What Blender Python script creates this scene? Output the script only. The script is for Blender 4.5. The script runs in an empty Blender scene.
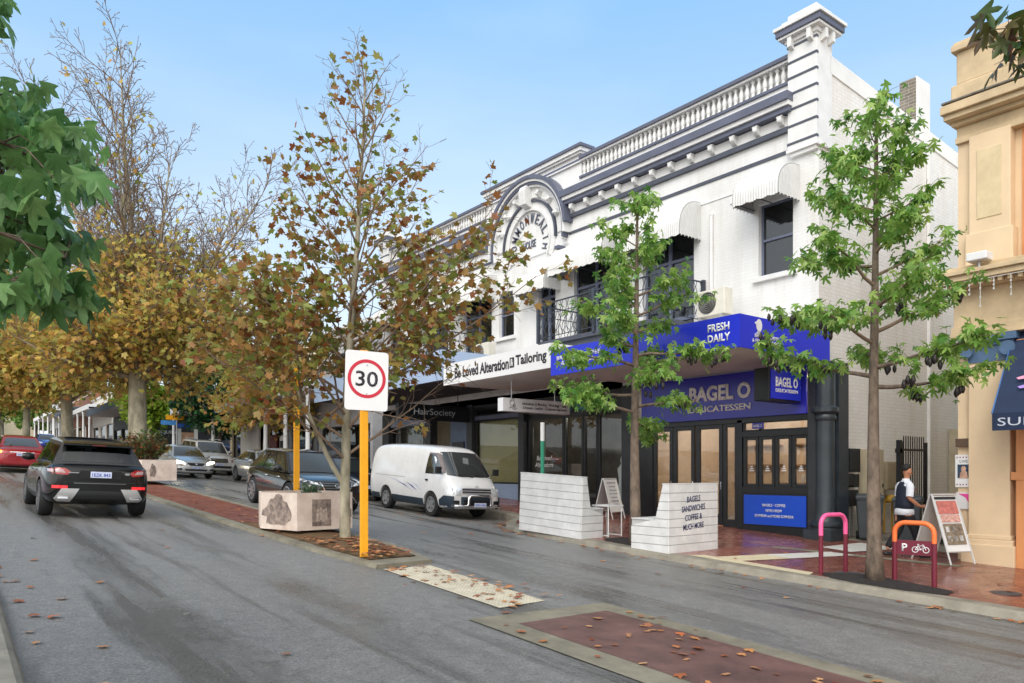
import bpy, bmesh, math, random
import numpy as np
from mathutils import Matrix, Vector
from mathutils.bvhtree import BVHTree
R = math.radians
PI = math.pi
sc = bpy.context.scene
col = sc.collection

# ------------------------------------------------------------------ camera, sky, sun, exposure
cam_d = bpy.data.cameras.new('camera'); cam = bpy.data.objects.new('camera', cam_d); col.objects.link(cam)
cam.location = (0, 0, 0); cam.rotation_euler = (R(90), 0, R(-37.5))
cam_d.sensor_width = 36; cam_d.lens = 36*757/1024; cam_d.shift_y = (472-341.5)/1024
cam_d.clip_start = .05; cam_d.clip_end = 6000
sc.camera = cam
SUN_EL, SUN_AZ = 42, 235            # azimuth measured clockwise from +Y (uphill); light comes from behind the camera
w = bpy.data.worlds.new('World'); sc.world = w; w.use_nodes = True
wn, wl = w.node_tree.nodes, w.node_tree.links
sky = wn.new('ShaderNodeTexSky'); sky.sky_type = 'NISHITA'; sky.sun_disc = False
sky.sun_elevation = R(SUN_EL); sky.sun_rotation = R(SUN_AZ); sky.air_density = 1.0; sky.dust_density = 1.2; sky.ozone_density = 1.5
# thin high haze that pales the blue towards the horizon, and an unseen bright cloud added behind the camera as fill light
wtc = wn.new('ShaderNodeTexCoord'); wsp = wn.new('ShaderNodeSeparateXYZ'); wl.new(wtc.outputs['Generated'], wsp.inputs[0])
wr = wn.new('ShaderNodeValToRGB'); els = wr.color_ramp.elements
for p_, c_ in ((.0, (2.25, 2.38, 2.45)), (.12, (1.72, 2.06, 2.36)), (.35, (.78, 1.60, 2.42)), (.75, (.16, 1.12, 2.35))):
    e = els[0] if p_ == 0 else (els[1] if p_ == .75 else els.new(p_)); e.position = p_; e.color = (*c_, 1)
wl.new(wsp.outputs[2], wr.inputs[0])
wmx = wn.new('ShaderNodeMixRGB'); wmx.inputs['Fac'].default_value = .9; wl.new(sky.outputs[0], wmx.inputs['Color1']); wl.new(wr.outputs[0], wmx.inputs['Color2'])
wmap = wn.new('ShaderNodeMapping'); wmap.inputs['Scale'].default_value = (1, 1, 3.5)
wno = wn.new('ShaderNodeTexNoise'); wno.inputs['Scale'].default_value = 1.3; wno.inputs['Detail'].default_value = 6; wno.inputs['Roughness'].default_value = .5
wl.new(wtc.outputs['Generated'], wmap.inputs[0]); wl.new(wmap.outputs[0], wno.inputs['Vector'])
wr2 = wn.new('ShaderNodeMapRange'); wr2.inputs['From Min'].default_value = .45; wr2.inputs['From Max'].default_value = .85; wr2.inputs['To Max'].default_value = .14; wl.new(wno.outputs[0], wr2.inputs['Value'])
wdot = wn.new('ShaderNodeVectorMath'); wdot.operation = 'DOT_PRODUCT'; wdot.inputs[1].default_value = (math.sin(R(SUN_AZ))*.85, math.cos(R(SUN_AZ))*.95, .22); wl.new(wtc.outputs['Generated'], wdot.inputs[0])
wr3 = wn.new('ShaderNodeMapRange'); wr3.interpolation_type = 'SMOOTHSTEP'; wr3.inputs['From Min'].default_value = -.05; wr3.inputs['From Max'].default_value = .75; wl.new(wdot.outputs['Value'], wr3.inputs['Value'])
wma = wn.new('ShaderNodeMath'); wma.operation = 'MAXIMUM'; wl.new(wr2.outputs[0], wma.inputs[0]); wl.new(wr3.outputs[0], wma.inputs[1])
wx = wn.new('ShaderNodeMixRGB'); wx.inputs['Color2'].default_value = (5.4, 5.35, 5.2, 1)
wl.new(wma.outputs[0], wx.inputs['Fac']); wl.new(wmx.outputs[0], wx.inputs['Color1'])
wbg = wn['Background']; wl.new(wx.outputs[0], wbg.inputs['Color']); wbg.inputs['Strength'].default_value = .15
sun_d = bpy.data.lights.new('sun', 'SUN'); sun = bpy.data.objects.new('sun', sun_d); col.objects.link(sun)
sun_d.energy = .65; sun_d.angle = R(35); sun_d.color = (1, .965, .91)
_sv = Vector((math.sin(R(SUN_AZ))*math.cos(R(SUN_EL)), math.cos(R(SUN_AZ))*math.cos(R(SUN_EL)), math.sin(R(SUN_EL))))
sun.rotation_euler = _sv.to_track_quat('Z', 'Y').to_euler()
sc.view_settings.view_transform = 'Standard'; sc.view_settings.look = 'None'; sc.view_settings.gamma = 1
sc.view_settings.exposure = 1.45
sc.cycles.max_bounces = 7; sc.cycles.transparent_max_bounces = 12; sc.cycles.diffuse_bounces = 5; sc.cycles.glossy_bounces = 3

# ------------------------------------------------------------------ materials
MATS = {}
def srgb(h):
    v = [int(h[i:i+2], 16)/255 for i in (0, 2, 4)]
    return tuple((c/12.92 if c <= .04045 else ((c+.055)/1.055)**2.4) for c in v)
def mat(name, c, rough=.6, metal=0, var=.0, vs=3., bump=0., bs=40., spec=.5, coat=0, emit=None, es=1, vc=None, stretch=None):
    if name in MATS: return MATS[name]
    m = bpy.data.materials.new(name); m.use_nodes = True; MATS[name] = m
    n, l = m.node_tree.nodes, m.node_tree.links; b = n['Principled BSDF']
    if isinstance(c, str): c = srgb(c)
    b.inputs['Base Color'].default_value = (*c, 1); b.inputs['Roughness'].default_value = rough
    b.inputs['Metallic'].default_value = metal; b.inputs['Specular IOR Level'].default_value = spec
    b.inputs['Coat Weight'].default_value = coat; b.inputs['Coat Roughness'].default_value = .05
    if emit: b.inputs['Emission Color'].default_value = (*emit, 1); b.inputs['Emission Strength'].default_value = es
    tc = n.new('ShaderNodeTexCoord'); src = tc.outputs['Object']
    if stretch:
        mp = n.new('ShaderNodeMapping'); mp.inputs['Scale'].default_value = stretch; l.new(src, mp.inputs[0]); src = mp.outputs[0]
    if var:
        t = n.new('ShaderNodeTexNoise'); t.inputs['Scale'].default_value = vs; t.inputs['Detail'].default_value = 6; t.inputs['Roughness'].default_value = .65
        r = n.new('ShaderNodeValToRGB'); r.color_ramp.elements[0].position = .32; r.color_ramp.elements[1].position = .68
        c2 = vc if vc else tuple(x*(1-var) for x in c)
        if isinstance(c2, str): c2 = srgb(c2)
        r.color_ramp.elements[0].color = (*c2, 1); r.color_ramp.elements[1].color = (*[min(1, x*(1+var*.35)) for x in c], 1)
        l.new(src, t.inputs['Vector']); l.new(t.outputs[0], r.inputs[0]); l.new(r.outputs[0], b.inputs['Base Color'])
    if bump:
        t2 = n.new('ShaderNodeTexNoise'); t2.inputs['Scale'].default_value = bs; t2.inputs['Detail'].default_value = 4
        bp = n.new('ShaderNodeBump'); bp.inputs['Strength'].default_value = bump; bp.inputs['Distance'].default_value = .01
        l.new(src, t2.inputs['Vector']); l.new(t2.outputs[0], bp.inputs['Height']); l.new(bp.outputs[0], b.inputs['Normal'])
    return m
def brickmat(name, c1, c2, mortar, bw, bh, ms=.006, rough=.6, bump=.4, axes='yz', rv=(.5, .8), dirt=.25, dc=(.5, .46, .4), sq=.5):
    m = bpy.data.materials.new(name); m.use_nodes = True; MATS[name] = m
    n, l = m.node_tree.nodes, m.node_tree.links; b = n['Principled BSDF']
    tc = n.new('ShaderNodeTexCoord'); sp = n.new('ShaderNodeSeparateXYZ'); cb = n.new('ShaderNodeCombineXYZ')
    l.new(tc.outputs['Object'], sp.inputs[0])
    if axes == 'wall':     # run bricks along whichever horizontal direction the wall has
        ad = n.new('ShaderNodeMath'); ad.operation = 'ADD'; l.new(sp.outputs[0], ad.inputs[0]); l.new(sp.outputs[1], ad.inputs[1])
        l.new(ad.outputs[0], cb.inputs[0]); l.new(sp.outputs[2], cb.inputs[1])
    else:
        ix = {'x': 0, 'y': 1, 'z': 2}
        l.new(sp.outputs[ix[axes[0]]], cb.inputs[0]); l.new(sp.outputs[ix[axes[1]]], cb.inputs[1])
    br = n.new('ShaderNodeTexBrick'); br.inputs['Scale'].default_value = 1; br.inputs['Brick Width'].default_value = bw; br.inputs['Row Height'].default_value = bh
    br.inputs['Mortar Size'].default_value = ms; br.inputs['Mortar Smooth'].default_value = .3; br.offset = sq
    br.inputs['Color1'].default_value = (*c1, 1); br.inputs['Color2'].default_value = (*c2, 1); br.inputs['Mortar'].default_value = (*mortar, 1)
    l.new(cb.outputs[0], br.inputs['Vector'])
    no = n.new('ShaderNodeTexNoise'); no.inputs['Scale'].default_value = .9; no.inputs['Detail'].default_value = 8; no.inputs['Roughness'].default_value = .7
    nm_ = n.new('ShaderNodeMapping'); nm_.inputs['Scale'].default_value = (1.6, 1.6, .22) if axes == 'wall' else (1, 1, 1)
    l.new(tc.outputs['Object'], nm_.inputs[0]); l.new(nm_.outputs[0], no.inputs['Vector'])
    rp = n.new('ShaderNodeValToRGB'); rp.color_ramp.elements[0].position = .45; rp.color_ramp.elements[1].position = .72
    rp.color_ramp.elements[0].color = (0, 0, 0, 1); rp.color_ramp.elements[1].color = (dirt, dirt, dirt, 1); l.new(no.outputs[0], rp.inputs[0])
    mx = n.new('ShaderNodeMixRGB'); mx.blend_type = 'MULTIPLY'; l.new(rp.outputs[0], mx.inputs['Fac']); l.new(br.outputs['Color'], mx.inputs['Color1']); mx.inputs['Color2'].default_value = (*dc, 1)
    l.new(mx.outputs[0], b.inputs['Base Color'])
    mr = n.new('ShaderNodeMapRange'); mr.inputs['From Min'].default_value = .35; mr.inputs['From Max'].default_value = .65
    mr.inputs['To Min'].default_value = rv[0]; mr.inputs['To Max'].default_value = rv[1]; l.new(no.outputs[0], mr.inputs['Value']); l.new(mr.outputs[0], b.inputs['Roughness'])
    bp = n.new('ShaderNodeBump'); bp.inputs['Strength'].default_value = bump; bp.inputs['Distance'].default_value = .012; bp.invert = True
    l.new(br.outputs['Fac'], bp.inputs['Height']); l.new(bp.outputs[0], b.inputs['Normal'])
    return m
def leafmat(name, cols, trans=.3, rough=.5):
    m = bpy.data.materials.new(name); m.use_nodes = True
    n, l = m.node_tree.nodes, m.node_tree.links; b = n['Principled BSDF']
    g = n.new('ShaderNodeNewGeometry'); r = n.new('ShaderNodeValToRGB'); r.color_ramp.interpolation = 'LINEAR'
    els = r.color_ramp.elements
    while len(els) < len(cols): els.new(.5)
    for i, c in enumerate(cols):
        els[i].position = i/(len(cols)-1); els[i].color = (*srgb(c), 1)
    l.new(g.outputs['Random Per Island'], r.inputs[0]); l.new(r.outputs[0], b.inputs['Base Color'])
    b.inputs['Roughness'].default_value = rough
    t = n.new('ShaderNodeBsdfTranslucent'); l.new(r.outputs[0], t.inputs[0]); mx = n.new('ShaderNodeMixShader'); mx.inputs[0].default_value = trans
    l.new(b.outputs[0], mx.inputs[1]); l.new(t.outputs[0], mx.inputs[2]); l.new(mx.outputs[0], n['Material Output'].inputs[0])
    return m
def glassmat(name, tint=(.8, .85, .85), refl=1.0, rough=.01):
    m = bpy.data.materials.new(name); m.use_nodes = True
    n, l = m.node_tree.nodes, m.node_tree.links; n.remove(n['Principled BSDF'])
    tr = n.new('ShaderNodeBsdfTransparent'); tr.inputs[0].default_value = (*tint, 1); gl = n.new('ShaderNodeBsdfGlossy'); gl.inputs['Roughness'].default_value = rough
    fr = n.new('ShaderNodeFresnel'); fr.inputs[0].default_value = 1.5
    mu = n.new('ShaderNodeMath'); mu.operation = 'MULTIPLY_ADD'; mu.inputs[1].default_value = refl; mu.inputs[2].default_value = .05; l.new(fr.outputs[0], mu.inputs[0])
    mx = n.new('ShaderNodeMixShader'); l.new(mu.outputs[0], mx.inputs[0]); l.new(tr.outputs[0], mx.inputs[1]); l.new(gl.outputs[0], mx.inputs[2])
    l.new(mx.outputs[0], n['Material Output'].inputs[0]); return m

# ------------------------------------------------------------------ mesh helpers
WM = {}                                              # world matrix of every object at build time
def tag(o, label=None, cat=None, group=None, kind=None):
    if label: o['label'] = label
    if cat: o['category'] = cat
    if group: o['group'] = group
    if kind: o['kind'] = kind
    return o
def adopt(o, parent):
    if parent is not None:
        o.parent = parent; o.matrix_parent_inverse = WM.get(parent.name, Matrix.Identity(4)).inverted()
    WM[o.name] = Matrix.Identity(4)
def thing(name, label, cat, loc=(0, 0, 0), group=None):
    o = bpy.data.objects.new(name, None); col.objects.link(o); o.empty_display_size = .2
    o.location = loc; WM[o.name] = Matrix.Translation(loc)
    return tag(o, label, cat, group)
class MB:
    def __init__(s): s.v = []; s.f = []; s.m = []
    def add(s, vs, fs, mi=0):
        k = len(s.v); s.v += [tuple(p) for p in vs]; s.f += [tuple(i+k for i in f) for f in fs]; s.m += [mi]*len(fs); return s
    def box(s, x0, x1, y0, y1, z0, z1, mi=0, M=None):
        vs = [(x, y, z) for z in (z0, z1) for y in (y0, y1) for x in (x0, x1)]
        if M is not None: vs = [M @ Vector(p) for p in vs]
        return s.add(vs, [(0, 2, 3, 1), (4, 5, 7, 6), (0, 1, 5, 4), (2, 6, 7, 3), (0, 4, 6, 2), (1, 3, 7, 5)], mi)
    def quad(s, a, b, c, d, mi=0): return s.add([a, b, c, d], [(0, 1, 2, 3)], mi)
    def tube(s, pts, rad, n=8, cap=True, mi=0):
        pts = [Vector(p) for p in pts]
        if not hasattr(rad, '__len__'): rad = [rad]*len(pts)
        k = len(s.v); u = None
        for i, p in enumerate(pts):
            d = (pts[min(i+1, len(pts)-1)]-pts[max(i-1, 0)])
            d = d.normalized() if d.length > 1e-9 else Vector((0, 0, 1))
            if u is None: u = d.orthogonal().normalized()
            else:
                u = u-d*u.dot(d); u = u.normalized() if u.length > 1e-6 else d.orthogonal().normalized()
            w_ = d.cross(u)
            for j in range(n):
                a = 2*PI*j/n; s.v.append(tuple(p+(u*math.cos(a)+w_*math.sin(a))*rad[i]))
        for i in range(len(pts)-1):
            for j in range(n):
                a = k+i*n+j; b = k+i*n+(j+1) % n; s.f.append((a, b, b+n, a+n)); s.m.append(mi)
        if cap:
            s.f.append(tuple(k+j for j in reversed(range(n)))); s.m.append(mi)
            s.f.append(tuple(k+(len(pts)-1)*n+j for j in range(n))); s.m.append(mi)
        return s
    def lathe(s, prof, c=(0, 0, 0), n=16, mi=0, M=None):   # prof: list of (r, z)
        k = len(s.v)
        for r, z in prof:
            for j in range(n):
                a = 2*PI*j/n; p = Vector((c[0]+r*math.cos(a), c[1]+r*math.sin(a), c[2]+z)); s.v.append(tuple(M @ p if M is not None else p))
        for i in range(len(prof)-1):
            for j in range(n):
                a = k+i*n+j; b = k+i*n+(j+1) % n; s.f.append((a, b, b+n, a+n)); s.m.append(mi)
        s.f.append(tuple(k+j for j in reversed(range(n)))); s.m.append(mi)
        s.f.append(tuple(k+(len(prof)-1)*n+j for j in range(n))); s.m.append(mi); return s
    def prism(s, poly, M, h, mi=0):                       # poly (u,v) in local xy, extruded 0..h along local z
        n = len(poly); A = [M @ Vector((p[0], p[1], 0)) for p in poly]; B = [M @ Vector((p[0], p[1], h)) for p in poly]
        return s.add(A+B, [tuple(reversed(range(n))), tuple(range(n, 2*n))]+[(i, (i+1) % n, n+(i+1) % n, n+i) for i in range(n)], mi)
    def build(s, name, mats, parent=None, smooth=False, bevel=0, label=None):
        me = bpy.data.meshes.new(name); me.from_pydata(s.v, [], s.f)
        if not isinstance(mats, (list, tuple)): mats = [mats]
        for m in mats: me.materials.append(m)
        me.polygons.foreach_set('material_index', s.m)
        if smooth: me.polygons.foreach_set('use_smooth', [True]*len(me.polygons))
        me.update()
        o = bpy.data.objects.new(name, me); col.objects.link(o); adopt(o, parent)
        if smooth == 'auto': autosmooth(me)
        if bevel:
            b = o.modifiers.new('bevel', 'BEVEL'); b.width = bevel; b.segments = 2; b.limit_method = 'ANGLE'; b.angle_limit = R(40)
        if label: o['label'] = label
        return o
def autosmooth(me, ang=35):
    bm = bmesh.new(); bm.from_mesh(me); bmesh.ops.remove_doubles(bm, verts=bm.verts, dist=1e-5)
    for f in bm.faces: f.smooth = True
    for e in bm.edges:
        if len(e.link_faces) == 2: e.smooth = e.calc_face_angle(0) < R(ang)
    bm.to_mesh(me); bm.free()
def face_m(x, y, z, nrm):                              # frame on a wall: local x reads left to right, local y up, local z out of the wall
    zz = Vector(nrm).normalized(); xx = Vector((0, 0, 1)).cross(zz).normalized(); yy = zz.cross(xx)
    M = Matrix((xx, yy, zz)).transposed().to_4x4(); M.translation = Vector((x, y, z)); return M
ROADW = (-1, 0, 0); CAMW = (0, -1, 0)                  # facing the road / facing down the street
def text(name, s, M, wdt, hgt, m, parent, bold=0., ext=.006, shear=0, align='CENTER', line=1.0, raw=False):
    cu = bpy.data.curves.new(name, 'FONT'); cu.body = s; cu.size = 1; cu.extrude = 0; cu.offset = bold; cu.shear = shear
    cu.align_x = align; cu.space_line = line; cu.resolution_u = 3
    t = bpy.data.objects.new('tmp', cu); col.objects.link(t); bpy.context.view_layer.update()
    me = bpy.data.meshes.new_from_object(t.evaluated_get(bpy.context.evaluated_depsgraph_get())); bpy.data.objects.remove(t); bpy.data.curves.remove(cu)
    co = np.empty(len(me.vertices)*3); me.vertices.foreach_get('co', co); co = co.reshape(-1, 3)
    lo, hi = co.min(0), co.max(0); co[:, 0] = (co[:, 0]-(lo[0]+hi[0])/2)*wdt/(hi[0]-lo[0]); co[:, 1] = (co[:, 1]-(lo[1]+hi[1])/2)*hgt/(hi[1]-lo[1]); co[:, 2] = 0
    me.vertices.foreach_set('co', co.ravel())
    bm = bmesh.new(); bm.from_mesh(me)
    r = bmesh.ops.extrude_face_region(bm, geom=bm.faces[:]); bmesh.ops.translate(bm, vec=(0, 0, ext), verts=[v for v in r['geom'] if isinstance(v, bmesh.types.BMVert)])
    bmesh.ops.transform(bm, matrix=M, verts=bm.verts); bmesh.ops.recalc_face_normals(bm, faces=bm.faces); bm.to_mesh(me); bm.free(); me.name = name
    me.materials.clear(); me.materials.append(m)
    if raw: return me
    o = bpy.data.objects.new(name, me); col.objects.link(o); adopt(o, parent); return o
def children(o): return [c for c in bpy.data.objects if c.parent == o]
def copy_tree(o, parent=None):
    c = o.copy(); col.objects.link(c)
    if parent is not None: c.parent = parent
    WM[c.name] = WM.get(o.name, Matrix.Identity(4)).copy()
    for ch in children(o):
        if ch.name != c.name: copy_tree(ch, c)
    return c
def ZR(x, y): return -1.67-.04*x+.05*y                 # road
def ZF(y): return -2.0+.05*y                           # right footpath
def ZL(y): return -1.58+.05*y                          # left footpath
def gplace(o, x, y, z, rot):                           # stand a thing on the sloping road
    n = Vector((.04, -.05, 1)).normalized(); f = Vector((-math.sin(rot), math.cos(rot), 0)); f = (f-n*f.dot(n)).normalized(); r = f.cross(n)
    M = Matrix((r, f, n)).transposed().to_4x4(); M.translation = Vector((x, y, z)); o.matrix_world = M; o.location = M.translation; o.rotation_euler = M.to_euler()

# ------------------------------------------------------------------ palette
white = mat('white_render', (.75, .75, .745), .7, var=.10, vs=1.3, bump=.15, bs=30)
trimw = mat('white_trim', (.74, .738, .73), .55, var=.12, vs=2.5)
slate = mat('slate_paint', srgb('5c6072'), .5, var=.2, vs=2)
slated = mat('slate_dark_paint', srgb('4a4e5a'), .5, var=.2, vs=2)
pbrick = brickmat('painted_brick', (.75, .75, .748), (.73, .73, .725), (.685, .68, .675), .24, .086, .006, bump=.3, axes='wall', rv=(.55, .75), dirt=.5, dc=(.70, .66, .58))
pbrick2 = brickmat('painted_brick_side', (.76, .755, .745), (.72, .71, .695), (.64, .625, .60), .24, .086, .007, bump=.45, axes='wall', rv=(.6, .8), dirt=.45, dc=(.75, .66, .55))
oldbrick = brickmat('chimney_brick', (.24, .20, .15), (.16, .135, .11), (.42, .38, .32), .24, .086, .01, bump=.8, axes='wall', dirt=.7, dc=(.35, .33, .3))
blk = mat('black_paint', (.014, .015, .017), .35, var=.3, vs=4)
char = mat('charcoal_paint', (.028, .031, .036), .4, var=.3, vs=3)
char2 = mat('column_charcoal', (.035, .045, .055), .35, var=.3, vs=3)
blue = mat('blue_sign', srgb('2030c8'), .35, var=.04, vs=1)
blued = mat('deep_blue_sign', srgb('3232b4'), .25, var=.05, vs=1)
blueb = mat('blue_panel', srgb('1c4cc0'), .3)
wht = mat('sign_white', (.74, .74, .74), .5)
silv = mat('brushed_silver', (.95, .94, .91), .5)
navyt = mat('navy_ink', srgb('232b57'), .6)
inkb = mat('ink', (.03, .028, .035), .6)
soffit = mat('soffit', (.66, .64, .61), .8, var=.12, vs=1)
greyw = mat('blue_grey_wall', srgb('7f90a8'), .6, var=.12, vs=2)
greyaw = mat('blue_grey_fascia', srgb('9fb2cf'), .5, var=.08, vs=.8)
beige = mat('beige_plaster', (.45, .39, .30), .8, var=.15, vs=2)
dark = mat('dark_interior', (.03, .03, .032), .8, var=.4, vs=2)
teal = mat('teal_panel', srgb('0f6f80'), .3, var=.1, vs=2)
glass = glassmat('shop_glass'); dglass = glassmat('window_glass', (.35, .38, .4), 1.1)
cream = mat('cream_render', srgb('dec5a2'), .75, var=.12, vs=.9, bump=.12, bs=25)
creamd = mat('cream_stone', srgb('cfb894'), .8, var=.28, vs=1.6, bump=.2, bs=25)
peach = mat('peach_render', srgb('d6935f'), .75, var=.14, vs=1.2, bump=.1)
stoneg = mat('weathered_stone', srgb('b3a488'), .85, var=.35, vs=2.2, bump=.3, bs=18)
navy = mat('navy_canvas', srgb('20304e'), .8, var=.12, vs=4, bump=.2, bs=200)
steelb = mat('blue_steel_paint', srgb('4f6a8a'), .5, var=.2, vs=5)
asph = mat('asphalt_dummy', (.08, .08, .08))
galv = mat('galvanised', (.45, .46, .47), .4, metal=.6, var=.2, vs=6)
yellow = mat('yellow_post', srgb('f0a818'), .45, var=.1, vs=5)
red = mat('sign_red', srgb('c01030'), .4)
rubber = mat('tyre_rubber', (.012, .012, .013), .75, var=.3, vs=20)
trimb = mat('black_plastic', (.012, .013, .015), .5)
alloy = mat('alloy', (.55, .56, .58), .25, metal=.9)
chrome = mat('chrome', (.8, .8, .82), .12, metal=1)
autog = mat('car_glass', (.018, .024, .026), .03, spec=1.0, coat=1)
autog2 = glassmat('car_glass_clear', (.55, .6, .58), 1.2)
seatm = mat('car_seat', (.30, .27, .22), .8)
tail = mat('tail_light', (.35, .01, .012), .15, coat=1)
tailc = mat('tail_clear', (.45, .30, .30), .12, coat=1)
lens = mat('headlight_lens', (.62, .65, .68), .06, metal=.35, coat=1)
lit = mat('headlight_lit', (.9, .85, .7), .3, emit=(1, .85, .6), es=3.)
platew = mat('plate_white', srgb('c9d2ea'), .4); plateb = mat('plate_blue', srgb('2a3fae'), .4)
concrete = mat('concrete_kerb', srgb('8d877a'), .7, var=.35, vs=3, bump=.3, bs=60)
concd = mat('concrete_edging', srgb('86806f'), .6, var=.4, vs=2.2, bump=.3, bs=60)
rubblk = mat('black_softfall', (.022, .018, .018), .85, var=.4, vs=12, bump=.8, bs=120)

def roadmat():
    m = bpy.data.materials.new('wet_asphalt'); m.use_nodes = True
    n, l = m.node_tree.nodes, m.node_tree.links; b = n['Principled BSDF']
    tc = n.new('ShaderNodeTexCoord')
    def noise(sc_, det, st=None, rg=.6):
        t = n.new('ShaderNodeTexNoise'); t.inputs['Scale'].default_value = sc_; t.inputs['Detail'].default_value = det; t.inputs['Roughness'].default_value = rg
        if st:
            mp = n.new('ShaderNodeMapping'); mp.inputs['Scale'].default_value = st; l.new(tc.outputs['Object'], mp.inputs[0]); l.new(mp.outputs[0], t.inputs['Vector'])
        else: l.new(tc.outputs['Object'], t.inputs['Vector'])
        return t
    def ramp(src, a, ca, b_, cb):
        r = n.new('ShaderNodeValToRGB'); r.color_ramp.elements[0].position = a; r.color_ramp.elements[1].position = b_
        r.color_ramp.elements[0].color = (*ca, 1); r.color_ramp.elements[1].color = (*cb, 1); l.new(src, r.inputs[0]); return r
    fine = noise(42, 9, None, .9); big = noise(.8, 6, (1, .45, 1)); streak = noise(1.1, 6, (1.8, .10, 1), .6); mid = noise(7, 5)
    base = ramp(fine.outputs[0], .36, (.045, .045, .045), .64, (.375, .37, .362))
    wet = ramp(streak.outputs[0], .47, (0, 0, 0), .62, (1, 1, 1)); wet2 = ramp(big.outputs[0], .42, (0, 0, 0), .68, (1, 1, 1))
    # wheel tracks: damp bands along the direction of travel
    sp = n.new('ShaderNodeSeparateXYZ'); l.new(tc.outputs['Object'], sp.inputs[0])
    ad = n.new('ShaderNodeMath'); ad.operation = 'MULTIPLY_ADD'; ad.inputs[1].default_value = .5; l.new(mid.outputs[0], ad.inputs[0]); l.new(sp.outputs[0], ad.inputs[2])
    ad2 = n.new('ShaderNodeMath'); ad2.operation = 'MULTIPLY'; ad2.inputs[1].default_value = 2*PI/1.65; l.new(ad.outputs[0], ad2.inputs[0])
    sn = n.new('ShaderNodeMath'); sn.operation = 'SINE'; l.new(ad2.outputs[0], sn.inputs[0])
    tr = ramp(sn.outputs[0], .05, (0, 0, 0), .95, (1, 1, 1))
    mw = n.new('ShaderNodeMath'); mw.operation = 'MULTIPLY'; l.new(tr.outputs[0], mw.inputs[0]); l.new(wet2.outputs[0], mw.inputs[1])
    mxx = n.new('ShaderNodeMath'); mxx.operation = 'MAXIMUM'; l.new(mw.outputs[0], mxx.inputs[0])
    ws = n.new('ShaderNodeMath'); ws.operation = 'MULTIPLY'; ws.inputs[1].default_value = .85; l.new(wet.outputs[0], ws.inputs[0]); l.new(ws.outputs[0], mxx.inputs[1])
    mul = n.new('ShaderNodeMixRGB'); mul.blend_type = 'MULTIPLY'; mul.inputs['Color2'].default_value = (.42, .41, .385, 1)
    l.new(mxx.outputs[0], mul.inputs['Fac']); l.new(base.outputs[0], mul.inputs['Color1'])
    patch = ramp(mid.outputs[0], .35, (.86, .86, .86), .65, (1.08, 1.07, 1.05)); m2 = n.new('ShaderNodeMixRGB'); m2.blend_type = 'MULTIPLY'; m2.inputs['Fac'].default_value = 1
    l.new(mul.outputs[0], m2.inputs['Color1']); l.new(patch.outputs[0], m2.inputs['Color2']); l.new(m2.outputs[0], b.inputs['Base Color'])
    mr = n.new('ShaderNodeMapRange'); mr.inputs['To Min'].default_value = .50; mr.inputs['To Max'].default_value = .13; l.new(mxx.outputs[0], mr.inputs['Value']); l.new(mr.outputs[0], b.inputs['Roughness'])
    bp = n.new('ShaderNodeBump'); bp.inputs['Strength'].default_value = .9; bp.inputs['Distance'].default_value = .012; l.new(fine.outputs[0], bp.inputs['Height']); l.new(bp.outputs[0], b.inputs['Normal'])
    return m
road_m = roadmat()
pave = brickmat('red_brick_paving', srgb('93584b'), srgb('7b463c'), srgb('5e443e'), .23, .115, .006, bump=.35, axes='xy', rv=(.14, .42), dirt=.5, dc=(.6, .55, .52))
medbrick = brickmat('median_brick_paving', srgb('8a4a35'), srgb('6f3c2e'), srgb('54372c'), .23, .115, .008, bump=.35, axes='xy', rv=(.4, .7), dirt=.8, dc=(.6, .52, .42))
maroon = mat('maroon_asphalt', srgb('71524b'), .45, var=.45, vs=2.2, bump=.8, bs=110)
mulch = mat('soil_mulch', srgb('6d4632'), .9, var=.5, vs=9, bump=1.0, bs=70, vc=srgb('4d4a26'))

# ------------------------------------------------------------------ ground, road, kerbs, medians
def sheet(name, L, Rr, zf, m, kind='structure', parent=None, seg=1):   # L/Rr: matching lists of (x, y)
    b = MB()
    for i in range(len(L)-1):
        pts = [L[i], Rr[i], Rr[i+1], L[i+1]]
        b.quad(*[(p[0], p[1], zf(*p)) for p in pts])
    o = b.build(name, m); o['kind'] = kind; return o
b = MB(); gx = [-900, -10, 20, 1500]
b.add([(x, y, -3.3-.035*min(20, max(-10, x))+.05*min(y, 420)) for y in (-300, 420, 2500) for x in gx], [(j*4+i, j*4+i+1, j*4+i+5, j*4+i+4) for j in range(2) for i in range(3)])
b.build('ground', mat('earth', (.12, .11, .09), .9, var=.3))['kind'] = 'structure'
sheet('road', [(-.5, -25), (-.5, 420)], [(13.2, -25), (13.2, 420)], ZR, road_m)
sheet('side_street', [(13.2, 56.5), (13.2, 65.5)], [(60, 56.5), (60, 65.5)], lambda x, y: ZR(13.2, y)-.002, road_m)
def kerbline(name, pts, side, wdt, ztop, m):           # side: +1 kerb body to +x of the line
    b = MB()
    for i in range(len(pts)-1):
        (x0, y0), (x1, y1) = pts[i], pts[i+1]
        n0 = Vector((side, 0)); dv = Vector((x1-x0, y1-y0)).normalized(); nn = Vector((dv.y, -dv.x));
        if nn.dot(n0) < 0 and abs(dv.y) > .05: nn = -nn
        # rounded face: foot, nose, top
        for (o0, za, o1, zb) in ((0, -1, .05, -.03), (.05, -.03, .09, 0), (.09, 0, wdt, 0)):
            def P(x, y, o, z):
                return (x+side*o*1.0, y, (ZR(x, y)-.03 if z == -1 else ztop(x, y)+z))
            b.quad(P(x0, y0, o0, za), P(x0, y0, o1, zb), P(x1, y1, o1, zb), P(x1, y1, o0, za))
    o = b.build(name, m, smooth=True); o['kind'] = 'structure'; return o
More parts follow.
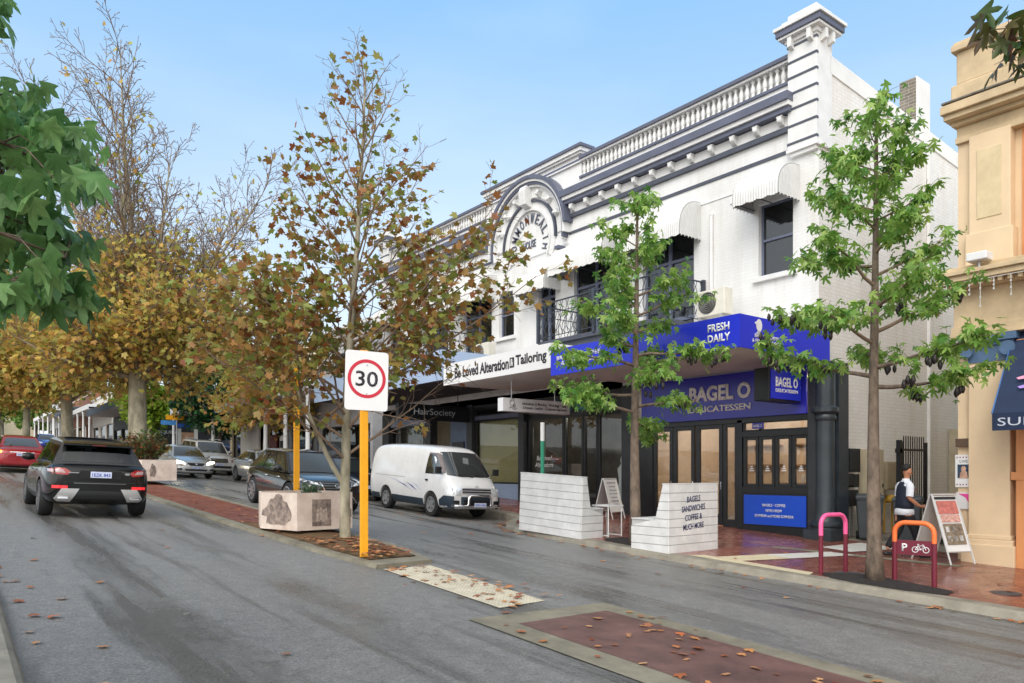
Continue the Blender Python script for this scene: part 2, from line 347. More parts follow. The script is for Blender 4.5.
kr = [(11.35, -25), (11.3, -4), (11.2, 2), (11.12, 4), (11.0, 6), (10.85, 7.5), (10.76, 9), (10.72, 11), (10.74, 13), (10.82, 14), (11.05, 14.7), (11.5, 15.25), (12.1, 15.7), (12.6, 16.3), (12.8, 17.2), (12.8, 54), (13.2, 56)]
zf2 = lambda x, y: ZF(y)
kerbline('kerb_right', kr, 1, .36, lambda x, y: ZF(y)+.004, concrete)
def inner(pts, o): return [(x+o, y) for x, y in pts]
sheet('pavement', inner(kr, .34), [(16.6 if y > 6 else 16.6, y) for x, y in kr], zf2, pave)
sheet('alley_ground', [(16.6, -25), (16.6, 10)], [(40, -25), (40, 10)], zf2, mat('alley_concrete', srgb('8e877a'), .7, var=.3, vs=2))
sheet('pavement_far', [(12.4, 66), (12.4, 420)], [(30, 66), (30, 420)], lambda x, y: ZR(12.4, y)+.13, pave)
kerbline('kerb_right_far', [(12.1, 66), (12.1, 420)], 1, .34, lambda x, y: ZR(12.4, y)+.134, concrete)
kl = [(.42, -25), (.45, 3), (.50, 5), (.55, 9), (.58, 20), (.58, 420)]
kerbline('kerb_left', kl, -1, .34, lambda x, y: ZL(y)+.004, concrete)
sheet('pavement_left', [(-7, y) for x, y in kl], inner(kl, -.32), lambda x, y: ZL(y), pave)
# first median with leaf litter and soil at its tip
mo = [(4.72, 30), (4.74, 20), (4.78, 15), (4.9, 11.2), (5.05, 9.75)]; mi_ = [(6.62, 30), (6.62, 20), (6.6, 15), (6.5, 11.6), (6.15, 10.05)]
mo = [(4.72, 55)]+mo; mi_ = [(6.62, 55)]+mi_
zm = lambda x, y: ZR(x, y)+.06
def lerp(a, b, t): return (a[0]+(b[0]-a[0])*t, a[1]+(b[1]-a[1])*t)
ml = [lerp(a, b, .12) for a, b in zip(mo, mi_)]; mr_ = [lerp(a, b, .88) for a, b in zip(mo, mi_)]
ml[-1] = lerp((ml[-1][0], ml[-1][1]), ml[-2], .28); mr_[-1] = lerp(mr_[-1], mr_[-2], .28)
b = MB()
for A, B in ((mo, ml), (mr_, mi_)):
    for i in range(len(A)-1): b.quad(*[(p[0], p[1], zm(*p)) for p in (A[i], B[i], B[i+1], A[i+1])])
b.quad(*[(p[0], p[1], zm(*p)) for p in (mo[-1], ml[-1], mr_[-1], mi_[-1])])
for A, sgn in ((mo, -1), (mi_, 1)):
    for i in range(len(A)-1):
        b.add([(A[i][0], A[i][1], zm(*A[i])), (A[i+1][0], A[i+1][1], zm(*A[i+1])), (A[i+1][0]+.02*sgn, A[i+1][1], zm(*A[i+1])-.12), (A[i][0]+.02*sgn, A[i][1], zm(*A[i])-.12)], [(0, 1, 2, 3)])
b.add([(*mo[-1], zm(*mo[-1])), (*mi_[-1], zm(*mi_[-1])), (*mi_[-1], zm(*mi_[-1])-.12), (*mo[-1], zm(*mo[-1])-.12)], [(0, 1, 2, 3)])
b.build('median_kerb', concd)['kind'] = 'structure'
sp_i = 3
sheet('median_paving', ml[:4+1], mr_[:4+1], lambda x, y: zm(x, y)+.002, medbrick)
# soil mound (slightly domed grid)
b = MB(); N = 14
def mid_pt(y, t):
    for i in range(len(ml)-1):
        if ml[i][1] >= y >= ml[i+1][1]:
            k = (ml[i][1]-y)/(ml[i][1]-ml[i+1][1]); a = lerp(ml[i], ml[i+1], k); c = lerp(mr_[i], mr_[i+1], k); return lerp(a, c, t)
    return lerp(ml[-1], mr_[-1], t)
rg = random.Random(5)
vs = []
for i in range(N+1):
    y = 15.6+(ml[-1][1]+.02-15.6)*i/N
    for j in range(9):
        x, yy = mid_pt(y, j/8); e = min(j, 8-j)/4; e2 = min(1, (N-i)/3, i/3)
        vs.append((x, yy, zm(x, yy)+.006+.06*min(1, e*1.6)*e2+rg.uniform(0, .012)*e*e2))
b.add(vs, [(i*9+j, i*9+j+1, (i+1)*9+j+1, (i+1)*9+j) for i in range(N) for j in range(8)])
b.build('median_soil', mulch, smooth=True)['kind'] = 'structure'
# farther median
b = MB()
for (x0, x1, y0, y1, z) in ((4.7, 6.7, 66, 300, .1),):
    P = [(x0, y0), (x1, y0), (x1, y1), (x0, y1)]; b.add([(x, y, ZR(x, y)+z) for x, y in P]+[(x, y, ZR(x, y)-.02) for x, y in P], [(0, 1, 2, 3), (0, 4, 5, 1), (1, 5, 6, 2), (3, 7, 4, 0)])
b.build('median_far', concd)['kind'] = 'structure'
# second median: flush concrete frame around maroon asphalt
z2 = lambda x, y: ZR(x, y)+.012
b = MB()
def flat(b, P, z=.012): b.add([(x, y, ZR(x, y)+z) for x, y in P], [tuple(range(len(P)))])
flat(b, [(4.38, 6.45), (6.48, 6.62), (6.16, 6.24), (4.75, 6.08)]); flat(b, [(4.38, 6.45), (4.75, 6.08), (4.75, -12), (4.38, -12)]); flat(b, [(6.48, 6.62), (6.46, -12), (6.14, -12), (6.16, 6.24)])
b.build('median_frame', concd)['kind'] = 'structure'
b = MB(); flat(b, [(4.75, 6.08), (6.16, 6.24), (6.14, -12), (4.75, -12)], .014); b.build('median_surface', maroon)['kind'] = 'structure'
# ribbed pale strip between the medians, with its small bumps
pale = mat('pale_tactile_strip', srgb('beb7a4'), .6, var=.25, vs=4, bump=.3)
b = MB(); S4 = [(5.10, 9.66), (5.98, 9.82), (5.86, 6.98), (5.06, 6.82)]; flat(b, S4, .008)
for i in range(44):
    for j in range(13):
        k = (i+.5)/44; a = lerp(S4[0], S4[3], k); c = lerp(S4[1], S4[2], k); x, y = lerp(a, c, (j+.5)/13); z = ZR(x, y)+.008; r = .017
        b.add([(x-r, y-r, z), (x+r, y-r, z), (x+r, y+r, z), (x-r, y+r, z), (x-r*.6, y-r*.6, z+.008), (x+r*.6, y-r*.6, z+.008), (x+r*.6, y+r*.6, z+.008), (x-r*.6, y+r*.6, z+.008)],
              [(4, 5, 6, 7), (0, 1, 5, 4), (1, 2, 6, 5), (2, 3, 7, 6), (3, 0, 4, 7)])
b.build('crossing_strip', pale)['kind'] = 'structure'
# pale concrete bands and soft black tree surrounds in the brick footpath
cb_ = mat('pale_concrete_band', srgb('cfc3a4'), .6, var=.15, vs=3); cbw = mat('white_concrete_band', srgb('d8d6d0'), .5, var=.12, vs=3)
def ff(b, P, z=.008): b.add([(x, y, ZF(y)+z) for x, y in P], [tuple(range(len(P)))])
b = MB(); ff(b, [(11.12, 9.15), (11.42, 9.0), (11.5, 6.85), (11.2, 6.75)]); ff(b, [(11.44, 8.75), (11.44, 8.2), (12.6, 7.95), (12.6, 8.5)]); b.build('pavement_band', cb_)['kind'] = 'structure'
b = MB(); ff(b, [(12.6, 8.5), (12.6, 7.95), (14.2, 7.6), (14.2, 8.1)]); ff(b, [(14.7, 8.6), (14.6, 7.9), (16.3, 7.6), (16.3, 8.6)]); b.build('pavement_band_white', cbw)['kind'] = 'structure'
b = MB(); ff(b, [(13.6, 9.1), (13.9, 9.1), (14.9, 5.9), (14.6, 5.9)], .006); b.build('drain_channel', concd)['kind'] = 'structure'
def blob(cx, cy, rx, ry, rot, z=.012, n=26, seed=1):
    g = random.Random(seed); P = []
    for i in range(n):
        a = 2*PI*i/n; k = 1+g.uniform(-.06, .06); x, y = rx*k*math.cos(a), ry*k*math.sin(a)
        P.append((cx+x*math.cos(rot)-y*math.sin(rot), cy+x*math.sin(rot)+y*math.cos(rot)))
    return P
for k, (cx_, cy_, rx, ry) in enumerate(((11.5, 10.65, .42, .95), (11.62, 5.75, .42, 1.0), (11.75, .9, .4, .9))):
    b = MB(); P = blob(cx_, cy_, rx, ry, .05, seed=k); n = len(P)
    b.add([(x, y, ZF(y)+.01) for x, y in P]+[(cx_+(x-cx_)*.6, cy_+(y-cy_)*.6, ZF(y)+.05) for x, y in P]+[(cx_, cy_, ZF(cy_)+.06)],
          [(i, (i+1) % n, n+(i+1) % n, n+i) for i in range(n)]+[(n+i, n+(i+1) % n, 2*n) for i in range(n)])
    b.build('tree_surround', rubblk, smooth=True)['kind'] = 'structure'
b = MB(); b.lathe([(.0, 0), (.28, 0), (.28, .012), (0, .014)], (11.95, 6.5, ZF(6.5)), 20); b.lathe([(.0, 0), (.2, 0), (.2, .012), (0, .014)], (12.5, 4.4, ZF(4.4)), 20)
b.build('manhole_cover', mat('cast_iron', (.08, .07, .07), .6, var=.3, vs=10))['kind'] = 'structure'
# ------------------------------------------------------------------ the white two-storey corner building
def wall_x(b, x, y0, y1, z0, z1, holes, depth, mi=0):    # wall plane at x facing -x, rectangular holes with reveals
    ys = sorted({y0, y1, *[h[0] for h in holes], *[h[1] for h in holes]}); zs = sorted({z0, z1, *[h[2] for h in holes], *[h[3] for h in holes]})
    for i in range(len(ys)-1):
        for j in range(len(zs)-1):
            cy, cz = (ys[i]+ys[i+1])/2, (zs[j]+zs[j+1])/2
            if any(h[0] < cy < h[1] and h[2] < cz < h[3] for h in holes): continue
            b.quad((x, ys[i+1], zs[j]), (x, ys[i], zs[j]), (x, ys[i], zs[j+1]), (x, ys[i+1], zs[j+1]), mi)
    for a, c, d, e in holes:
        X = x+depth
        b.quad((x, a, d), (X, a, d), (X, a, e), (x, a, e), mi); b.quad((x, c, e), (X, c, e), (X, c, d), (x, c, d), mi)
        b.quad((x, a, e), (X, a, e), (X, c, e), (x, c, e), mi); b.quad((x, c, d), (X, c, d), (X, a, d), (x, a, d), mi)
FX = 16.0; S0 = 9.4; S1 = 30.3; SC = 19.85
def mirror(s): return 2*SC-s
CB = thing('corner_building', 'white painted brick two-storey building with arched parapet and dark shopfronts', 'building', (FX, S0, ZF(S0)))
b = MB()
win = [(10.05, 10.98, 4.75, 6.5), (20.74, 21.61, 4.75, 6.3)]
door = [(12.95, 14.75, 3.6, 6.6), (15.85, 17.65, 3.6, 6.6), (18.55, 19.4, 3.6, 6.1)]
door += [(mirror(d[1]), mirror(d[0]), d[2], d[3]) for d in door[:2]]
win += [(mirror(10.98), mirror(10.05), 4.75, 6.5)]
wall_x(b, FX, S0, S1, 2.45, 9.1, win+door, .22)
b.build('front_wall', pbrick, CB)
b = MB()   # side wall: brick face, sloping parapet with rendered band, rear and roof
XB = 24.5
def topz(x): return 9.55-.075*(x-16.4)
b.quad((FX, S0, -2.2), (XB, S0, -2.2), (XB, S0, topz(XB)), (FX, S0, topz(FX)))
b.quad((XB, S0, -2.2), (XB, S1, -2.2), (XB, S1, 9), (XB, S0, topz(XB)))
b.quad((FX, S1, -.6), (XB, S1, -.6), (XB, S1, 9), (FX, S1, 9))
b.quad((FX+.3, S0+.3, 8.3), (XB, S0+.3, 8.3), (XB, S1, 8.3), (FX+.3, S1, 8.3)); b.quad((FX+.3, S0+.28, topz(FX)), (XB, S0+.28, topz(XB)), (XB, S0+.28, 8.2), (FX+.3, S0+.28, 8.2))
b.build('side_wall', pbrick2, CB)
capm = mat('stained_render_cap', srgb('e4dfd4'), .8, var=.45, vs=2.6, vc=srgb('b98a5c'))
b = MB(); b.add([(FX+.45, S0-.03, topz(FX)-.38), (XB, S0-.03, topz(XB)-.38), (XB, S0-.03, topz(XB)+.03), (FX+.45, S0-.03, topz(FX)+.03), (FX+.45, S0+.3, topz(FX)+.03), (XB, S0+.3, topz(XB)+.03)], [(0, 1, 2, 3), (3, 2, 5, 4)])
b.add([(FX+.45, S0-.03, topz(FX)-.38), (XB, S0-.03, topz(XB)-.38), (XB, S0+.02, topz(XB)-.40), (FX+.45, S0+.02, topz(FX)-.40)], [(3, 2, 1, 0)])
b.build('parapet_coping', white, CB)
b = MB(); b.box(21.3, 21.39, S0-.1, S0-.01, -1.5, 8.6); b.build('downpipe', trimw, CB)
b = MB()
for px, pz in ((19.2, 6.0), (20.6, 5.5), (21.9, 4.3), (20.9, 3.1)): b.box(px, px+.16, S0-.015, S0+.01, pz, pz+.12)
b.build('wall_vent', mat('vent_terracotta', (.2, .1, .07), .8), CB)
b = MB(); b.box(20.75, 21.5, 9.42, 9.85, 8.6, 10.5); b.build('chimney', oldbrick, CB)
b = MB(); b.box(20.76, 21.52, 9.398, 9.44, 8.7, 10.52); b.build('chimney_render', white, CB)
# pier at the corner and its mirror image
def pier(y0, y1):
    b = MB(); x0, x1 = FX-.14, FX+.52
    b.box(x0, x1, y0, y1, 7.5, 10.02); b.box(x0-.03, x1, y0-.03, y1+.03, 7.42, 7.5); b.box(x0+.03, x1, y0+.03, y1-.03, 7.33, 7.42)
    for e, za, zb in ((.05, 9.96, 10.06), (.16, 10.06, 10.12), (.24, 10.26, 10.34), (.10, 10.34, 10.46), (.0, 10.46, 10.62)): b.box(x0-e, x1+e, y0-e, y1+e, za, zb)
    p = b.build('pier', trimw, CB, bevel=.008)
    b = MB(); b.box(x0-.20, x1+.20, y0-.20, y1+.20, 10.12, 10.26); b.build('pier_band', slate, p, bevel=.01)
    b = MB()
    for z in (9.9, 9.54, 9.18, 8.81, 8.45, 8.06, 7.65): b.box(x0-.012, x0+.07, y0-.012, y1+.012, z-.055, z)
    b.build('pier_groove', slated, p)
    for yy, xx, ax in ((y0+.12, x0, 0), (y1-.12, x0, 0), (y0, x0+.2, 1), (y0, x0+.5, 1)):
        b = MB()
        if ax == 0: b.prism([(0, 0), (.14, .05), (.14, .30), (0, .30)], Matrix(((-1, 0, 0, xx), (0, 0, 1, yy-.05), (0, 1, 0, 9.78), (0, 0, 0, 1))), .1)
        else: b.prism([(0, 0), (.14, .05), (.14, .30), (0, .30)], Matrix(((0, 0, 1, xx-.05), (-1, 0, 0, yy), (0, 1, 0, 9.78), (0, 0, 0, 1))), .1)
        b.build('scroll_bracket', trimw, p)
    # shaft of the pier between first floor and cornice is plain brick; side return
pier(9.375, 10.1); pier(mirror(10.1), mirror(9.4))
# cornice bands; each course broken by the arch
AR = 2.13; AZ = 7.7
def band(y0, y1, z0, z1, pr, m, name, par=CB):
    b = MB(); b.box(FX-pr, FX+.02, y0, y1, z0, z1); return b.build(name, m, par)
for a0, a1 in ((9.98, SC-1.93), (SC+1.93, S1-.58)):
    c0 = band(a0, a1, 8.50, 8.61, .32, trimw, 'cornice')
    band(a0-.02, a1+.02, 8.61, 8.80, .38, slate, 'cornice_course', c0); band(a0+.02, a1, 8.38, 8.50, .26, slate, 'cornice_course', c0)
    band(a0+.04, a1, 8.12, 8.36, .06, trimw, 'frieze', c0)
for a0, a1 in ((10.1, SC-1.98), (SC+1.98, S1-.7)):
    band(a0, a1, 7.98, 8.09, .10, slated, 'string_course')
    band(a0, a1+.0, 7.49, 7.57, .03, slated, 'string_course')
    band(a0, a1, 6.98, 7.02, .025, white, 'string_course')
def corbel(y, z, ang=0):
    b = MB(); M = Matrix.Translation((FX, y, z)) @ Matrix.Rotation(ang, 4, 'X')
    b.box(-.22, 0, -.075, .075, -.02, .02, M=M)
    b.prism([(0, -.02), (.22, -.02), (.22, -.07), (.16, -.16), (.08, -.2), (0, -.2)], M @ Matrix(((-1, 0, 0, 0), (0, 0, 1, -.06), (0, 1, 0, 0), (0, 0, 0, 1))), .12)
    b.lathe([(0, -.05), (.045, -.03), (.055, 0), (.045, .03), (0, .05)], n=10, M=M @ Matrix.Translation((-.22, 0, -.10)) @ Matrix.Rotation(R(90), 4, 'X'))
    b.build('corbel', trimw, CB, smooth='auto')
y = 10.28
while y < SC-2.2: corbel(y, 8.34); corbel(mirror(y), 8.34); y += .665
# parapet wall, balustrades
b = MB(); b.box(FX-.02, FX+.28, S0+.02, S1, 8.78, 9.12); b.box(FX+.02, FX+.28, SC-2.5, SC+2.5, 9.1, 9.88)
b.build('parapet', white, CB)
b = MB(); b.box(FX-.06, FX+.34, SC-2.55, SC+2.55, 9.88, 9.95); b.box(FX-.12, FX+.4, SC-2.61, SC+2.61, 9.95, 10.07); b.box(FX-.05, FX+.33, SC-2.53, SC+2.53, 9.62, 9.66)
b.build('gable_coping', trimw, CB)
b = MB(); b.box(FX-.17, FX+.45, SC-2.67, SC+2.67, 10.07, 10.16); b.box(FX-.035, FX+.3, SC-2.51, SC+2.51, 9.66, 9.74); b.build('gable_band', slate, CB)
prof = [(.05, 0), (.062, .02), (.062, .05), (.035, .07), (.05, .12), (.066, .19), (.05, .28), (.03, .36), (.045, .40), (.055, .42), (.055, .46)]
bal_proto = None
for a0, a1 in ((10.1, SC-2.5), (SC+2.5, S1-.7)):
    b = MB(); b.box(FX-.04, FX+.24, a0, a1, 9.64, 9.70); b.box(FX+.0, FX+.2, a0, a1, 9.16, 9.20); b.box(FX+.19, FX+.22, a0, a1, 9.17, 9.66); bl = b.build('balustrade', trimw, CB)
    b = MB(); b.box(FX-.09, FX+.3, a0, a1, 9.70, 9.79); b.build('balustrade_cap', slate, bl)
    b = MB(); b.box(FX-.07, FX+.26, a0, a1, 9.10, 9.17); b.build('balustrade_base', slate, bl)
    n = int((a1-a0)/.165)
    for i in range(n):
        if bal_proto is None:
            q = MB(); q.lathe([(r*1.02, z*.96) for r, z in prof], n=8); o = q.build('baluster', trimw, bl, smooth=True); bal_proto = o
        else:
            o = bal_proto.copy(); col.objects.link(o); o.parent = bl; o.matrix_parent_inverse = Matrix.Identity(4)
        o.location = (FX+.09, a0+(i+.5)*(a1-a0)/n, 9.20)
# arch
def ring(r0, r1, x0, x1, a0, a1, n, m, name, cz=AZ):
    b = MB(); vs = []
    for i in range(n+1):
        a = R(a0+(a1-a0)*i/n)
        for r, x in ((r0, x0), (r1, x0), (r1, x1), (r0, x1)): vs.append((x, SC+r*math.cos(a), cz+r*math.sin(a)))
    fs = []
    for i in range(n):
        for j in range(4): fs.append((i*4+j, i*4+(j+1) % 4, i*4+4+(j+1) % 4, i*4+4+j))
    fs += [(3, 2, 1, 0), tuple(n*4+k for k in range(4))]
    b.add(vs, fs); o = b.build(name, m, CB, smooth='auto'); return o
ring(2.03, 2.15, FX-.34, FX+.02, 4, 176, 40, slate, 'arch_band'); ring(1.95, 2.03, FX-.29, FX+.02, -4, 184, 40, trimw, 'arch_moulding')
ring(1.87, 1.95, FX-.24, FX+.02, -8, 188, 40, slate, 'arch_band'); ring(1.80, 1.87, FX-.18, FX+.02, -10, 190, 40, trimw, 'arch_moulding'); ring(1.47, 1.80, FX-.06, FX+.02, 0, 180, 40, trimw, 'arch_frieze')
ring(1.34, 1.42, FX-.10, FX+.02, -4, 184, 40, slated, 'arch_band'); ring(1.10, 1.34, FX-.04, FX+.02, -30, 210, 40, trimw, 'arch_frieze'); ring(1.06, 1.13, FX-.09, FX+.02, -30, 210, 40, trimw, 'arch_moulding')
for i in range(1, 8):
    a = R(180*i/8); corbel(SC+1.68*math.cos(a), AZ+1.68*math.sin(a), a-PI/2)
b = MB(); vs = [(FX+.02, SC, AZ)]+[(FX-.012, SC+2.0*math.cos(R(180*i/40)), AZ+2.0*math.sin(R(180*i/40))) for i in range(41)]
b.add(vs, [(0, i+1, i+2) for i in range(40)]); b.box(FX-.01, FX+.1, SC-2, SC+2, 7.2, AZ); b.build('arch_tympanum', white, CB)
b = MB(); b.prism([(0, 0), (.34, .1), (.40, .55), (.30, .72), (0, .75)], Matrix(((-1, 0, 0, FX), (0, 0, 1, SC-.16), (0, 1, 0, AZ+1.12), (0, 0, 0, 1))), .32); b.build('keystone', trimw, CB, bevel=.02)
word = 'COMMONWEALTH'
for i, ch in enumerate(word):
    a = R(196-(196+16)*i/(len(word)-1)); r = .86      # the word starts uphill, at +y
    base = face_m(FX-.014, SC-r*math.cos(a), AZ-.05+r*math.sin(a), ROADW) @ Matrix.Rotation(a-PI/2, 4, 'Z')
    text('raised_letter', ch, base, (.18 if ch != 'M' and ch != 'W' else .2), .33, slate, CB, bold=.012, ext=.02)
text('raised_letter', 'HOUSE', face_m(FX-.014, SC, AZ-.05, ROADW), .66, .26, slate, CB, bold=.01, ext=.02)
# windows, doors, sills
sash = mat('slate_window_frame', srgb('6a7186'), .45, var=.15)
def window(y0, y1, z0, z1, x=FX+.12, m=sash, par=CB, mid=True, name='window', w_=.055):
    b = MB(); b.box(x, x+.07, y0, y0+w_, z0, z1); b.box(x, x+.07, y1-w_, y1, z0, z1); b.box(x+.002, x+.068, y0+w_, y1-w_, z0, z0+w_); b.box(x+.002, x+.068, y0+w_, y1-w_, z1-w_, z1)
    if mid: b.box(x-.01, x+.06, y0+w_, y1-w_, (z0+z1)/2-.03, (z0+z1)/2+.03)
    o = b.build(name, m, par, bevel=.004)
    g = MB(); g.quad((x+.04, y1-.02, z0+.02), (x+.04, y0+.02, z0+.02), (x+.04, y0+.02, z1-.02), (x+.04, y1-.02, z1-.02)); g.build('pane', dglass, o)
    g = MB(); g.box(x+.10, x+.12, y0-.02, y1+.02, z0-.02, z1+.02); g.build('blind', mat('grey_blind', (.16, .165, .17), .8, var=.3, vs=1.2), o)
    return o
for a, c, d, e in win:
    window(a, c, d, e); b = MB(); b.box(FX-.10, FX+.1, a-.12, c+.12, d-.14, d-.02); b.build('sill', trimw, CB, bevel=.01)
for a, c, d, e in door:
    o = window(a, c, 3.62, e, name='balcony_door', mid=False)
    b = MB(); b.box(FX+.1, FX+.2, (a+c)/2-.05, (a+c)/2+.05, 3.62, e-.05); b.box(FX+.11, FX+.19, a+.05, c-.05, 4.1, 4.2); b.box(FX+.11, FX+.19, a+.05, c-.05, 5.7, 5.78); b.build('door_frame', sash, o)
# scalloped metal window canopies
def canopy(y0, y1, zt, zb, out=.85):
    b = MB(); n = int((y1-y0)/.035); prof = []
    for k in range(11):
        a = PI/2*k/10; prof.append((FX-out*math.sin(a)**.9, zb+(zt-zb)*math.cos(a)**.85*1.0 if k < 10 else zb))
    prof[0] = (FX, zt)
    vs = []
    for i in range(n+1):
        yy = y0+(y1-y0)*i/n; off = .011*math.cos(PI*i)
        for j, (px, pz) in enumerate(prof): vs.append((px-off*(1 if j else 0), yy, pz+off*(1 if j < 9 else 0)))
        px, pz = prof[-1]; vs.append((px-off, yy, pz-.16-.03*math.sin(PI*((i % 8)/8))))
    m_ = 12; b.add(vs, [(i*m_+j, i*m_+j+1, (i+1)*m_+j+1, (i+1)*m_+j) for i in range(n) for j in range(11)])
    for yy in (y0, y1):   # corrugated side cheeks
        P = [(px, yy, pz) for px, pz in prof]+[(prof[-1][0], yy, zb-.16), (FX, yy, zb-.16)]; k = len(b.v); b.add(P, [tuple(range(len(P)))])
        for q in range(12):
            xx = FX-out*.97*(q+.5)/12; h = next((pz for px, pz in prof if px <= xx), zb); s_ = -1 if yy == y0 else 1
            b.box(xx-.012, xx+.012, min(yy, yy+.012*s_), max(yy, yy+.012*s_), zb-.17-.03*(q % 2), max(zb, h)-.02)
    o = b.build('window_canopy', mat('canopy_white', (.64, .64, .63), .5, var=.1, vs=3), CB)
    for yy in (y0+.05, (y0+y1)/2, y1-.05): q = MB(); q.tube([(FX-out+.03, yy, zb-.1), (FX-.02, yy, zb-.1)], .014, 5); q.build('canopy_bracket', slated, o)
    return o
canopy(9.88, 11.12, 7.12, 6.48); canopy(12.72, 14.98, 7.05, 6.25); canopy(15.6, 17.95, 7.0, 6.22); canopy(18.3, 19.9, 6.6, 6.0, .7)
for a0, a1, zt, zb in ((9.88, 11.12, 7.12, 6.48), (12.72, 14.98, 7.05, 6.25), (15.6, 17.95, 7.0, 6.22)): canopy(mirror(a1), mirror(a0), zt, zb)
b = MB(); b.tube([(FX-.05, 12.35, 3.3), (FX-.05, 12.35, 6.6)], .045, 8); b.tube([(FX-.05, 12.35, 6.6), (FX+.05, 12.35, 6.75)], .05, 8); b.build('downpipe', trimw, CB)
b = MB(); b.box(FX-.03, FX+.0, 11.55, 11.8, 6.75, 6.87); b.build('wall_vent', trimw, CB)
# balconies: deck, posts, bellied wrought iron balusters
iron = mat('wrought_iron', srgb('3c434e'), .5, var=.2)
def balcony(y0, y1, x0=14.3):
    b = MB(); b.box(x0, FX, y0, y1, 3.72, 3.84); b.box(x0+.1, FX, y0+.1, y1-.1, 3.25, 3.72); o = b.build('balcony', slated, CB)
    b = MB(); zt = 4.93
    for x, y in ((x0, y0), (x0, y1), (FX-.06, y0), (FX-.06, y1), (x0, (y0+y1)/2)): b.box(x-.045, x+.045, y-.045, y+.045, 3.8, zt+.06)
    rails = [((x0, y0), (x0, y1)), ((x0, y0), (FX-.06, y0)), ((x0, y1), (FX-.06, y1))]
    for (xa, ya), (xb, yb) in rails:
        for z in (zt, 4.62, 3.95): b.tube([(xa, ya, z), (xb, yb, z)], .022 if z == zt else .012, 6)
        L = math.hypot(xb-xa, yb-ya); n = int(L/.12); nx, ny = ((-1, 0) if xa == xb else (0, -1 if ya == y0 else 1))
        for i in range(1, n):
            t = i/n; x, y = xa+(xb-xa)*t, ya+(yb-ya)*t; tw = .05*(-1)**i
            tx, ty = (xb-xa)/L, (yb-ya)/L
            P = [(x, y, zt), (x+tx*tw, y+ty*tw, 4.78), (x, y, 4.62), (x+nx*.03+tx*tw, y+ny*.03+ty*tw, 4.42), (x+nx*.12, y+ny*.12, 4.22), (x+nx*.10-tx*tw, y+ny*.10-ty*tw, 4.06), (x, y, 3.95)]
            b.tube(P, .009, 4, cap=False)
    b.build('railing', iron, o); return o
balcony(12.6, 17.35); balcony(22.4, 27.1)
# awnings over the footpath
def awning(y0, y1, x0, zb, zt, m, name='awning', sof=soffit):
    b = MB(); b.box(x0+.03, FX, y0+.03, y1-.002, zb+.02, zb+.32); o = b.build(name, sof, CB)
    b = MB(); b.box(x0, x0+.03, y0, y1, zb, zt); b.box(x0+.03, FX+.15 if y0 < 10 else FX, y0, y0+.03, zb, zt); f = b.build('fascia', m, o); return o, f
aw1, fa1 = awning(9.22, 15.02, 12.8, 2.5, 3.17, blue)
aw2, fa2 = awning(15.04, 20.22, 12.8, 2.72, 3.37, wht)
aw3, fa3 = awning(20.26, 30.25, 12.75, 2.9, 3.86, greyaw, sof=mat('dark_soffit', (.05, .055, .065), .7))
def M_road(y, z, x): return face_m(x, y, z, ROADW)
text('lettering', 'FRESH\nDAILY', M_road(9.72, 2.86, 12.797), .56, .38, wht, fa1, bold=.03)
text('lettering', 'BREWED COFFEE\n& REAL Bagels', M_road(13.98, 2.84, 12.797), 1.6, .27, wht, fa1, bold=.012)
text('lettering', 'BREWED COFFEE\n& FRESH Daily BAKES', face_m(13.72, 9.217, 2.72, CAMW), 1.0, .2, wht, fa1, bold=.01)
lg = MB(); Ml = face_m(13.45, 9.217, 2.98, CAMW)
lg.prism([(.10*math.cos(2*PI*i/14), .13*math.sin(2*PI*i/14)+.02) for i in range(14)], Ml, .006); lg.prism([(-.1, -.16), (.0, -.12), (.1, -.16), (.04, -.10), (0, -.2), (-.05, -.1)], Ml, .008); lg.prism([(-.16, .06), (-.09, .02), (-.09, .1)], Ml, .006)
lg.build('logo', wht, fa1)
text('lettering', 'Be Loved Alteration', M_road(18.2, 3.04, 12.797), 2.75, .33, inkb, fa2, bold=.028)
text('lettering', 'Tailoring', M_road(15.85, 3.04, 12.797), 1.32, .36, inkb, fa2, bold=.028)
b = MB(); b.box(12.79, 12.80, 16.58, 16.78, 2.9, 3.18); o = b.build('ampersand_tile', inkb, fa2); text('ampersand', '&', M_road(16.68, 3.04, 12.788), .13, .2, wht, o, bold=.01)
def swirl(M, s, m, par):
    q = MB(); P = []
    for i in range(40):
        t = i/39; a = 2*PI*1.35*t+.6; r = s*(.45-.22*t); P.append(M @ Vector((r*math.cos(a)*.8-s*.05, r*math.sin(a)+s*.15, .006)))
    q.tube(P, s*.018, 5); P = []
    for i in range(24):
        t = i/23; P.append(M @ Vector((s*(-.45+.95*t), s*(-.38+.10*math.sin(t*7)), .006)))
    q.tube(P, s*.02, 5); P = []
    for i in range(20):
        a = 2*PI*i/19; P.append(M @ Vector((s*(.16+.13*math.cos(a)), s*(-.12+.16*math.sin(a)), .006)))
    q.tube(P, s*.02, 5); return q.build('logo', m, par)
swirl(M_road(19.85, 3.05, 12.797), .5, inkb, fa2)
# ---- ground floor
gf = ZF
b = MB()   # pilasters and piers between the shops
for y0, y1 in ((9.0+.45, 9.64), (15.0, 15.55), (20.15, 20.45), (23.25, 23.6), (26.2, 26.6), (29.7, 30.28)):
    b = MB(); b.box(FX-.05, FX+.35, y0, y1, gf(y0)-.2, 2.5); b.build('shop_pier', char, CB)
b = MB(); b.box(FX+.0, FX+.3, 15.55, 30.28, 2.3, 2.7); b.build('shop_beam', blk, CB)
b = MB(); b.box(FX+.02, FX+.3, 9.64, 15.0, 2.42, 2.55); b.build('shop_beam', blk, CB)
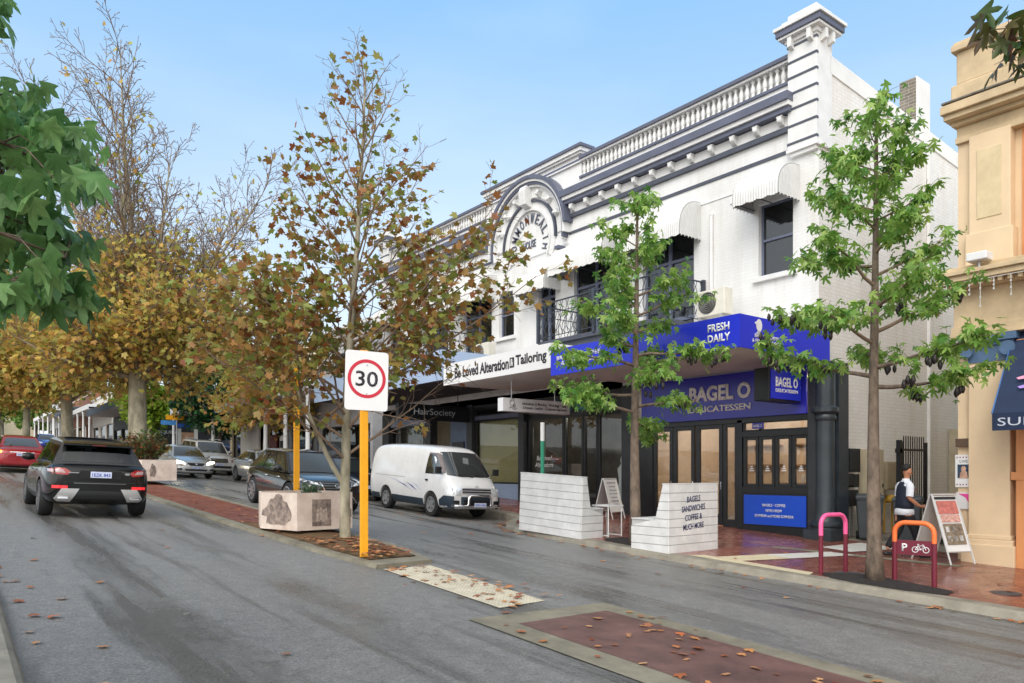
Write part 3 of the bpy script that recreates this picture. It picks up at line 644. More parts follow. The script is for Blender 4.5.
# engaged column at the corner
b = MB(); cx_, cy_ = FX+.12, 9.32
b.lathe([(.30, -1.85), (.30, -1.25), (.33, -1.22), (.33, -1.17), (.27, -1.12), (.24, -1.05), (.22, -.9), (.205, 1.15), (.24, 1.2), (.24, 1.26), (.22, 1.3), (.29, 1.36), (.29, 1.45), (.22, 1.5), (.22, 2.5)], (cx_, cy_, 0), 20)
b.box(cx_-.34, cx_+.34, cy_-.34, cy_+.34, -1.85, -1.3); b.box(FX+.36, FX+.78, 9.12, 9.4, -1.8, 2.5)
b.build('corner_column', char2, CB, smooth='auto')
# deli shopfront
sg = MB(); sg.box(FX-.1, FX-.02, 9.66, 14.72, 1.35, 2.47); sgo = sg.build('shop_sign', blued, CB)
text('lettering', 'BAGEL O', M_road(12.07, 2.02, FX-.102), 1.88, .40, silv, sgo, bold=.035, ext=.02)
text('lettering', 'DELICATESSEN', M_road(12.07, 1.62, FX-.102), 1.88, .16, silv, sgo, bold=.02, ext=.02)
text('lettering', "'", M_road(10.97, 2.2, FX-.102), .03, .09, silv, sgo, ext=.02)
def glazed(y0, y1, z0, z1, fr=.06, m=blk, name='window', x=FX+.05, par=CB, gm=None, low=None, label=None):
    b = MB(); b.box(x, x+.08, y0, y0+fr, z0, z1); b.box(x, x+.08, y1-fr, y1, z0, z1); b.box(x+.003, x+.077, y0+fr, y1-fr, z0, z0+(low or fr)); b.box(x+.003, x+.077, y0+fr, y1-fr, z1-fr, z1)
    o = b.build(name, m, par, bevel=.004, label=label)
    g = MB(); g.quad((x+.04, y1-fr, z0+fr), (x+.04, y0+fr, z0+fr), (x+.04, y0+fr, z1-fr), (x+.04, y1-fr, z1-fr)); g.build('pane', gm or glass, o); return o
for y0, y1 in ((14.42, 13.72), (13.70, 12.98), (12.92, 12.08)): 
    o = glazed(y1, y0, gf(y1)-.02+.06, 1.22, .11, name='glazed_door', low=.28)
    h = MB(); h.box(FX+.02, FX+.05, y1+.02, y1+.05, -.45, -.25); h.build('handle', chrome, o)
o = glazed(11.62, 12.06, gf(11.6)+.02, 1.22, .09, name='glazed_door', low=.2)
b = MB(); b.box(FX+.02, FX+.2, 11.47, 11.62, gf(11.5)-.1, 1.3); b.box(FX+.02, FX+.2, 9.66, 14.98, 1.22, 1.36); b.box(FX+.02, FX+.2, 14.42, 14.98, gf(14.5)-.2, 1.3); b.box(FX+.02, FX+.2, 9.64, 11.47, -.52, -.36); b.box(FX+.03, FX+.2, 9.64, 11.47, gf(9.4)-.2, -.5); b.box(FX+.02, FX+.2, 9.64, 11.47, .86, 1.0)
b.build('shopfront_frame', blk, CB, bevel=.006)
glazed(10.98, 11.46, 1.0, 1.22+.02, .04); glazed(9.68, 10.96, 1.0, 1.24, .04)
for i in range(4):
    y0 = 9.68+i*.4475; o = glazed(y0, y0+.43, -.36, .86, .075, name='folding_window')
    m1 = MB(); zc = .02
    for k in range(3): m1.box(FX+.083, FX+.086, y0+.15+k*.02, y0+.28-k*.02, zc+.05*k, zc+.03+.05*k)
    m1.build('window_lettering', wht, o)
b = MB(); b.box(FX-.0, FX+.03, 9.72, 11.40, -1.28, -.56); pn = b.build('stall_panel', blueb, CB)
text('lettering', 'BAGELS · COFFEE', M_road(10.56, -.80, FX-.002), .62, .065, wht, pn, bold=.015, ext=.004); text('lettering', 'NITRO BREW', M_road(10.56, -.93, FX-.002), .44, .065, wht, pn, bold=.015, ext=.004)
text('lettering', 'SCHMEAR and MORE SCHMEAR', M_road(10.56, -1.06, FX-.002), 1.05, .065, wht, pn, bold=.015, ext=.004)
b = MB(); b.box(FX+.03, FX+.045, 10.86, 11.18, 1.06, 1.2); o = b.build('window_sticker', blued, CB); text('lettering', 'BAGEL O', M_road(11.02, 1.13, FX+.028), .24, .06, silv, o)
# deli interior: floor, walls, counter, lamps
inb = mat('deli_wall', srgb('b9a288'), .7, var=.12, vs=2); 
b = MB(); X2 = 20.5
b.quad((FX+.3, 9.65, -1.5), (X2, 9.65, -1.5), (X2, 9.65, 2.4), (FX+.3, 9.65, 2.4)); b.quad((X2, 9.65, -1.5), (X2, 14.98, -1.5), (X2, 14.98, 2.4), (X2, 9.65, 2.4)); b.quad((FX+.3, 14.98, -1.5), (X2, 14.98, -1.5), (X2, 14.98, 2.4), (FX+.3, 14.98, 2.4))
b.build('interior_wall', inb, CB); b = MB(); b.quad((FX+.2, 9.6, -1.40), (X2, 9.6, -1.40), (X2, 15, -1.38), (FX+.2, 15, -1.38)); b.build('interior_floor', mat('floor_tile', (.25, .23, .21), .4), CB)
b = MB(); b.quad((FX+.2, 9.6, 2.4), (X2, 9.6, 2.4), (X2, 15, 2.4), (FX+.2, 15, 2.4)); b.build('interior_ceiling', mat('ceiling', (.5, .45, .4), .8), CB)
b = MB(); b.box(17.6, 18.1, 9.9, 11.4, -1.4, -.35); o = b.build('counter', wht, CB); b = MB(); b.box(17.55, 18.15, 9.85, 11.45, -.35, -.28); b.build('counter_top', mat('counter_wood', (.3, .18, .1), .4), o)
for k in range(5):
    b = MB(); b.lathe([(.05, 0), (.05, .16), (.03, .2), (.0, .22)], (17.8, 10.05+k*.28, -.28), 10); b.build('jar', mat('jar', (.5, .48, .44), .3), o)
b = MB()
for k in range(3): b.box(20.3, 20.5, 10+k*1.6, 11.2+k*1.6, .2+.0, .24); b.box(20.3, 20.5, 10+k*1.6, 11.2+k*1.6, .8, .84)
b.build('shelf', mat('counter_wood', (.3, .18, .1), .4), CB)
for k, (lx, ly) in enumerate(((17.2, 10.3), (17.2, 11.6), (18.6, 13.4))):
    b = MB(); b.lathe([(.05, 0), (.07, .03), (.07, .05)], (lx, ly, 2.3), 10); o = b.build('downlight', mat('downlight_lit', (.9, .8, .6), .4, emit=(1, .82, .55), es=25), CB)
    ld = bpy.data.lights.new('deli_lamp', 'POINT'); ld.energy = 34; ld.color = (1, .88, .74); ld.shadow_soft_size = .08; lo = bpy.data.objects.new('deli_lamp', ld); col.objects.link(lo); lo.location = (lx+.2, ly, 2.1); adopt(lo, CB); lo.location = (lx+.2, ly, 2.1)
# alteration shop (y 15.5 - 20.2)
b = MB(); b.box(FX+.25, FX+.3, 16.4, 19.8, 1.95, 2.7); b.build('transom_panel', teal, CB)
b = MB(); b.box(FX+.18, FX+.3, 15.55, 20.15, 1.82, 1.95); b.box(FX+.18, FX+.3, 15.5, 16.4, 1.9, 2.7); b.box(FX+.18, FX+.27, 17.9, 18.0, 1.9, 2.7); b.box(FX+.1, FX+.3, 15.55, 20.15, gf(16)-.1, gf(16)+.42); b.build('shopfront_frame', blk, CB)
for y0, y1, nm in ((15.6, 16.7, 'shop_window'), (16.72, 17.35, 'shop_window'), (17.37, 18.25, 'glazed_door'), (18.28, 20.12, 'shop_window')):
    o = glazed(y0, y1, gf(y0)+.12, 1.82, .08, name=nm, x=FX+.12)
    if y0 > 18.2: text('window_lettering', 'Be Loved\nAlterations', M_road(19.3, .35, FX+.15), .95, .38, wht, o, shear=.3, bold=.004, ext=.003)
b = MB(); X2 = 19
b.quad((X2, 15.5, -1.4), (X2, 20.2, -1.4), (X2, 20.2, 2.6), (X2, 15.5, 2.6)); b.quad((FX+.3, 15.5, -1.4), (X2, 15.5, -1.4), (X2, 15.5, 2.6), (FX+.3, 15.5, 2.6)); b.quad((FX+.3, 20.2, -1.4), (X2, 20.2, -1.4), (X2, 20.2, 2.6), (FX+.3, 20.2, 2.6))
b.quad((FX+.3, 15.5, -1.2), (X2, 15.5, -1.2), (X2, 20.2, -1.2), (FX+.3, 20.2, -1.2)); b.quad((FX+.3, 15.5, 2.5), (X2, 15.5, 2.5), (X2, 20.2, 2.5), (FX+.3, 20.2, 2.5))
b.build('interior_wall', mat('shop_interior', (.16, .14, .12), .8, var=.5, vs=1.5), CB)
ld = bpy.data.lights.new('shop_lamp', 'POINT'); ld.energy = 25; ld.color = (1, .9, .75); ld.shadow_soft_size = .1; lo = bpy.data.objects.new('shop_lamp', ld); col.objects.link(lo); adopt(lo, CB); lo.location = (17.4, 16.8, 2.0)
# shop with papered window (20.45 - 23.25), then the hairdresser
b = MB(); b.box(FX+.1, FX+.3, 20.45, 23.25, gf(21)-.1, -.42); b.build('stall_wall', greyw, CB)
o = glazed(20.47, 23.23, -.42, 1.92, .06, name='shop_window', x=FX+.1); b = MB(); b.box(FX+.3, FX+.32, 20.4, 23.3, -.5, 2.0); b.build('window_paper', mat('window_paper', srgb('b5a77a'), .8, var=.12, vs=1.5), o)
b = MB(); b.box(FX+.08, FX+.3, 20.4, 23.3, 1.92, 2.06); b.build('shop_lintel', slate, CB)
o = glazed(20.47, 23.23, 2.06, 2.32, .05, name='shop_window', x=FX+.12)
b = MB(); b.box(FX+.08, FX+.34, 23.6, 24.9, gf(24)-.1, 2.3); b.build('shop_wall', mat('blue_grey_dark_wall', srgb('5d6b80'), .6, var=.15), CB)
b = MB(); b.box(FX+.02, FX+.08, 23.9, 24.7, gf(24)+.02, 1.15); o = b.build('dark_doorway', blk, CB); 
b = MB(); b.box(FX+.28, FX+.36, 24.9, 26.2, gf(25)-.1, 2.3); b.build('shop_wall', mat('tan_shutter', srgb('5c5440'), .6, var=.2), CB)
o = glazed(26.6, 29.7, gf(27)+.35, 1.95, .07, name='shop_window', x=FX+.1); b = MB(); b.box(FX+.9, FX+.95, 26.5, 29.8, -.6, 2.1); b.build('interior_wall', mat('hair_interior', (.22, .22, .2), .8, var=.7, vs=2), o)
b = MB(); b.box(FX+.05, FX+.3, 26.6, 29.7, gf(26)-.1, gf(27)+.35); b.box(FX+.05, FX+.3, 26.6, 29.7, 1.95, 2.29); b.build('shop_lintel', greyw, CB)
b = MB(); b.box(FX+.3, XB-.1, 9.9, 30.1, 2.42, 2.44); b.box(XB-3, XB-2.9, 9.9, 30.1, -1.5, 8); b.build('upper_floor', dark, CB)
b = MB(); b.box(FX-.01, FX+.14, 15.0, 15.06, 3.2, 7.4); b.tube([(FX-.04, 17.9, 7.25), (FX-.04, 19.6, 7.2), (FX-.04, 22, 7.15)], .01, 4); b.build('wall_cable', trimw, CB)
b = MB(); b.box(FX-.35, FX-.05, 18.0, 18.2, 7.05, 7.15); b.tube([(FX, 18.1, 7.1), (FX-.1, 18.1, 7.1)], .02, 5); b.build('floodlight', slate, CB)

# ------------------------------------------------------------------ cream building on the right
CR = thing('cream_building', 'cream and peach rendered heritage building with navy awning at the right', 'building', (15.6, 6.3, ZF(6.3)))
CX = 15.6; CS = 6.35; CE = -16
b = MB(); b.box(CX+.25, 30, CE, CS-.0, -2.6, 6.9); b.build('wall', cream, CR)
b = MB(); b.box(CX+.22, CX+.26, CE, 5.3, -2.5, 6.85); b.build('wall_panel', peach, CR)
pil = [(5.42, 6.12), (1.6, 2.3), (-2.4, -1.7), (-6.4, -5.7)]
for y0, y1 in pil:
    b = MB(); b.box(CX, CX+.26, y0, y1, -2.4, 2.35); b.box(CX-.06, CX+.26, y0-.06, y1+.06, -2.4, -1.25); b.box(CX-.1, CX+.26, y0-.1, y1+.1, -2.4, -1.35-.0); b.box(CX-.03, CX+.26, y0-.03, y1+.03, -1.25, -1.17)
    b.box(CX+.02, CX+.26, y0, y1, 3.9, 6.35); b.box(CX-.02, CX+.26, y0-.05, y1+.05, 3.9, 4.5); b.build('pilaster', cream, CR, bevel=.015)
b = MB(); b.box(CX+.12, CX+.3, 6.12, CS, -2.4, 6.85); b.build('corner_strip', cream, CR)
b = MB(); b.box(CX+.005, CX+.03, 5.56, 5.98, 4.75, 6.05); b.build('pilaster_panel', mat('cream_panel', srgb('d4c09a'), .8, var=.15), CR, bevel=.01)
b = MB()
for e, za, zb in ((.10, 2.62, 2.75), (.04, 2.75, 3.45), (.12, 2.55, 2.62), (.22, 3.45, 3.55), (.42, 3.55, 3.66), (.48, 3.66, 3.74), (.30, 3.74, 3.84)): b.box(CX-e, CX+.27, CE, CS+e*.4, za, zb)
b.build('entablature', creamd, CR, bevel=.01)
b = MB(); y = CS-.05
while y > -8: b.box(CX-.34, CX-.2, y-.07, y, 3.46, 3.55); y -= .16
tag(b.build('dentil_course', creamd, CR), kind='stuff')
for y0, y1 in pil:
    b = MB(); b.box(CX-.06, CX+.26, y0-.08, y1+.08, 2.35, 2.42); b.box(CX-.12, CX+.26, y0-.14, y1+.14, 2.42, 2.55); b.box(CX-.02, CX+.2, y0, y1, 2.05, 2.35)
    for yy in (y0, y1): b.lathe([(0, -.02), (.13, -.02), (.13, .0), (.1, .03), (.05, .05), (.05, .3), (0, .3)], n=14, M=Matrix.Translation((CX-.12, yy, 2.26)) @ Matrix.Rotation(R(90), 4, 'Y'))
    b.build('capital', steelb, CR, smooth='auto')
b = MB(); zc = 6.35
for e, za, zb in ((.06, 6.3, 6.42), (.02, 6.42, 6.62), (.15, 6.62, 6.7), (.34, 6.70, 6.80), (.42, 6.80, 6.96), (.30, 6.96, 7.02)): b.box(CX-e+.1, CX+.27, CE, CS+e*.35, za, zb)
b.build('cornice', creamd, CR, bevel=.01)
b = MB(); b.box(CX-.36+.1, CX+.3, CE, CS+.15, 7.02, 7.05); b.build('cornice_lead', mat('lead_grey', (.16, .15, .13), .8, var=.5, vs=6), CR)
b = MB(); b.box(CX+.1, CX+.6, CE, CS-.02, 7.04, 8.05); b.box(CX-.02, CX+.6, CE, CS+.08, 7.05, 7.42); b.box(CX+.03, CX+.6, 5.4, CS, 7.42, 8.05); b.build('parapet', creamd, CR, bevel=.03)
b = MB(); b.box(CX-.06, CX+.7, CE, CS+.06, 8.05, 8.17); b.box(CX-.02, CX+.66, CE, CS+.03, 8.17, 8.23); b.build('parapet_coping', creamd, CR, bevel=.01)
b = MB(); b.lathe([(0, 0), (.2, 0), (.2, .02), (.14, .05), (0, .07)], n=20, M=Matrix.Translation((CX+.21, 5.72, 6.52)) @ Matrix.Rotation(R(-90), 4, 'Y')); b.build('roundel', peach, CR)
for y0 in (2.15, -1.85): window(y0, y0+2.85, 4.35, 6.1, x=CX+.16, m=steelb, par=CR)
b = MB()
for y0 in (2.15, -1.85): b.box(CX+.1, CX+.28, y0+2.85, y0+2.97, 4.22, 6.1); b.box(CX+.1, CX+.28, y0-.12, y0, 4.22, 6.1); b.box(CX+.09, CX+.28, y0-.12, y0+2.97, 6.1, 6.22); b.box(CX-.02, CX+.28, y0-.16, y0+3.01, 4.1, 4.22)
b.build('window_surround', mat('pale_surround', srgb('e6d6b8'), .7), CR, bevel=.01)
for y0 in (2.5, -1.5): o = glazed(y0, y0+2.6, -1.2, 1.9, .09, m=mat('timber_frame', srgb('8a5a3c'), .5, var=.2), name='shop_window', x=CX+.1, par=CR, gm=dglass)
b = MB(); b.box(CX-.02, CX+.22, 5.12, 5.32, -1.9, 2.4); b.box(CX-.035, CX+.215, 5.05, 5.4, -.15, .0); b.build('window_surround', peach, CR, bevel=.01)
# navy dutch awning with its frame
b = MB(); y0, y1 = 5.38, 1.2
b.add([(14.7, y0, 1.02), (CX+.2, y0, 2.7), (CX+.2, y1, 2.7), (14.7, y1, 1.02), (14.7, y0, .72), (14.7, y1, .72), (CX+.2, y0, 1.02), (CX+.2, y1, 1.02)], [(0, 1, 2, 3), (4, 0, 3, 5), (0, 6, 1), (3, 2, 7)])
aw = b.build('awning', navy, CR); aw.modifiers.new('s', 'SOLIDIFY').thickness = .012
b = MB(); b.tube([(14.69, y0+.005, 1.02), (CX+.2, y0+.005, 2.7)], .012, 5); b.build('awning_piping', mat('piping_blue', srgb('3a6fb0'), .5), aw)
text('lettering', 'SUBIACO', M_road(4.62, .87, 14.69), 1.35, .14, mat('pale_ink', srgb('c9cfdc'), .6), aw, ext=.003)
sl = Matrix(((0, .47, -.88, 15.02), (-1, 0, 0, 4.75), (0, .88, .47, 1.62), (0, 0, 0, 1)))
for k, (cc, dy, dx) in enumerate((('eec48a', .22, .05), ('e39ab8', .05, -.05), ('b08fe0', -.14, .0), ('f0e6ea', .12, .25))):
    P = [(-.32+dx, dy-.03), (-.12+dx, dy+.03), (.1+dx, dy+.10), (.5+dx, dy+.12), (.5+dx, dy-.1), (.1+dx, dy-.1), (-.15+dx, dy-.06), (-.28+dx, dy-.07)]
    q = MB(); q.prism(P, sl @ Matrix.Translation((0, 0, .012+.003*k)), .003); q.build('painted_flourish', mat('flourish_'+cc, srgb(cc), .6), aw)
# ------------------------------------------------------------------ shops further up the street
def shop(name, label, y0, y1, h, wm, aw_m, aw_z, x=16.1, aw_x=13.0, dep=14, par_h=.5, win_m=None, awt=.45, up=True, seed=0, wall2=None, posts=0, cat='building'):
    g = random.Random(seed); zg = ZF(y0) if y0 < 60 else ZR(12.4, y0)+.13; zt = zg+h
    o = thing(name, label, cat, (x, y0, zg), 'shops further up the street')
    hs = []; n = max(1, int((y1-y0)/3.2)); ww = (y1-y0)/n
    gh = [(y0+i*ww+.25, y0+(i+1)*ww-.25, zg+.55, zg+2.7) for i in range(n)]
    uh = [(y0+i*ww+ww*.3, y0+(i+1)*ww-ww*.3, zg+4.7, zg+6.3) for i in range(n)] if up and h > 6.8 else []
    b = MB(); wall_x(b, x, y0, y1, zg-.6, zt, gh+uh, .2)
    b.quad((x, y0, zg-.6), (x+dep, y0, zg-.6), (x+dep, y0, zt), (x, y0, zt)); b.quad((x, y1, zg-.6), (x+dep, y1, zg-.6), (x+dep, y1, zt), (x, y1, zt)); b.quad((x, y0, zt-.3), (x+dep, y0, zt-.3), (x+dep, y1, zt-.3), (x, y1, zt-.3)); b.quad((x+dep, y0, zg), (x+dep, y1, zg), (x+dep, y1, zt), (x+dep, y0, zt))
    b.build('wall', wm, o)
    b = MB(); b.box(x-.12, x+.25, y0-.02, y1+.02, zt, zt+.14); b.box(x-.06, x+.2, y0, y1, zt-.5, zt-.42); b.build('parapet_coping', trimw, o)
    for a, c, d, e in gh: glazed(a, c, d, e, .07, name='shop_window', x=x+.1, par=o, gm=dglass, m=g.choice((blk, wht, char)))
    for a, c, d, e in uh: glazed(a, c, d, e, .07, name='window', x=x+.1, par=o, gm=dglass, m=g.choice((slate, wht)))
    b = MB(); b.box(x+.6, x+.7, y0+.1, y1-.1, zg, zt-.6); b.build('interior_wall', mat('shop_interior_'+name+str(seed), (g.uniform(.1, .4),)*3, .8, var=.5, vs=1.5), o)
    b = MB(); b.box(aw_x+.03, x, y0+.05, y1-.05, aw_z+.02, aw_z+.2); a = b.build('awning', soffit, o)
    b = MB(); b.box(aw_x, aw_x+.03, y0+.05, y1-.05, aw_z, aw_z+awt); b.box(aw_x+.03, x, y0+.05, y0+.08, aw_z, aw_z+awt); f = b.build('fascia', aw_m, a)
    for i in range(posts):
        yy = y0+.4+(y1-y0-.8)*i/max(1, posts-1); b = MB(); b.lathe([(.16, zg-.1), (.16, zg+.4), (.11, zg+.5), (.09, aw_z-.3), (.14, aw_z-.1), (.14, aw_z)], (aw_x+.15, yy, 0), 10); b.build('post', wht, o, smooth='auto')
    return o, f, zg
lg_ = mat('light_grey_wall', srgb('c4c6ca'), .7, var=.15); midg = mat('mid_grey_fascia', srgb('8d9299'), .6, var=.1); crw = mat('cream_wall', srgb('dccfae'), .7, var=.12)
dkf = mat('dark_grey_fascia', srgb('4a505c'), .6, var=.1); offw = mat('off_white_wall', srgb('dedad2'), .7, var=.12); brn = mat('brown_brick_wall', srgb('8a5d45'), .8, var=.25, vs=3); dkw = mat('black_wall', srgb('26282d'), .5, var=.2)
o, f, z = shop('shop_building', 'pale grey shop with white posts beyond the corner building', 31.5, 37.6, 7.4, lg_, wht, 3.6, seed=1, posts=3)
b = MB(); b.box(12.9, 12.99, 35.2, 37.4, 3.55, 4.6); s_ = b.build('awning_sign', wht, f)
b = MB()
for y0, y1, z0, z1 in ((35.2, 37.4, 3.55, 3.65), (35.2, 37.4, 4.5, 4.6), (35.2, 35.3, 3.65, 4.5), (37.3, 37.4, 3.65, 4.5)): b.box(12.87, 12.90, y0, y1, z0, z1)
b.build('sign_border', red, s_); b = MB(); b.box(12.8, 12.82, 32, 34, 3.65, 3.95); b.build('fascia_panel', mat('purple_panel', srgb('6f4fb0'), .5), f)
o, f, z = shop('shop_building', 'grey single-storey shop with white shutters and a dark red door', 37.8, 45.4, 5.4, midg, midg, 3.4, seed=2)
b = MB(); b.box(15.95, 16.05, 43.3, 44.5, z, z+2.3); dd = b.build('door', mat('dark_red_door', srgb('5a1f1c'), .5), o); b = MB(); b.box(15.9, 15.95, 43.4, 43.45, z+1, z+1.2); b.build('handle', chrome, dd)
for yy in (42.5, 45.0):
    b = MB(); b.box(15.97, 16.03, yy-.35, yy+.35, z+.4, z+2.2); sh = b.build('shutter', wht, o)
    b = MB(); b.box(15.94, 15.97, yy-.22, yy+.22, z+.9, z+1.9); b.build('shutter_pane', dark, sh)
o, f, z = shop('shop_building', 'cream two-storey shop behind the dark evergreen street tree', 45.6, 55.5, 7.6, crw, lg_, 3.9, seed=3, posts=2)
b = MB(); b.box(15.9, 16.02, 46.2, 49.6, z-.2, z+3.0); b.build('blank_wall_panel', offw, o)
o, f, z = shop('corner_shop', 'charcoal corner shop with white lettering across the side street', 66, 81, 5.2, dkw, dkf, 5.2, x=13.9, aw_x=11.6, seed=4, awt=.6)
text('lettering', 'DECJUBA', face_m(15.1, 65.98, z+1.95, CAMW), 1.75, .34, wht, o, bold=.015, ext=.03)
b = MB(); b.box(16.2, 17.6, 65.9, 66.0, z+.1, z+2.0); b.build('shop_window', mat('warm_window', srgb('c99a7a'), .5, var=.4, vs=3), o); b = MB(); b.box(17.3, 17.6, 65.86, 65.9, z, z+2.3); b.box(16.0, 16.3, 65.86, 65.9, z, z+2.3); b.build('window_mullion', offw, o)
b = MB(); b.box(11.6, 19.5, 63.6, 66, 5.2, 5.8); b.build('side_awning', mat('brown_soffit', srgb('8a6a58'), .7), o)
shop('shop_building', 'white shop with white verandah posts far up the street', 81.2, 93, 5.6, offw, wht, 6.0, x=13.9, aw_x=11.8, seed=5, posts=4)
shop('shop_building', 'brown brick shop far up the street', 93.2, 108, 6.4, brn, dkf, 6.6, x=13.9, aw_x=11.8, seed=6, posts=4)
shop('shop_building', 'pale grey shop farthest up the street', 108.2, 130, 7.4, lg_, wht, 7.3, x=13.9, aw_x=11.8, seed=7, posts=5)
shop('shop_building', 'cream shop at the crest of the street at the top', 175, 200, 6.4, crw, dkf, 11.4, x=2.5, aw_x=.5, seed=8, posts=3)
# ------------------------------------------------------------------ things on the building and the footpath
def ac_unit(label, x, y, z, rot=0):
    t = thing('air_conditioner', label, 'air conditioner', (x, y, z), 'air conditioners on the awning roof')
    b = MB(); b.box(x-.16, x+.16, y-.42, y+.42, z+.08, z+.72); body = b.build('casing', mat('ac_cream', srgb('d9d5c8'), .5, var=.1), t, bevel=.02)
    b = MB()
    for k in range(6): b.lathe([(.045*k+.03, 0), (.045*k+.04, .012), (.045*k+.05, 0)], n=20, M=Matrix.Translation((x-.165, y+.1, z+.4)) @ Matrix.Rotation(R(-90), 4, 'Y'))
    b.build('fan_grille', mat('grille_grey', (.25, .25, .24), .5), t); b = MB(); b.lathe([(0, 0), (.27, 0), (.27, .004), (0, .004)], n=24, M=Matrix.Translation((x-.161, y+.1, z+.4)) @ Matrix.Rotation(R(-90), 4, 'Y')); b.build('fan_opening', dark, t)
    b = MB(); b.box(x-.2, x+.2, y-.35, y-.3, z, z+.08); b.box(x-.2, x+.2, y+.3, y+.35, z, z+.08); b.box(x+.165, x+.19, y-.35, y+.35, z+.02, z+.05); b.build('mounting_frame', galv, t)
ac_unit('cream outdoor air conditioner on the awning roof beside the near end of the balcony', 15.3, 11.75, 3.75)
ac_unit('cream outdoor air conditioner above the white alterations awning near the small upper window', 15.3, 21.5, 3.75)
# hanging blade sign of the deli, facing up and down the street
t = thing('hanging_sign', 'blue deli blade sign with pale lettering hanging under the blue awning', 'hanging sign', (14.6, 9.75, 2.4))
b = MB(); b.box(14.55, 15.8, 9.72, 10.1, 1.58, 2.30); bx = b.build('sign_box', blk, t, bevel=.01)
b = MB(); b.box(14.6, 15.76, 9.70, 9.72, 1.62, 2.26); b.build('sign_face', blue, t)
text('lettering', 'BAGEL O', face_m(15.2, 9.70, 2.0, CAMW), .86, .22, silv, t, bold=.03); text('lettering', 'DELICATESSEN', face_m(15.2, 9.70, 1.81, CAMW), .86, .08, silv, t, bold=.02)
b = MB(); b.tube([(14.7, 9.85, 2.3), (14.7, 9.85, 2.52)], .015, 6); b.tube([(15.6, 9.85, 2.3), (15.6, 9.85, 2.52)], .015, 6); b.build('hanger', blk, t)
# alteration shop hanging light box
t = thing('hanging_sign', 'long white hanging sign with small black writing under the alterations awning', 'hanging sign', (14.2, 17.4, 2.7))
b = MB(); b.box(12.95, 15.5, 17.3, 17.55, 1.75, 2.13); b.build('sign_box', mat('sign_box_white', (.7, .7, .72), .5), t, bevel=.006)
text('lettering', 'Alterations & Mending · Weddings · Suits\n- Dressed - Leather - Costumes and more', face_m(14.5, 17.298, 1.94, CAMW), 1.75, .2, inkb, t, bold=.012, ext=.003)
swirl(face_m(13.3, 17.298, 1.95, CAMW), .3, inkb, t)
b = MB(); b.tube([(13.35, 17.42, 2.12), (13.35, 17.42, 2.74)], .016, 6); b.tube([(15.0, 17.42, 2.12), (15.0, 17.42, 2.74)], .016, 6); b.build('hanger', galv, t)
t = thing('hanging_sign', 'long black hanging sign with thin white lettering under the blue grey awning', 'hanging sign', (14.3, 23.5, 2.9))
b = MB(); b.box(12.95, 15.9, 23.4, 23.6, 1.85, 2.42); b.build('sign_box', mat('sign_black', srgb('15191d'), .3), t, bevel=.006)
text('lettering', 'HairSociety', face_m(14.45, 23.398, 2.13, CAMW), 1.75, .30, mat('dim_white', srgb('a8aeb2'), .5), t, ext=.003)
b = MB(); b.tube([(13.4, 23.5, 2.4), (13.4, 23.5, 2.95)], .015, 6); b.tube([(15.5, 23.5, 2.4), (15.5, 23.5, 2.95)], .015, 6); b.build('hanger', blk, t)
t = thing('sign_post', 'slim green and white post standing behind the left white bench', 'post', (11.75, 14.1, ZF(14.1)))
b = MB(); b.tube([(11.75, 14.1, ZF(14.1)), (11.75, 14.1, .75)], .05, 10); b.build('lower_post', mat('green_post', srgb('2c8a6e'), .5), t); b = MB(); b.tube([(11.75, 14.1, .75), (11.75, 14.1, 1.2)], .052, 10); b.build('upper_post', wht, t)
# icicle lights along the cream building
b = MB(); g = random.Random(3); y = 6.3
b.tube([(15.1, 6.4, 3.5), (15.1, -8, 3.5)], .008, 4)
while y > -4:
    l_ = g.uniform(.15, .55); b.tube([(15.1, y, 3.5), (15.1+g.uniform(-.03, .03), y, 3.5-l_)], .007, 4, cap=False)
    for k in range(3): b.box(15.09, 15.11, y-.012, y+.012, 3.5-l_*(k+1)/3-.02, 3.5-l_*(k+1)/3+.015)
    y -= g.uniform(.08, .3)
o = b.build('string_lights', mat('light_string', (.55, .55, .52), .4)); tag(o, 'unlit white icicle lights hanging along the cream building ledge', 'string lights')
t = thing('security_camera', 'small white box fitting on the ledge above the icicle lights', 'camera', (15.2, 5.75, 3.84))
b = MB(); b.box(15.05, 15.35, 5.6, 5.95, 3.85, 4.0); b.build('housing', wht, t, bevel=.02); b = MB(); b.tube([(15.2, 5.78, 3.7), (15.2, 5.78, 3.86)], .03, 8); b.build('mount', galv, t)
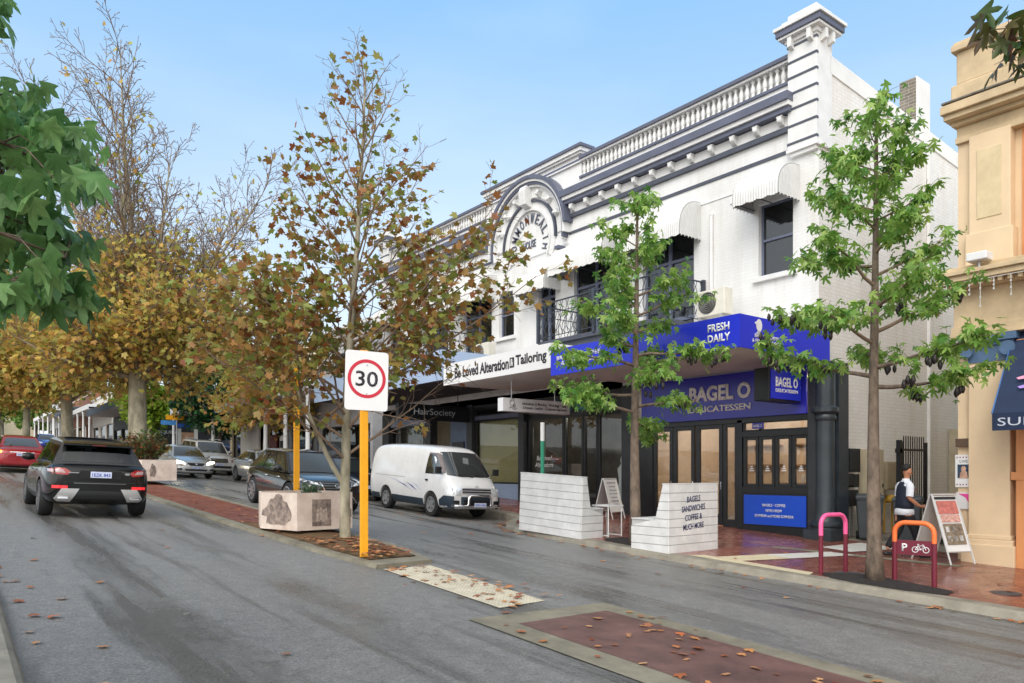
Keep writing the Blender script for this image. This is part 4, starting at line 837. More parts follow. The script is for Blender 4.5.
# posters on the cream wall
def poster(label, y, z, w_, h_, build):
    t = thing('poster', label, 'poster', (15.7, y, z)); build(t, face_m(15.705, y, z, ROADW), w_, h_); return t
def p1(t, M, w_, h_):
    q = MB(); q.box(-w_/2, w_/2, -h_/2, h_/2, 0, .02, M=M); q.build('board', wht, t)
    q = MB(); q.box(-w_*.36, w_*.36, -h_*.22, h_*.2, .02, .024, M=M); ph = q.build('photo', mat('poster_teal', srgb('27425a'), .5, var=.6, vs=8), t)
    q = MB(); q.prism([(-.07, -.14), (.08, -.14), (.06, -.02), (.03, .0), (-.03, .0), (-.06, -.04)], M @ Matrix.Translation((0, 0, .024)), .003); q.build('figure', mat('poster_skin', srgb('c9a08a'), .6, var=.4, vs=12), t)
    q = MB(); q.prism([(.045*math.cos(a*.5), .04+.055*math.sin(a*.5)) for a in range(12)], M @ Matrix.Translation((0, 0, .024)), .004); q.build('figure_head', mat('poster_skin', (.5, .3, .2)), t)
    q = MB()
    for k in range(5):
        for s_ in (-1, 1): q.box(-w_*.42+k*w_*.18, -w_*.42+k*w_*.18+.02, s_*h_*.42-.012, s_*h_*.42+.012, .02, .024, M=M)
    q.build('dot', mat('poster_red', srgb('8a2a3a')), t); text('caption', 'LIVE', M @ Matrix.Translation((0, h_*.3, .02)), .14, .05, inkb, t, ext=.002)
poster('white framed poster with a dark portrait on the cream wall', 6.235, .02, .30, .62, p1)
for nm, lab, z, hh, c_ in (('poster', 'small pink and white poster below the portrait poster', -.55, .32, 'e0489a'),):
    def p2(t, M, w_, h_):
        q = MB(); q.box(-w_/2, w_/2, -h_/2, h_/2, 0, .02, M=M); q.build('board', wht, t); q = MB(); q.prism([(w_*.42, h_*.42), (-w_*.4, h_*.42), (w_*.1, h_*.2), (w_*.3, -h_*.1), (w_*.42, -h_*.2)], M @ Matrix.Translation((0, 0, .02)), .004); q.build('colour_flash', mat('poster_pink', srgb(c_), .5), t)
    poster(lab, 6.23, z, .27, hh, p2)
t = thing('letterbox', 'dark bronze plaque box above the portrait poster', 'plaque', (15.7, 6.23, .5)); b = MB(); b.box(15.62, 15.71, 6.10, 6.36, .48, .64); b.build('plate', mat('bronze', srgb('5b4636'), .5, var=.3, vs=20), t, bevel=.008)
# electrical boxes, gate, bins in the alley
def wallbox(label, x0, x1, z0, z1, m, dpt=.22, cat='meter box', det=True):
    t = thing('meter_box', label, cat, ((x0+x1)/2, 9.4, z0))
    b = MB(); b.box(x0, x1, 9.385-dpt, 9.385, z0, z1); b.build('housing', m, t, bevel=.01)
    if det:
        b = MB(); b.box(x0+.03, x1-.03, 9.385-dpt-.012, 9.385-dpt+.001, z0+.04, z1-.04); d_ = b.build('door', m, t, bevel=.004); b = MB(); b.box(x1-.1, x1-.07, 9.385-dpt-.03, 9.385-dpt-.012, (z0+z1)/2-.04, (z0+z1)/2+.04); b.build('handle', blk, d_)
    return t
blkbox = mat('black_switchbox', (.02, .021, .023), .45)
t = wallbox('stack of black electrical boxes beside the dark corner column', 16.95, 17.4, .0, .55, blkbox)
for k, (xa, xb, za, zb) in enumerate(((16.95, 17.15, -.32, -.04), (17.2, 17.42, -.36, -.05), (16.98, 17.38, -.8, -.42))):
    b = MB(); b.box(xa, xb, 9.2, 9.385, za, zb); b.build('switch_box', blkbox, t, bevel=.01)
b = MB(); b.tube([(17.05, 9.33, -1.5), (17.05, 9.33, -.8)], .02, 6); b.tube([(17.3, 9.33, -1.5), (17.3, 9.33, -.8)], .02, 6); b.build('conduit', galv, t)
bgm = mat('beige_cabinet', srgb('b3a78e'), .6, var=.15)
wallbox('tall beige service cabinet on the alley wall', 17.7, 18.35, -1.2, .55, bgm, .3, 'cabinet')
wallbox('square beige meter box above the bins', 18.6, 19.15, -.45, .25, mat('beige_meter_box', srgb('a3967c'), .6, var=.15), .25)
wallbox('narrow white panel between the beige cabinets', 18.4, 18.56, -.7, .6, wht, .12, 'panel', False)
t = thing('gas_meter', 'small yellow gas regulator and pipes under the meter box', 'gas meter', (18.9, 9.2, -1.2)); b = MB(); b.lathe([(.0, -.08), (.12, -.08), (.14, 0), (.1, .1), (0, .12)], (18.9, 9.2, -.68), 14); b.build('regulator', mat('ochre_paint', srgb('c49a34'), .5), t, smooth=True)
b = MB(); b.tube([(18.7, 9.25, -1.5), (18.7, 9.25, -.7), (18.9, 9.25, -.68)], .025, 6); b.tube([(19.1, 9.25, -1.5), (19.1, 9.25, -.7), (18.9, 9.2, -.6)], .025, 6); b.build('pipe', mat('ochre_paint', (.4, .3, .1)), t)
t = thing('metal_gate', 'tall black barred gate standing open in the alley', 'gate', (18.8, 8.55, -1.5))
b = MB(); x0, x1 = 18.1, 19.35
for x in (x0, x1): b.box(x-.03, x+.03, 8.52, 8.58, -1.5, .72)
for z in (-1.35, .5): b.box(x0+.03, x1-.03, 8.53, 8.57, z, z+.05)
b.build('gate_frame', blk, t)
b = MB(); n = 11
for i in range(1, n): x = x0+(x1-x0)*i/n; b.box(x-.01, x+.01, 8.54, 8.56, -1.3, .5); b.box(x-.01, x+.01, 8.54, 8.56, .55, .85)
b.build('bars', blk, t); b = MB(); b.box(17.95, 18.05, 8.50, 8.6, -1.5, .75); b.box(17.9, 18.1, 8.5, 8.6, .45, .55); b.build('gate_post', blk, t)
t = thing('alley_wall', 'low beige rendered wall behind the gate at the back of the alley', 'wall', (23, 8, -1.6)); b = MB(); b.box(22.6, 22.8, 6.4, 9.38, -2, 1.2); b.build('wall_face', mat('alley_render', srgb('b9ae98'), .8, var=.2), t)
def bin_(label, x, y, rot, body, lid, z=None):
    z = ZF(y) if z is None else z
    t = thing('wheelie_bin', label, 'wheelie bin', (0, 0, 0), 'wheelie bins in the alley')
    b = MB(); b.add([(-.22, -.24, .06), (.22, -.24, .06), (.22, .24, .12), (-.22, .24, .12), (-.28, -.34, .98), (.28, -.34, .98), (.28, .32, .98), (-.28, .32, .98)], [(3, 2, 1, 0), (4, 5, 6, 7), (0, 1, 5, 4), (1, 2, 6, 5), (2, 3, 7, 6), (3, 0, 4, 7)])
    b.box(-.3, .3, -.36, .34, .93, .975); b.build('bin_body', body, t, bevel=.02)
    b = MB(); b.add([(-.3, -.38, .98), (.3, -.38, .98), (.3, .36, .98), (-.3, .36, .98), (-.27, -.34, 1.03), (.27, -.34, 1.03), (.26, .3, 1.07), (-.26, .3, 1.07)], [(3, 2, 1, 0), (4, 5, 6, 7), (0, 1, 5, 4), (1, 2, 6, 5), (2, 3, 7, 6), (3, 0, 4, 7)]); b.tube([(-.25, .4, 1.0), (.25, .4, 1.0)], .018, 6); b.build('lid', lid, t, bevel=.015)
    for s_ in (-1, 1): b = MB(); b.tube([(.2*s_, .25, .1), (.27*s_, .25, .1)], .1, 14); b.build('wheel', rubber, t)
    t.location = (x, y, z); t.rotation_euler = (0, 0, rot); return t
bg = mat('bin_dark_grey', srgb('3a4045'), .55, var=.15, vs=4); bgr = mat('bin_green', srgb('1f3a28'), .55, var=.15, vs=4)
bin_('dark grey wheelie bin seen left of the near tree trunk', 17.0, 8.75, R(-60), bg, bg)
bin_('dark grey wheelie bin behind the walking man', 17.35, 8.05, R(-70), bg, bg)
bin_('dark green wheelie bin with a yellow lid by the gate', 18.2, 7.55, R(-80), bgr, mat('bin_lid_yellow', srgb('e0b41e'), .5))
# ------------------------------------------------------------------ white slatted benches
wb = mat('white_timber', (.69, .69, .69), .55, var=.16, vs=3.5)
def bench(name, label, L, prof, loc, rot, txt=None):
    t = thing(name, label, 'bench', (0, 0, 0), 'white slatted street benches')
    # prof in (depth, z); slats run along the length, ends clad with the same boards
    zt = max(p[1] for p in prof); n = 8; hgt = zt/n
    def cut(z0, z1):     # depth range covered at a height band: the back plane is x=0
        def dmax(z):
            xs = []
            for i in range(len(prof)):
                (xa, za), (xb, zb) = prof[i], prof[(i+1) % len(prof)]
                if (za-z)*(zb-z) <= 0 and za != zb: xs.append(xa+(xb-xa)*(z-za)/(zb-za))
            return max(xs) if xs else .1
        return dmax(z0+.002), dmax(z1-.002)
    b = MB(); s2 = MB()
    for k in range(n):
        z0, z1 = k*hgt+.007, (k+1)*hgt-.005; d0, d1 = cut(z0, z1)
        b.box(-.02, .0, 0, L, z0, z1)
        for yy, s_ in ((0, -1), (L, 1)):
            ya, yb = sorted((yy, yy+s_*.02))
            b.add([(0, ya, z0), (d0, ya, z0), (d1, ya, z1), (0, ya, z1), (0, yb, z0), (d0, yb, z0), (d1, yb, z1), (0, yb, z1)], [(3, 2, 1, 0), (4, 5, 6, 7), (0, 1, 5, 4), (1, 2, 6, 5), (2, 3, 7, 6), (3, 0, 4, 7)])
    b.build('cladding_boards', wb, t)
    b = MB(); b.prism([(p[0], p[1]) for p in prof], Matrix(((1, 0, 0, 0), (0, 0, 1, .002), (0, 1, 0, 0), (0, 0, 0, 1))), L-.004); b.build('frame', mat('bench_core', (.45, .45, .45), .7), t)
    b = MB(); b.box(.52, prof[2][0]+.02 if False else .95, .0, L, .0, .0) if False else None
    sx = [p for p in prof if abs(p[1]-.62) < .03]
    b = MB(); xa, xb = min(p[0] for p in sx), max(p[0] for p in sx)
    for k in range(4): w0 = (xb-xa)/4; b.box(xa+k*w0+.004, xa+(k+1)*w0-.004, -.02, L+.02, .622, .642)
    b.build('seat', wb, t); b = MB(); b.box(-.02, .13, -.02, L+.02, zt, zt+.02); b.build('top_board', wb, t)
    if txt:
        for k, (s, w_) in enumerate(txt): text('lettering', s, face_m(-.021, L*.5+.02, 1.02-k*.175, ROADW) @ Matrix.Rotation(R(4), 4, 'Z'), w_, .115, navyt, t, bold=.02, shear=.15, ext=.003)
    t.location = loc; t.rotation_euler = rot; return t
PR = [(0, 0), (.66, 0), (.66, .62), (.26, .62), (.11, 1.3), (0, 1.3)]
PR2 = [(0, 0), (.9, 0), (.9, .62), (.3, .62), (.11, 1.3), (0, 1.3)]
bench('street_bench', 'plain white slatted bench with its high back to the road, left of the trunk', 1.95, PR, (10.83, 11.75, ZF(12.6)-.05), (R(2.86), 0, R(3)))
bench('street_bench', 'white slatted bench with dark blue menu words on its back, right of the trunk', 1.5, PR2, (12.42, 9.48, ZF(9.7)-.02), (0, 0, R(91.5)), [('BAGELS', .42), ('SANDWICHES', .72), ('COFFEE &', .52), ('MUCH MORE', .64)])
t = thing('side_table', 'small open white metal table frame beside the plain white bench', 'table', (11.75, 11.9, ZF(11.9)))
b = MB(); z0, z1 = ZF(11.9), ZF(11.9)+.66
for x in (11.55, 11.95):
    for y in (11.65, 12.1): b.tube([(x, y, z0), (x, y, z1)], .014, 6)
    b.tube([(x, 11.65, z0+.03), (x, 12.1, z0+.03)], .014, 6)
b.build('leg_frame', wht, t); b = MB(); b.box(11.52, 11.98, 11.62, 12.13, z1, z1+.03); b.build('table_top', wht, t)
# ------------------------------------------------------------------ A-frame boards
def aframe(label, x, y, z, rot, w_, h_, sp, fill):
    t = thing('sandwich_board', label, 'sandwich board', (0, 0, 0)); fr = mat('board_frame', (.62, .62, .62), .4, metal=.3)
    for s_ in (-1, 1):
        a = math.atan2(sp/2, h_); M = Matrix.Translation((0, 0, h_)) @ Matrix.Rotation(s_*a, 4, 'X') if False else None
        def P(u, v, o=0):       # u across, v 0 at ridge .. 1 at foot
            return Vector((u, s_*(sp/2*v+.02+o), h_*(1-v)))
        b = MB(); hw = w_/2
        for u in (-hw, hw): b.tube([P(u, 0), P(u, 1)], .017, 6)
        b.tube([P(-hw, 0), P(hw, 0)], .02, 6); b.tube([P(-hw, .82), P(hw, .82)], .015, 6); b.build('leg_frame', fr, t)
        b = MB(); b.quad(P(-hw, .82), P(hw, .82), P(hw, .02), P(-hw, .02)); pm = b.build('panel', wht if s_ == -1 else mat('panel_grey', (.5, .5, .5), .6), t); pm.modifiers.new('s', 'SOLIDIFY').thickness = .008
        if s_ == -1: fill(t, P, hw)
    t.location = (x, y, z); t.rotation_euler = (0, 0, rot); return t
def fill_a(t, P, hw):
    def bit(nm, m, u0, u1, v0, v1): b = MB(); b.quad(P(u0*hw, v1, .012), P(u1*hw, v1, .012), P(u1*hw, v0, .012), P(u0*hw, v0, .012)); b.build(nm, m, t)
    bit('header_strip', char, -.9, .9, .03, .07); bit('menu_photo', mat('menu_red', srgb('cf7a72'), .6, var=.4, vs=14), -.85, .85, .09, .28); bit('menu_photo', mat('menu_pink', srgb('d8b3a8'), .6, var=.5, vs=18, vc=srgb('a8685f')), -.8, .8, .29, .40)
    bit('menu_photo', mat('menu_brown', srgb('8e7f6c'), .6, var=.6, vs=20), -.8, .8, .42, .72)
    for k in range(3):
        for j in range(2): bit('menu_card', wht, -.65+k*.48, -.35+k*.48, .46+j*.13, .54+j*.13)
def fill_b(t, P, hw):
    b = MB(); a = P(0, .1, .012); c = P(0, .6, .012)
    yy = (P(0, .02)-P(0, .82)).normalized(); xx = Vector((1, 0, 0)); zz = xx.cross(yy)
    M = Matrix((xx, yy, zz)).transposed().to_4x4()
    for k, (s, w_) in enumerate((('ALTERATIONS', .42), ('suits', .3), ('dresses', .34), ('zips & hems', .4), ('leather', .3), ('costumes', .36), ('OPEN', .3))):
        M.translation = P(-.0, .1+k*.09, .014); text('lettering', s, M, w_, .045, navyt, t, ext=.002)
aframe('white framed menu board on thin legs beside the cream wall', 15.05, 6.35, ZF(6.3), R(-20), .56, 1.26, .85, fill_a)
aframe('white alterations board by the shop door, behind the left footpath tree', 14.6, 14.7, ZF(14.7), R(12), .6, 1.08, .6, fill_b)
t = thing('statuette', 'tall white ornament and wooden menu slats standing in the deli side window', 'ornament', (16.6, 15.9, -1.2))
b = MB(); b.lathe([(.2, 0), (.22, .5), (.12, .9), (.16, 1.3), (.05, 1.45), (.08, 1.55), (.02, 1.75), (0, 1.8)], (16.62, 16.15, -1.2), 14); b.build('ornament_body', wht, t, smooth=True)
b = MB()
for k in range(5): b.box(16.5, 16.53, 15.64, 16.0, -.75+k*.22, -.6+k*.22)
b.build('menu_slat', mat('red_wood', srgb('7a4030'), .6, var=.3), t)
# ------------------------------------------------------------------ bicycle rails
mar = mat('maroon_paint', srgb('6d1a30'), .4, var=.1, vs=6)
def rail(label, x0, y0, x1, y1, h_, topm, plate=False, drop=.36):
    t = thing('bike_rack', label, 'bike rack', ((x0+x1)/2, (y0+y1)/2, ZF(y0))); z0, z1 = ZF(y0)-.02, ZF(y1)-.02; zt = max(z0, z1)+h_; rr = .16
    d = Vector((x1-x0, y1-y0, 0)); L = d.length; d.normalize(); A = Vector((x0, y0, 0)); top = [A+Vector((0, 0, zt-drop))]
    for k in range(9): a = PI*.5*k/8; top.append(A+d*(rr-rr*math.cos(a))+Vector((0, 0, zt-rr+rr*math.sin(a))))
    for k in range(9): a = PI*.5*k/8; top.append(A+d*(L-rr+rr*math.sin(a))+Vector((0, 0, zt-rr+rr*math.cos(a))))
    top.append(A+d*L+Vector((0, 0, zt-drop)))
    b = MB(); b.tube(top, .037, 12); b.build('top_hoop', topm, t, smooth='auto')
    for k, (s_, zz) in enumerate(((0, z0), (L, z1))): b = MB(); p = A+d*s_; b.tube([p+Vector((0, 0, zz)), p+Vector((0, 0, zt-drop))], .037, 12); b.build('leg', mar, t, smooth='auto')
    if plate:
        n = Vector((0, 0, 1)).cross(d); n = n if n.dot(Vector((-1, 0, 0))) > 0 else -n; c = A+d*(L/2)+Vector((0, 0, zt-drop-.08)); M = face_m(c.x, c.y, c.z, n)
        b = MB(); b.box(-L/2, L/2, -.11, .11, -.012, .012, M=M); b.build('plate', mar, t); text('lettering', 'P', M @ Matrix.Translation((-.13, 0, .012)), .08, .12, wht, t, bold=.02)
        q = MB()
        for cx in (.02, .17): q.tube([M @ Vector((cx+.042*math.cos(2*PI*i/16), -.025+.042*math.sin(2*PI*i/16), .016)) for i in range(17)], .006, 5)
        for P in ([(.02, -.025), (.06, .035), (.14, .035), (.1, -.025), (.02, -.025)], [(.06, .035), (.1, -.025)], [(.17, -.025), (.135, .05), (.115, .05)], [(.05, .055), (.075, .055)]): q.tube([M @ Vector((u, v, .016)) for u, v in P], .006, 5)
        q.build('bicycle_symbol', wht, t)
rail('maroon bicycle rail with a pink hoop top, left of the near tree', 10.95+.55, 6.72, 11.13+.95, 6.62, .98, mat('pink_paint', srgb('f0609a'), .35), drop=.33)
rail('maroon bicycle rail with an orange top and a P plate, right of the near tree', 11.85, 5.70, 11.93, 5.15, .96, mat('orange_paint', srgb('e8743a'), .4), True, drop=.30)
# ------------------------------------------------------------------ speed sign, yellow post, planters
sx, sy = 5.22, 10.5; sz = ZR(sx, sy)+.1
t = thing('speed_sign', 'white 30 speed limit sign with red ring on a yellow post', 'road sign', (sx, sy, sz))
b = MB(); b.box(sx-.062, sx+.062, sy-.02, sy+.02, sz-.05, 1.85); b.build('post', yellow, t, bevel=.004)
def rrect(w_, h_, r): return [(sxn*(w_/2-r)+r*math.cos(a), syn*(h_/2-r)+r*math.sin(a)) for sxn, syn, a0 in ((1, 1, 0), (-1, 1, 90), (-1, -1, 180), (1, -1, 270)) for a in [R(a0+k*18) for k in range(6)]]
nrm = Vector((-.20, -1, 0)); MS = face_m(sx+.03, sy-.03, 1.385, nrm) @ Matrix.Rotation(R(-1.2), 4, 'Z')
b = MB(); b.prism(rrect(.665, .9, .05), MS, .008); b.build('sign_plate', wht, t)
b = MB(); vs, fs = [], []
for i in range(49):
    a = 2*PI*i/48
    for r in (.295, .245): vs.append(MS @ Vector((r*math.cos(a), r*math.sin(a)+.03, .011)))
b.add(vs, [(2*i, 2*i+2, 2*i+3, 2*i+1) for i in range(48)]); b.build('red_ring', red, t)
text('numerals', '30', MS @ Matrix.Translation((0, .03, .008)), .345, .235, inkb, t, bold=.012, ext=.004)
b = MB(); b.tube([MS @ Vector((0, .24, .01)), MS @ Vector((0, .24, .018))], .012, 8); b.tube([MS @ Vector((0, -.2, .01)), MS @ Vector((0, -.2, .018))], .012, 8); b.build('bolt', galv, t)
t = thing('yellow_post', 'yellow post with a small orange panel behind the near planter', 'post', (6.3, 15.9, ZR(6.3, 15.9)+.1)); b = MB(); b.box(6.24, 6.36, 15.88, 15.92, ZR(6.3, 15.9)+.05, 2.25); b.build('post', yellow, t)
b = MB(); b.box(6.2, 6.4, 15.86, 15.875, 1.5, 2.1); b.build('panel', mat('orange_panel', srgb('d88a1c'), .5, var=.3, vs=14), t)
plm = mat('printed_planter_panel', srgb('d9cbbf'), .6, var=.22, vs=2.2, vc=srgb('bda89b'))
pld = mat('sepia_print', srgb('4a403c'), .6, var=.75, vs=9, vc=srgb('a8968a'))
def planter(label, poly, zb, h_, pics, cat='planter'):
    cx = sum(p[0] for p in poly)/len(poly); cy = sum(p[1] for p in poly)/len(poly); t = thing('street_planter', label, cat, (cx, cy, zb), 'printed planters on the median')
    n = len(poly)
    for i in range(n):
        (xa, ya), (xb, yb) = poly[i], poly[(i+1) % n]; b = MB(); dx, dy = cx-(xa+xb)/2, cy-(ya+yb)/2; L = math.hypot(dx, dy); dx, dy = dx/L*.04, dy/L*.04; lo = .06
        b.add([(xa, ya, zb+lo), (xb, yb, zb+lo), (xb, yb, zb+h_), (xa, ya, zb+h_), (xa+dx, ya+dy, zb+lo), (xb+dx, yb+dy, zb+lo), (xb+dx, yb+dy, zb+h_), (xa+dx, ya+dy, zb+h_)], [(0, 1, 2, 3), (7, 6, 5, 4), (3, 2, 6, 7), (0, 3, 7, 4), (1, 5, 6, 2), (0, 4, 5, 1)])
        pnl = b.build('panel', plm, t)
        for (j, u0, u1, v0, v1, kind) in pics:
            if j != i: continue
            e = Vector((xb-xa, yb-ya, 0)); nn = Vector((-dx, -dy, 0)).normalized(); up = Vector((0, 0, 1)); O = Vector((xa, ya, zb+lo))+nn*.006; hh = h_-lo
            P = lambda u, v: O+e*u+up*(v*hh)
            q = MB()
            if kind == 'rect': q.quad(P(u0, v0), P(u1, v0), P(u1, v1), P(u0, v1))
            else:
                g = random.Random(int(u0*100)); m_ = 22; pts = []
                for k in range(m_): a = 2*PI*k/m_; rr = .5*(1+g.uniform(-.25, .12)); pts.append(P((u0+u1)/2+(u1-u0)*rr*math.cos(a)*(1-.25*math.sin(a)), (v0+v1)/2+(v1-v0)*rr*math.sin(a)))
                q.add(pts, [tuple(range(m_))])
            q.build('sepia_photograph', pld, pnl)
            if kind == 'rect':
                q = MB(); O = O+nn*.004
                for (a, c, w2) in ((.3, .38, .09), (.45, .42, .1), (.6, .36, .09), (.72, .4, .08)):
                    uu, vv = u0+(u1-u0)*a, v0+(v1-v0)*c; q.add([P(uu-w2*.4, vv-.14), P(uu+w2*.4, vv-.14), P(uu+w2*.3, vv+.08), P(uu-w2*.3, vv+.08)], [(0, 1, 2, 3)])
                    q.add([P(uu+.022*math.cos(a_*PI/4), vv+.15+.055*math.sin(a_*PI/4)) for a_ in range(8)], [tuple(range(8))])
                q.build('printed_figures', mat('sepia_pale', srgb('b9a89c'), .6, var=.3, vs=20), pnl)
    b = MB(); b.add([(cx+(x-cx)*.94, cy+(y-cy)*.94, zb+h_-.08) for x, y in poly], [tuple(range(n))]); b.build('soil', mulch, t); return t, cx, cy
zp = ZR(5.6, 14.1)+.1
HX = [(4.92, 14.2), (5.2, 13.1), (6.33, 13.22), (6.5, 14.1), (6.25, 15.1), (5.2, 15.1)]
planter('hexagonal planter printed with sepia photographs beside the speed sign tree', HX, zp-.03, .74, [(0, .1, .85, .08, .95, 'blob'), (1, .26, .60, .10, .82, 'rect'), (1, .84, .98, .1, .75, 'blob')])
HX2 = [(4.95, 29.6), (5.3, 28.2), (6.45, 28.3), (6.6, 29.4), (6.2, 30.3), (5.3, 30.3)]
planter('second sepia printed planter farther up the median, with red green shrubs', [(5.55, 29.2), (5.7, 28.1), (6.85, 28.3), (6.95, 29.4), (6.6, 30.2), (5.8, 30.2)], ZR(6, 29)+.1, .78, [(1, .2, .4, .15, .8, 'blob')])
# small blue and yellow street signs at the side street
t = thing('street_sign', 'blue street name signs on a pole by the far side street', 'street sign', (13.0, 54.5, ZR(13, 54.5)))
z = ZF(54.5); b = MB(); b.tube([(13.2, 54.5, z), (13.2, 54.5, z+3.0)], .05, 8); b.build('pole', galv, t)
b = MB(); b.box(12.2, 13.15, 54.48, 54.52, z+2.45, z+2.75); b.build('name_plate', mat('name_plate_blue', srgb('4a90d8'), .5), t); b = MB(); b.box(13.25, 14.2, 54.46, 54.5, z+2.3, z+2.55); b.build('name_plate', mat('name_plate_deep_blue', srgb('2a5ab8'), .5), t)
b = MB(); b.box(12.5, 13.7, 54.44, 54.47, z+2.8, z+3.1); b.build('warning_plate', yellow, t)
# ------------------------------------------------------------------ walking man
def skin_mesh(name, joints, edges, m, parent, sub=2, root=0, flat=None):
    me = bpy.data.meshes.new(name); me.from_pydata([j[:3] for j in joints], edges, []); o = bpy.data.objects.new(name, me); col.objects.link(o)
    o.modifiers.new('skin', 'SKIN'); me.skin_vertices
    for i, j in enumerate(joints): r = j[3]; me.skin_vertices[0].data[i].radius = (r if not hasattr(r, '__len__') else r[0], r if not hasattr(r, '__len__') else r[1])
    me.skin_vertices[0].data[root].use_root = True
    s = o.modifiers.new('s', 'SUBSURF'); s.levels = s.render_levels = sub
    bpy.context.view_layer.update(); me2 = bpy.data.meshes.new_from_object(o.evaluated_get(bpy.context.evaluated_depsgraph_get())); bpy.data.objects.remove(o)
    me2.name = name; me2.materials.clear(); me2.materials.append(m)
    for p in me2.polygons: p.use_smooth = True; p.material_index = 0
    o = bpy.data.objects.new(name, me2); col.objects.link(o); adopt(o, parent); return o
pr = thing('person', 'walking man in a navy vest over a white short sleeved shirt', 'person', (0, 0, 0))
skin = mat('skin', srgb('b98062'), .55, var=.08, vs=10); navyv = mat('navy_vest', srgb('1b2436'), .8, var=.2, vs=10); blkt = mat('black_trousers', srgb('101116'), .8, var=.2, vs=6); shirt = mat('white_shirt', srgb('dfe3ec'), .8, var=.06, vs=8)
# local frame: +y walking direction, x to the man's right
J = [(0, 0, .96, .12), (0, .01, 1.12, .11), (0, .02, 1.28, .125), (0, .02, 1.40, .07), (0, .035, 1.49, .048), (0, .05, 1.56, .052), (0, .062, 1.63, .082), (0, .06, 1.71, .08), (0, .055, 1.755, .04),
     (.17, .0, 1.39, .045), (.22, -.05, 1.16, .045), (.20, .14, 1.02, .036), (.19, .22, .99, .028),
     (-.17, .02, 1.39, .045), (-.22, .02, 1.15, .045), (-.20, .02, .93, .036), (-.19, .03, .85, .028),
     (.10, -.02, .90, .10), (.10, .16, .52, .068), (.10, .27, .12, .045), (-.10, -.02, .90, .10), (-.10, -.06, .50, .068), (-.10, -.30, .15, .045)]
Ed = [(0, 1), (1, 2), (2, 3), (3, 4), (4, 5), (5, 6), (6, 7), (7, 8), (3, 9), (9, 10), (10, 11), (11, 12), (3, 13), (13, 14), (14, 15), (15, 16), (0, 17), (17, 18), (18, 19), (0, 20), (20, 21), (21, 22)]
k0 = len(J)
for base, bx, by, bz, sg, dr in ((12, .19, .22, .99, 1, (0, 1, -.15)), (16, -.19, .03, .85, -1, (0, .25, -1))):
    d = Vector(dr).normalized(); sd = Vector((0, 0, 1)) if abs(d.z) < .5 else Vector((0, 1, 0)); O = Vector((bx, by, bz)); k = len(J); pc = O+d*.05; J.append((*pc, (.034, .02))); Ed.append((base, k))
    for f, (off, ln) in enumerate(((-.026, .072), (-.009, .082), (.009, .078), (.026, .062))):
        a = pc+d*.035+sd*off; c = a+d*ln*.5+Vector((-.004*sg, 0, 0)); e = c+d*ln*.45+Vector((-.016*sg, 0, 0)); kk = len(J); J += [(*a, .0095), (*c, .009), (*e, .0075)]; Ed += [(k, kk), (kk, kk+1), (kk+1, kk+2)]
    a = pc+sd*.035; e = a+d*.035+sd*.012; kk = len(J); J += [(*a, .011), (*e, .009)]; Ed += [(k, kk), (kk, kk+1)]
skin_mesh('body', J, Ed, skin, pr)
def part_skin(nm, js, es, m, sub=2): return skin_mesh(nm, js, es, m, pr, sub)
part_skin('trousers', [(0, 0, 1.0, .15), (0, 0, .92, .155), (.10, .0, .84, .112), (.10, .16, .52, .085), (.10, .265, .14, .068), (-.10, .0, .84, .112), (-.10, -.06, .50, .085), (-.10, -.29, .17, .068)], [(0, 1), (1, 2), (2, 3), (3, 4), (1, 5), (5, 6), (6, 7)], blkt)
def loft(nm, rings, m, n=18):
    q = MB(); k = len(rings)
    for cx, cy, cz, rx, ry in rings:
        for j in range(n): a_ = 2*PI*j/n; q.v.append((cx+rx*math.copysign(abs(math.cos(a_))**.8, math.cos(a_)), cy+ry*math.copysign(abs(math.sin(a_))**.8, math.sin(a_)), cz))
    for i in range(k-1):
        for j in range(n): q.f.append((i*n+j, i*n+(j+1) % n, (i+1)*n+(j+1) % n, (i+1)*n+j)); q.m.append(0)
    q.f.append(tuple(reversed(range(n)))); q.m.append(0); q.f.append(tuple((k-1)*n+j for j in range(n))); q.m.append(0)
    o = q.build(nm, m, pr, smooth=True); return o
loft('shirt', [(0, 0, .83, .178, .16), (0, 0, .92, .182, .15), (0, 0, 1.0, .165, .12), (0, .01, 1.3, .175, .115), (0, .02, 1.40, .185, .10), (0, .025, 1.455, .13, .08), (0, .03, 1.49, .066, .066), (0, .035, 1.525, .06, .06)], shirt)
for s_, P in ((1, [(.15, .01, 1.41), (.2, -.01, 1.37), (.225, -.04, 1.18)]), (-1, [(-.15, .02, 1.41), (-.2, .02, 1.37), (-.225, .02, 1.18)])):
    q = MB(); q.tube(P, [.062, .07, .066], 12); q.build('sleeve', shirt, pr, smooth='auto')
loft('vest', [(0, 0, .945, .188, .138), (0, 0, 1.05, .178, .13), (0, .01, 1.28, .185, .128), (0, .02, 1.37, .172, .118), (0, .022, 1.43, .135, .098), (0, .025, 1.465, .09, .082)], navyv)
for s_, y, z in ((.10, .30, .06), (-.10, -.30, .09)):
    part_skin('shoe', [(s_, y-.07, z-.015, (.05, .045)), (s_, y+.06, z-.02, (.05, .04)), (s_, y+.17, z-.035, (.045, .03))], [(0, 1), (1, 2)], mat('black_leather', (.012, .012, .013), .35), 2)
part_skin('hair', [(0, .0, 1.66, (.07, .055)), (0, .01, 1.73, (.087, .075)), (0, .06, 1.765, (.084, .072)), (0, .115, 1.765, (.06, .035))], [(0, 1), (1, 2), (2, 3)], mat('black_hair', (.008, .007, .007), .6, bump=.5, bs=150))
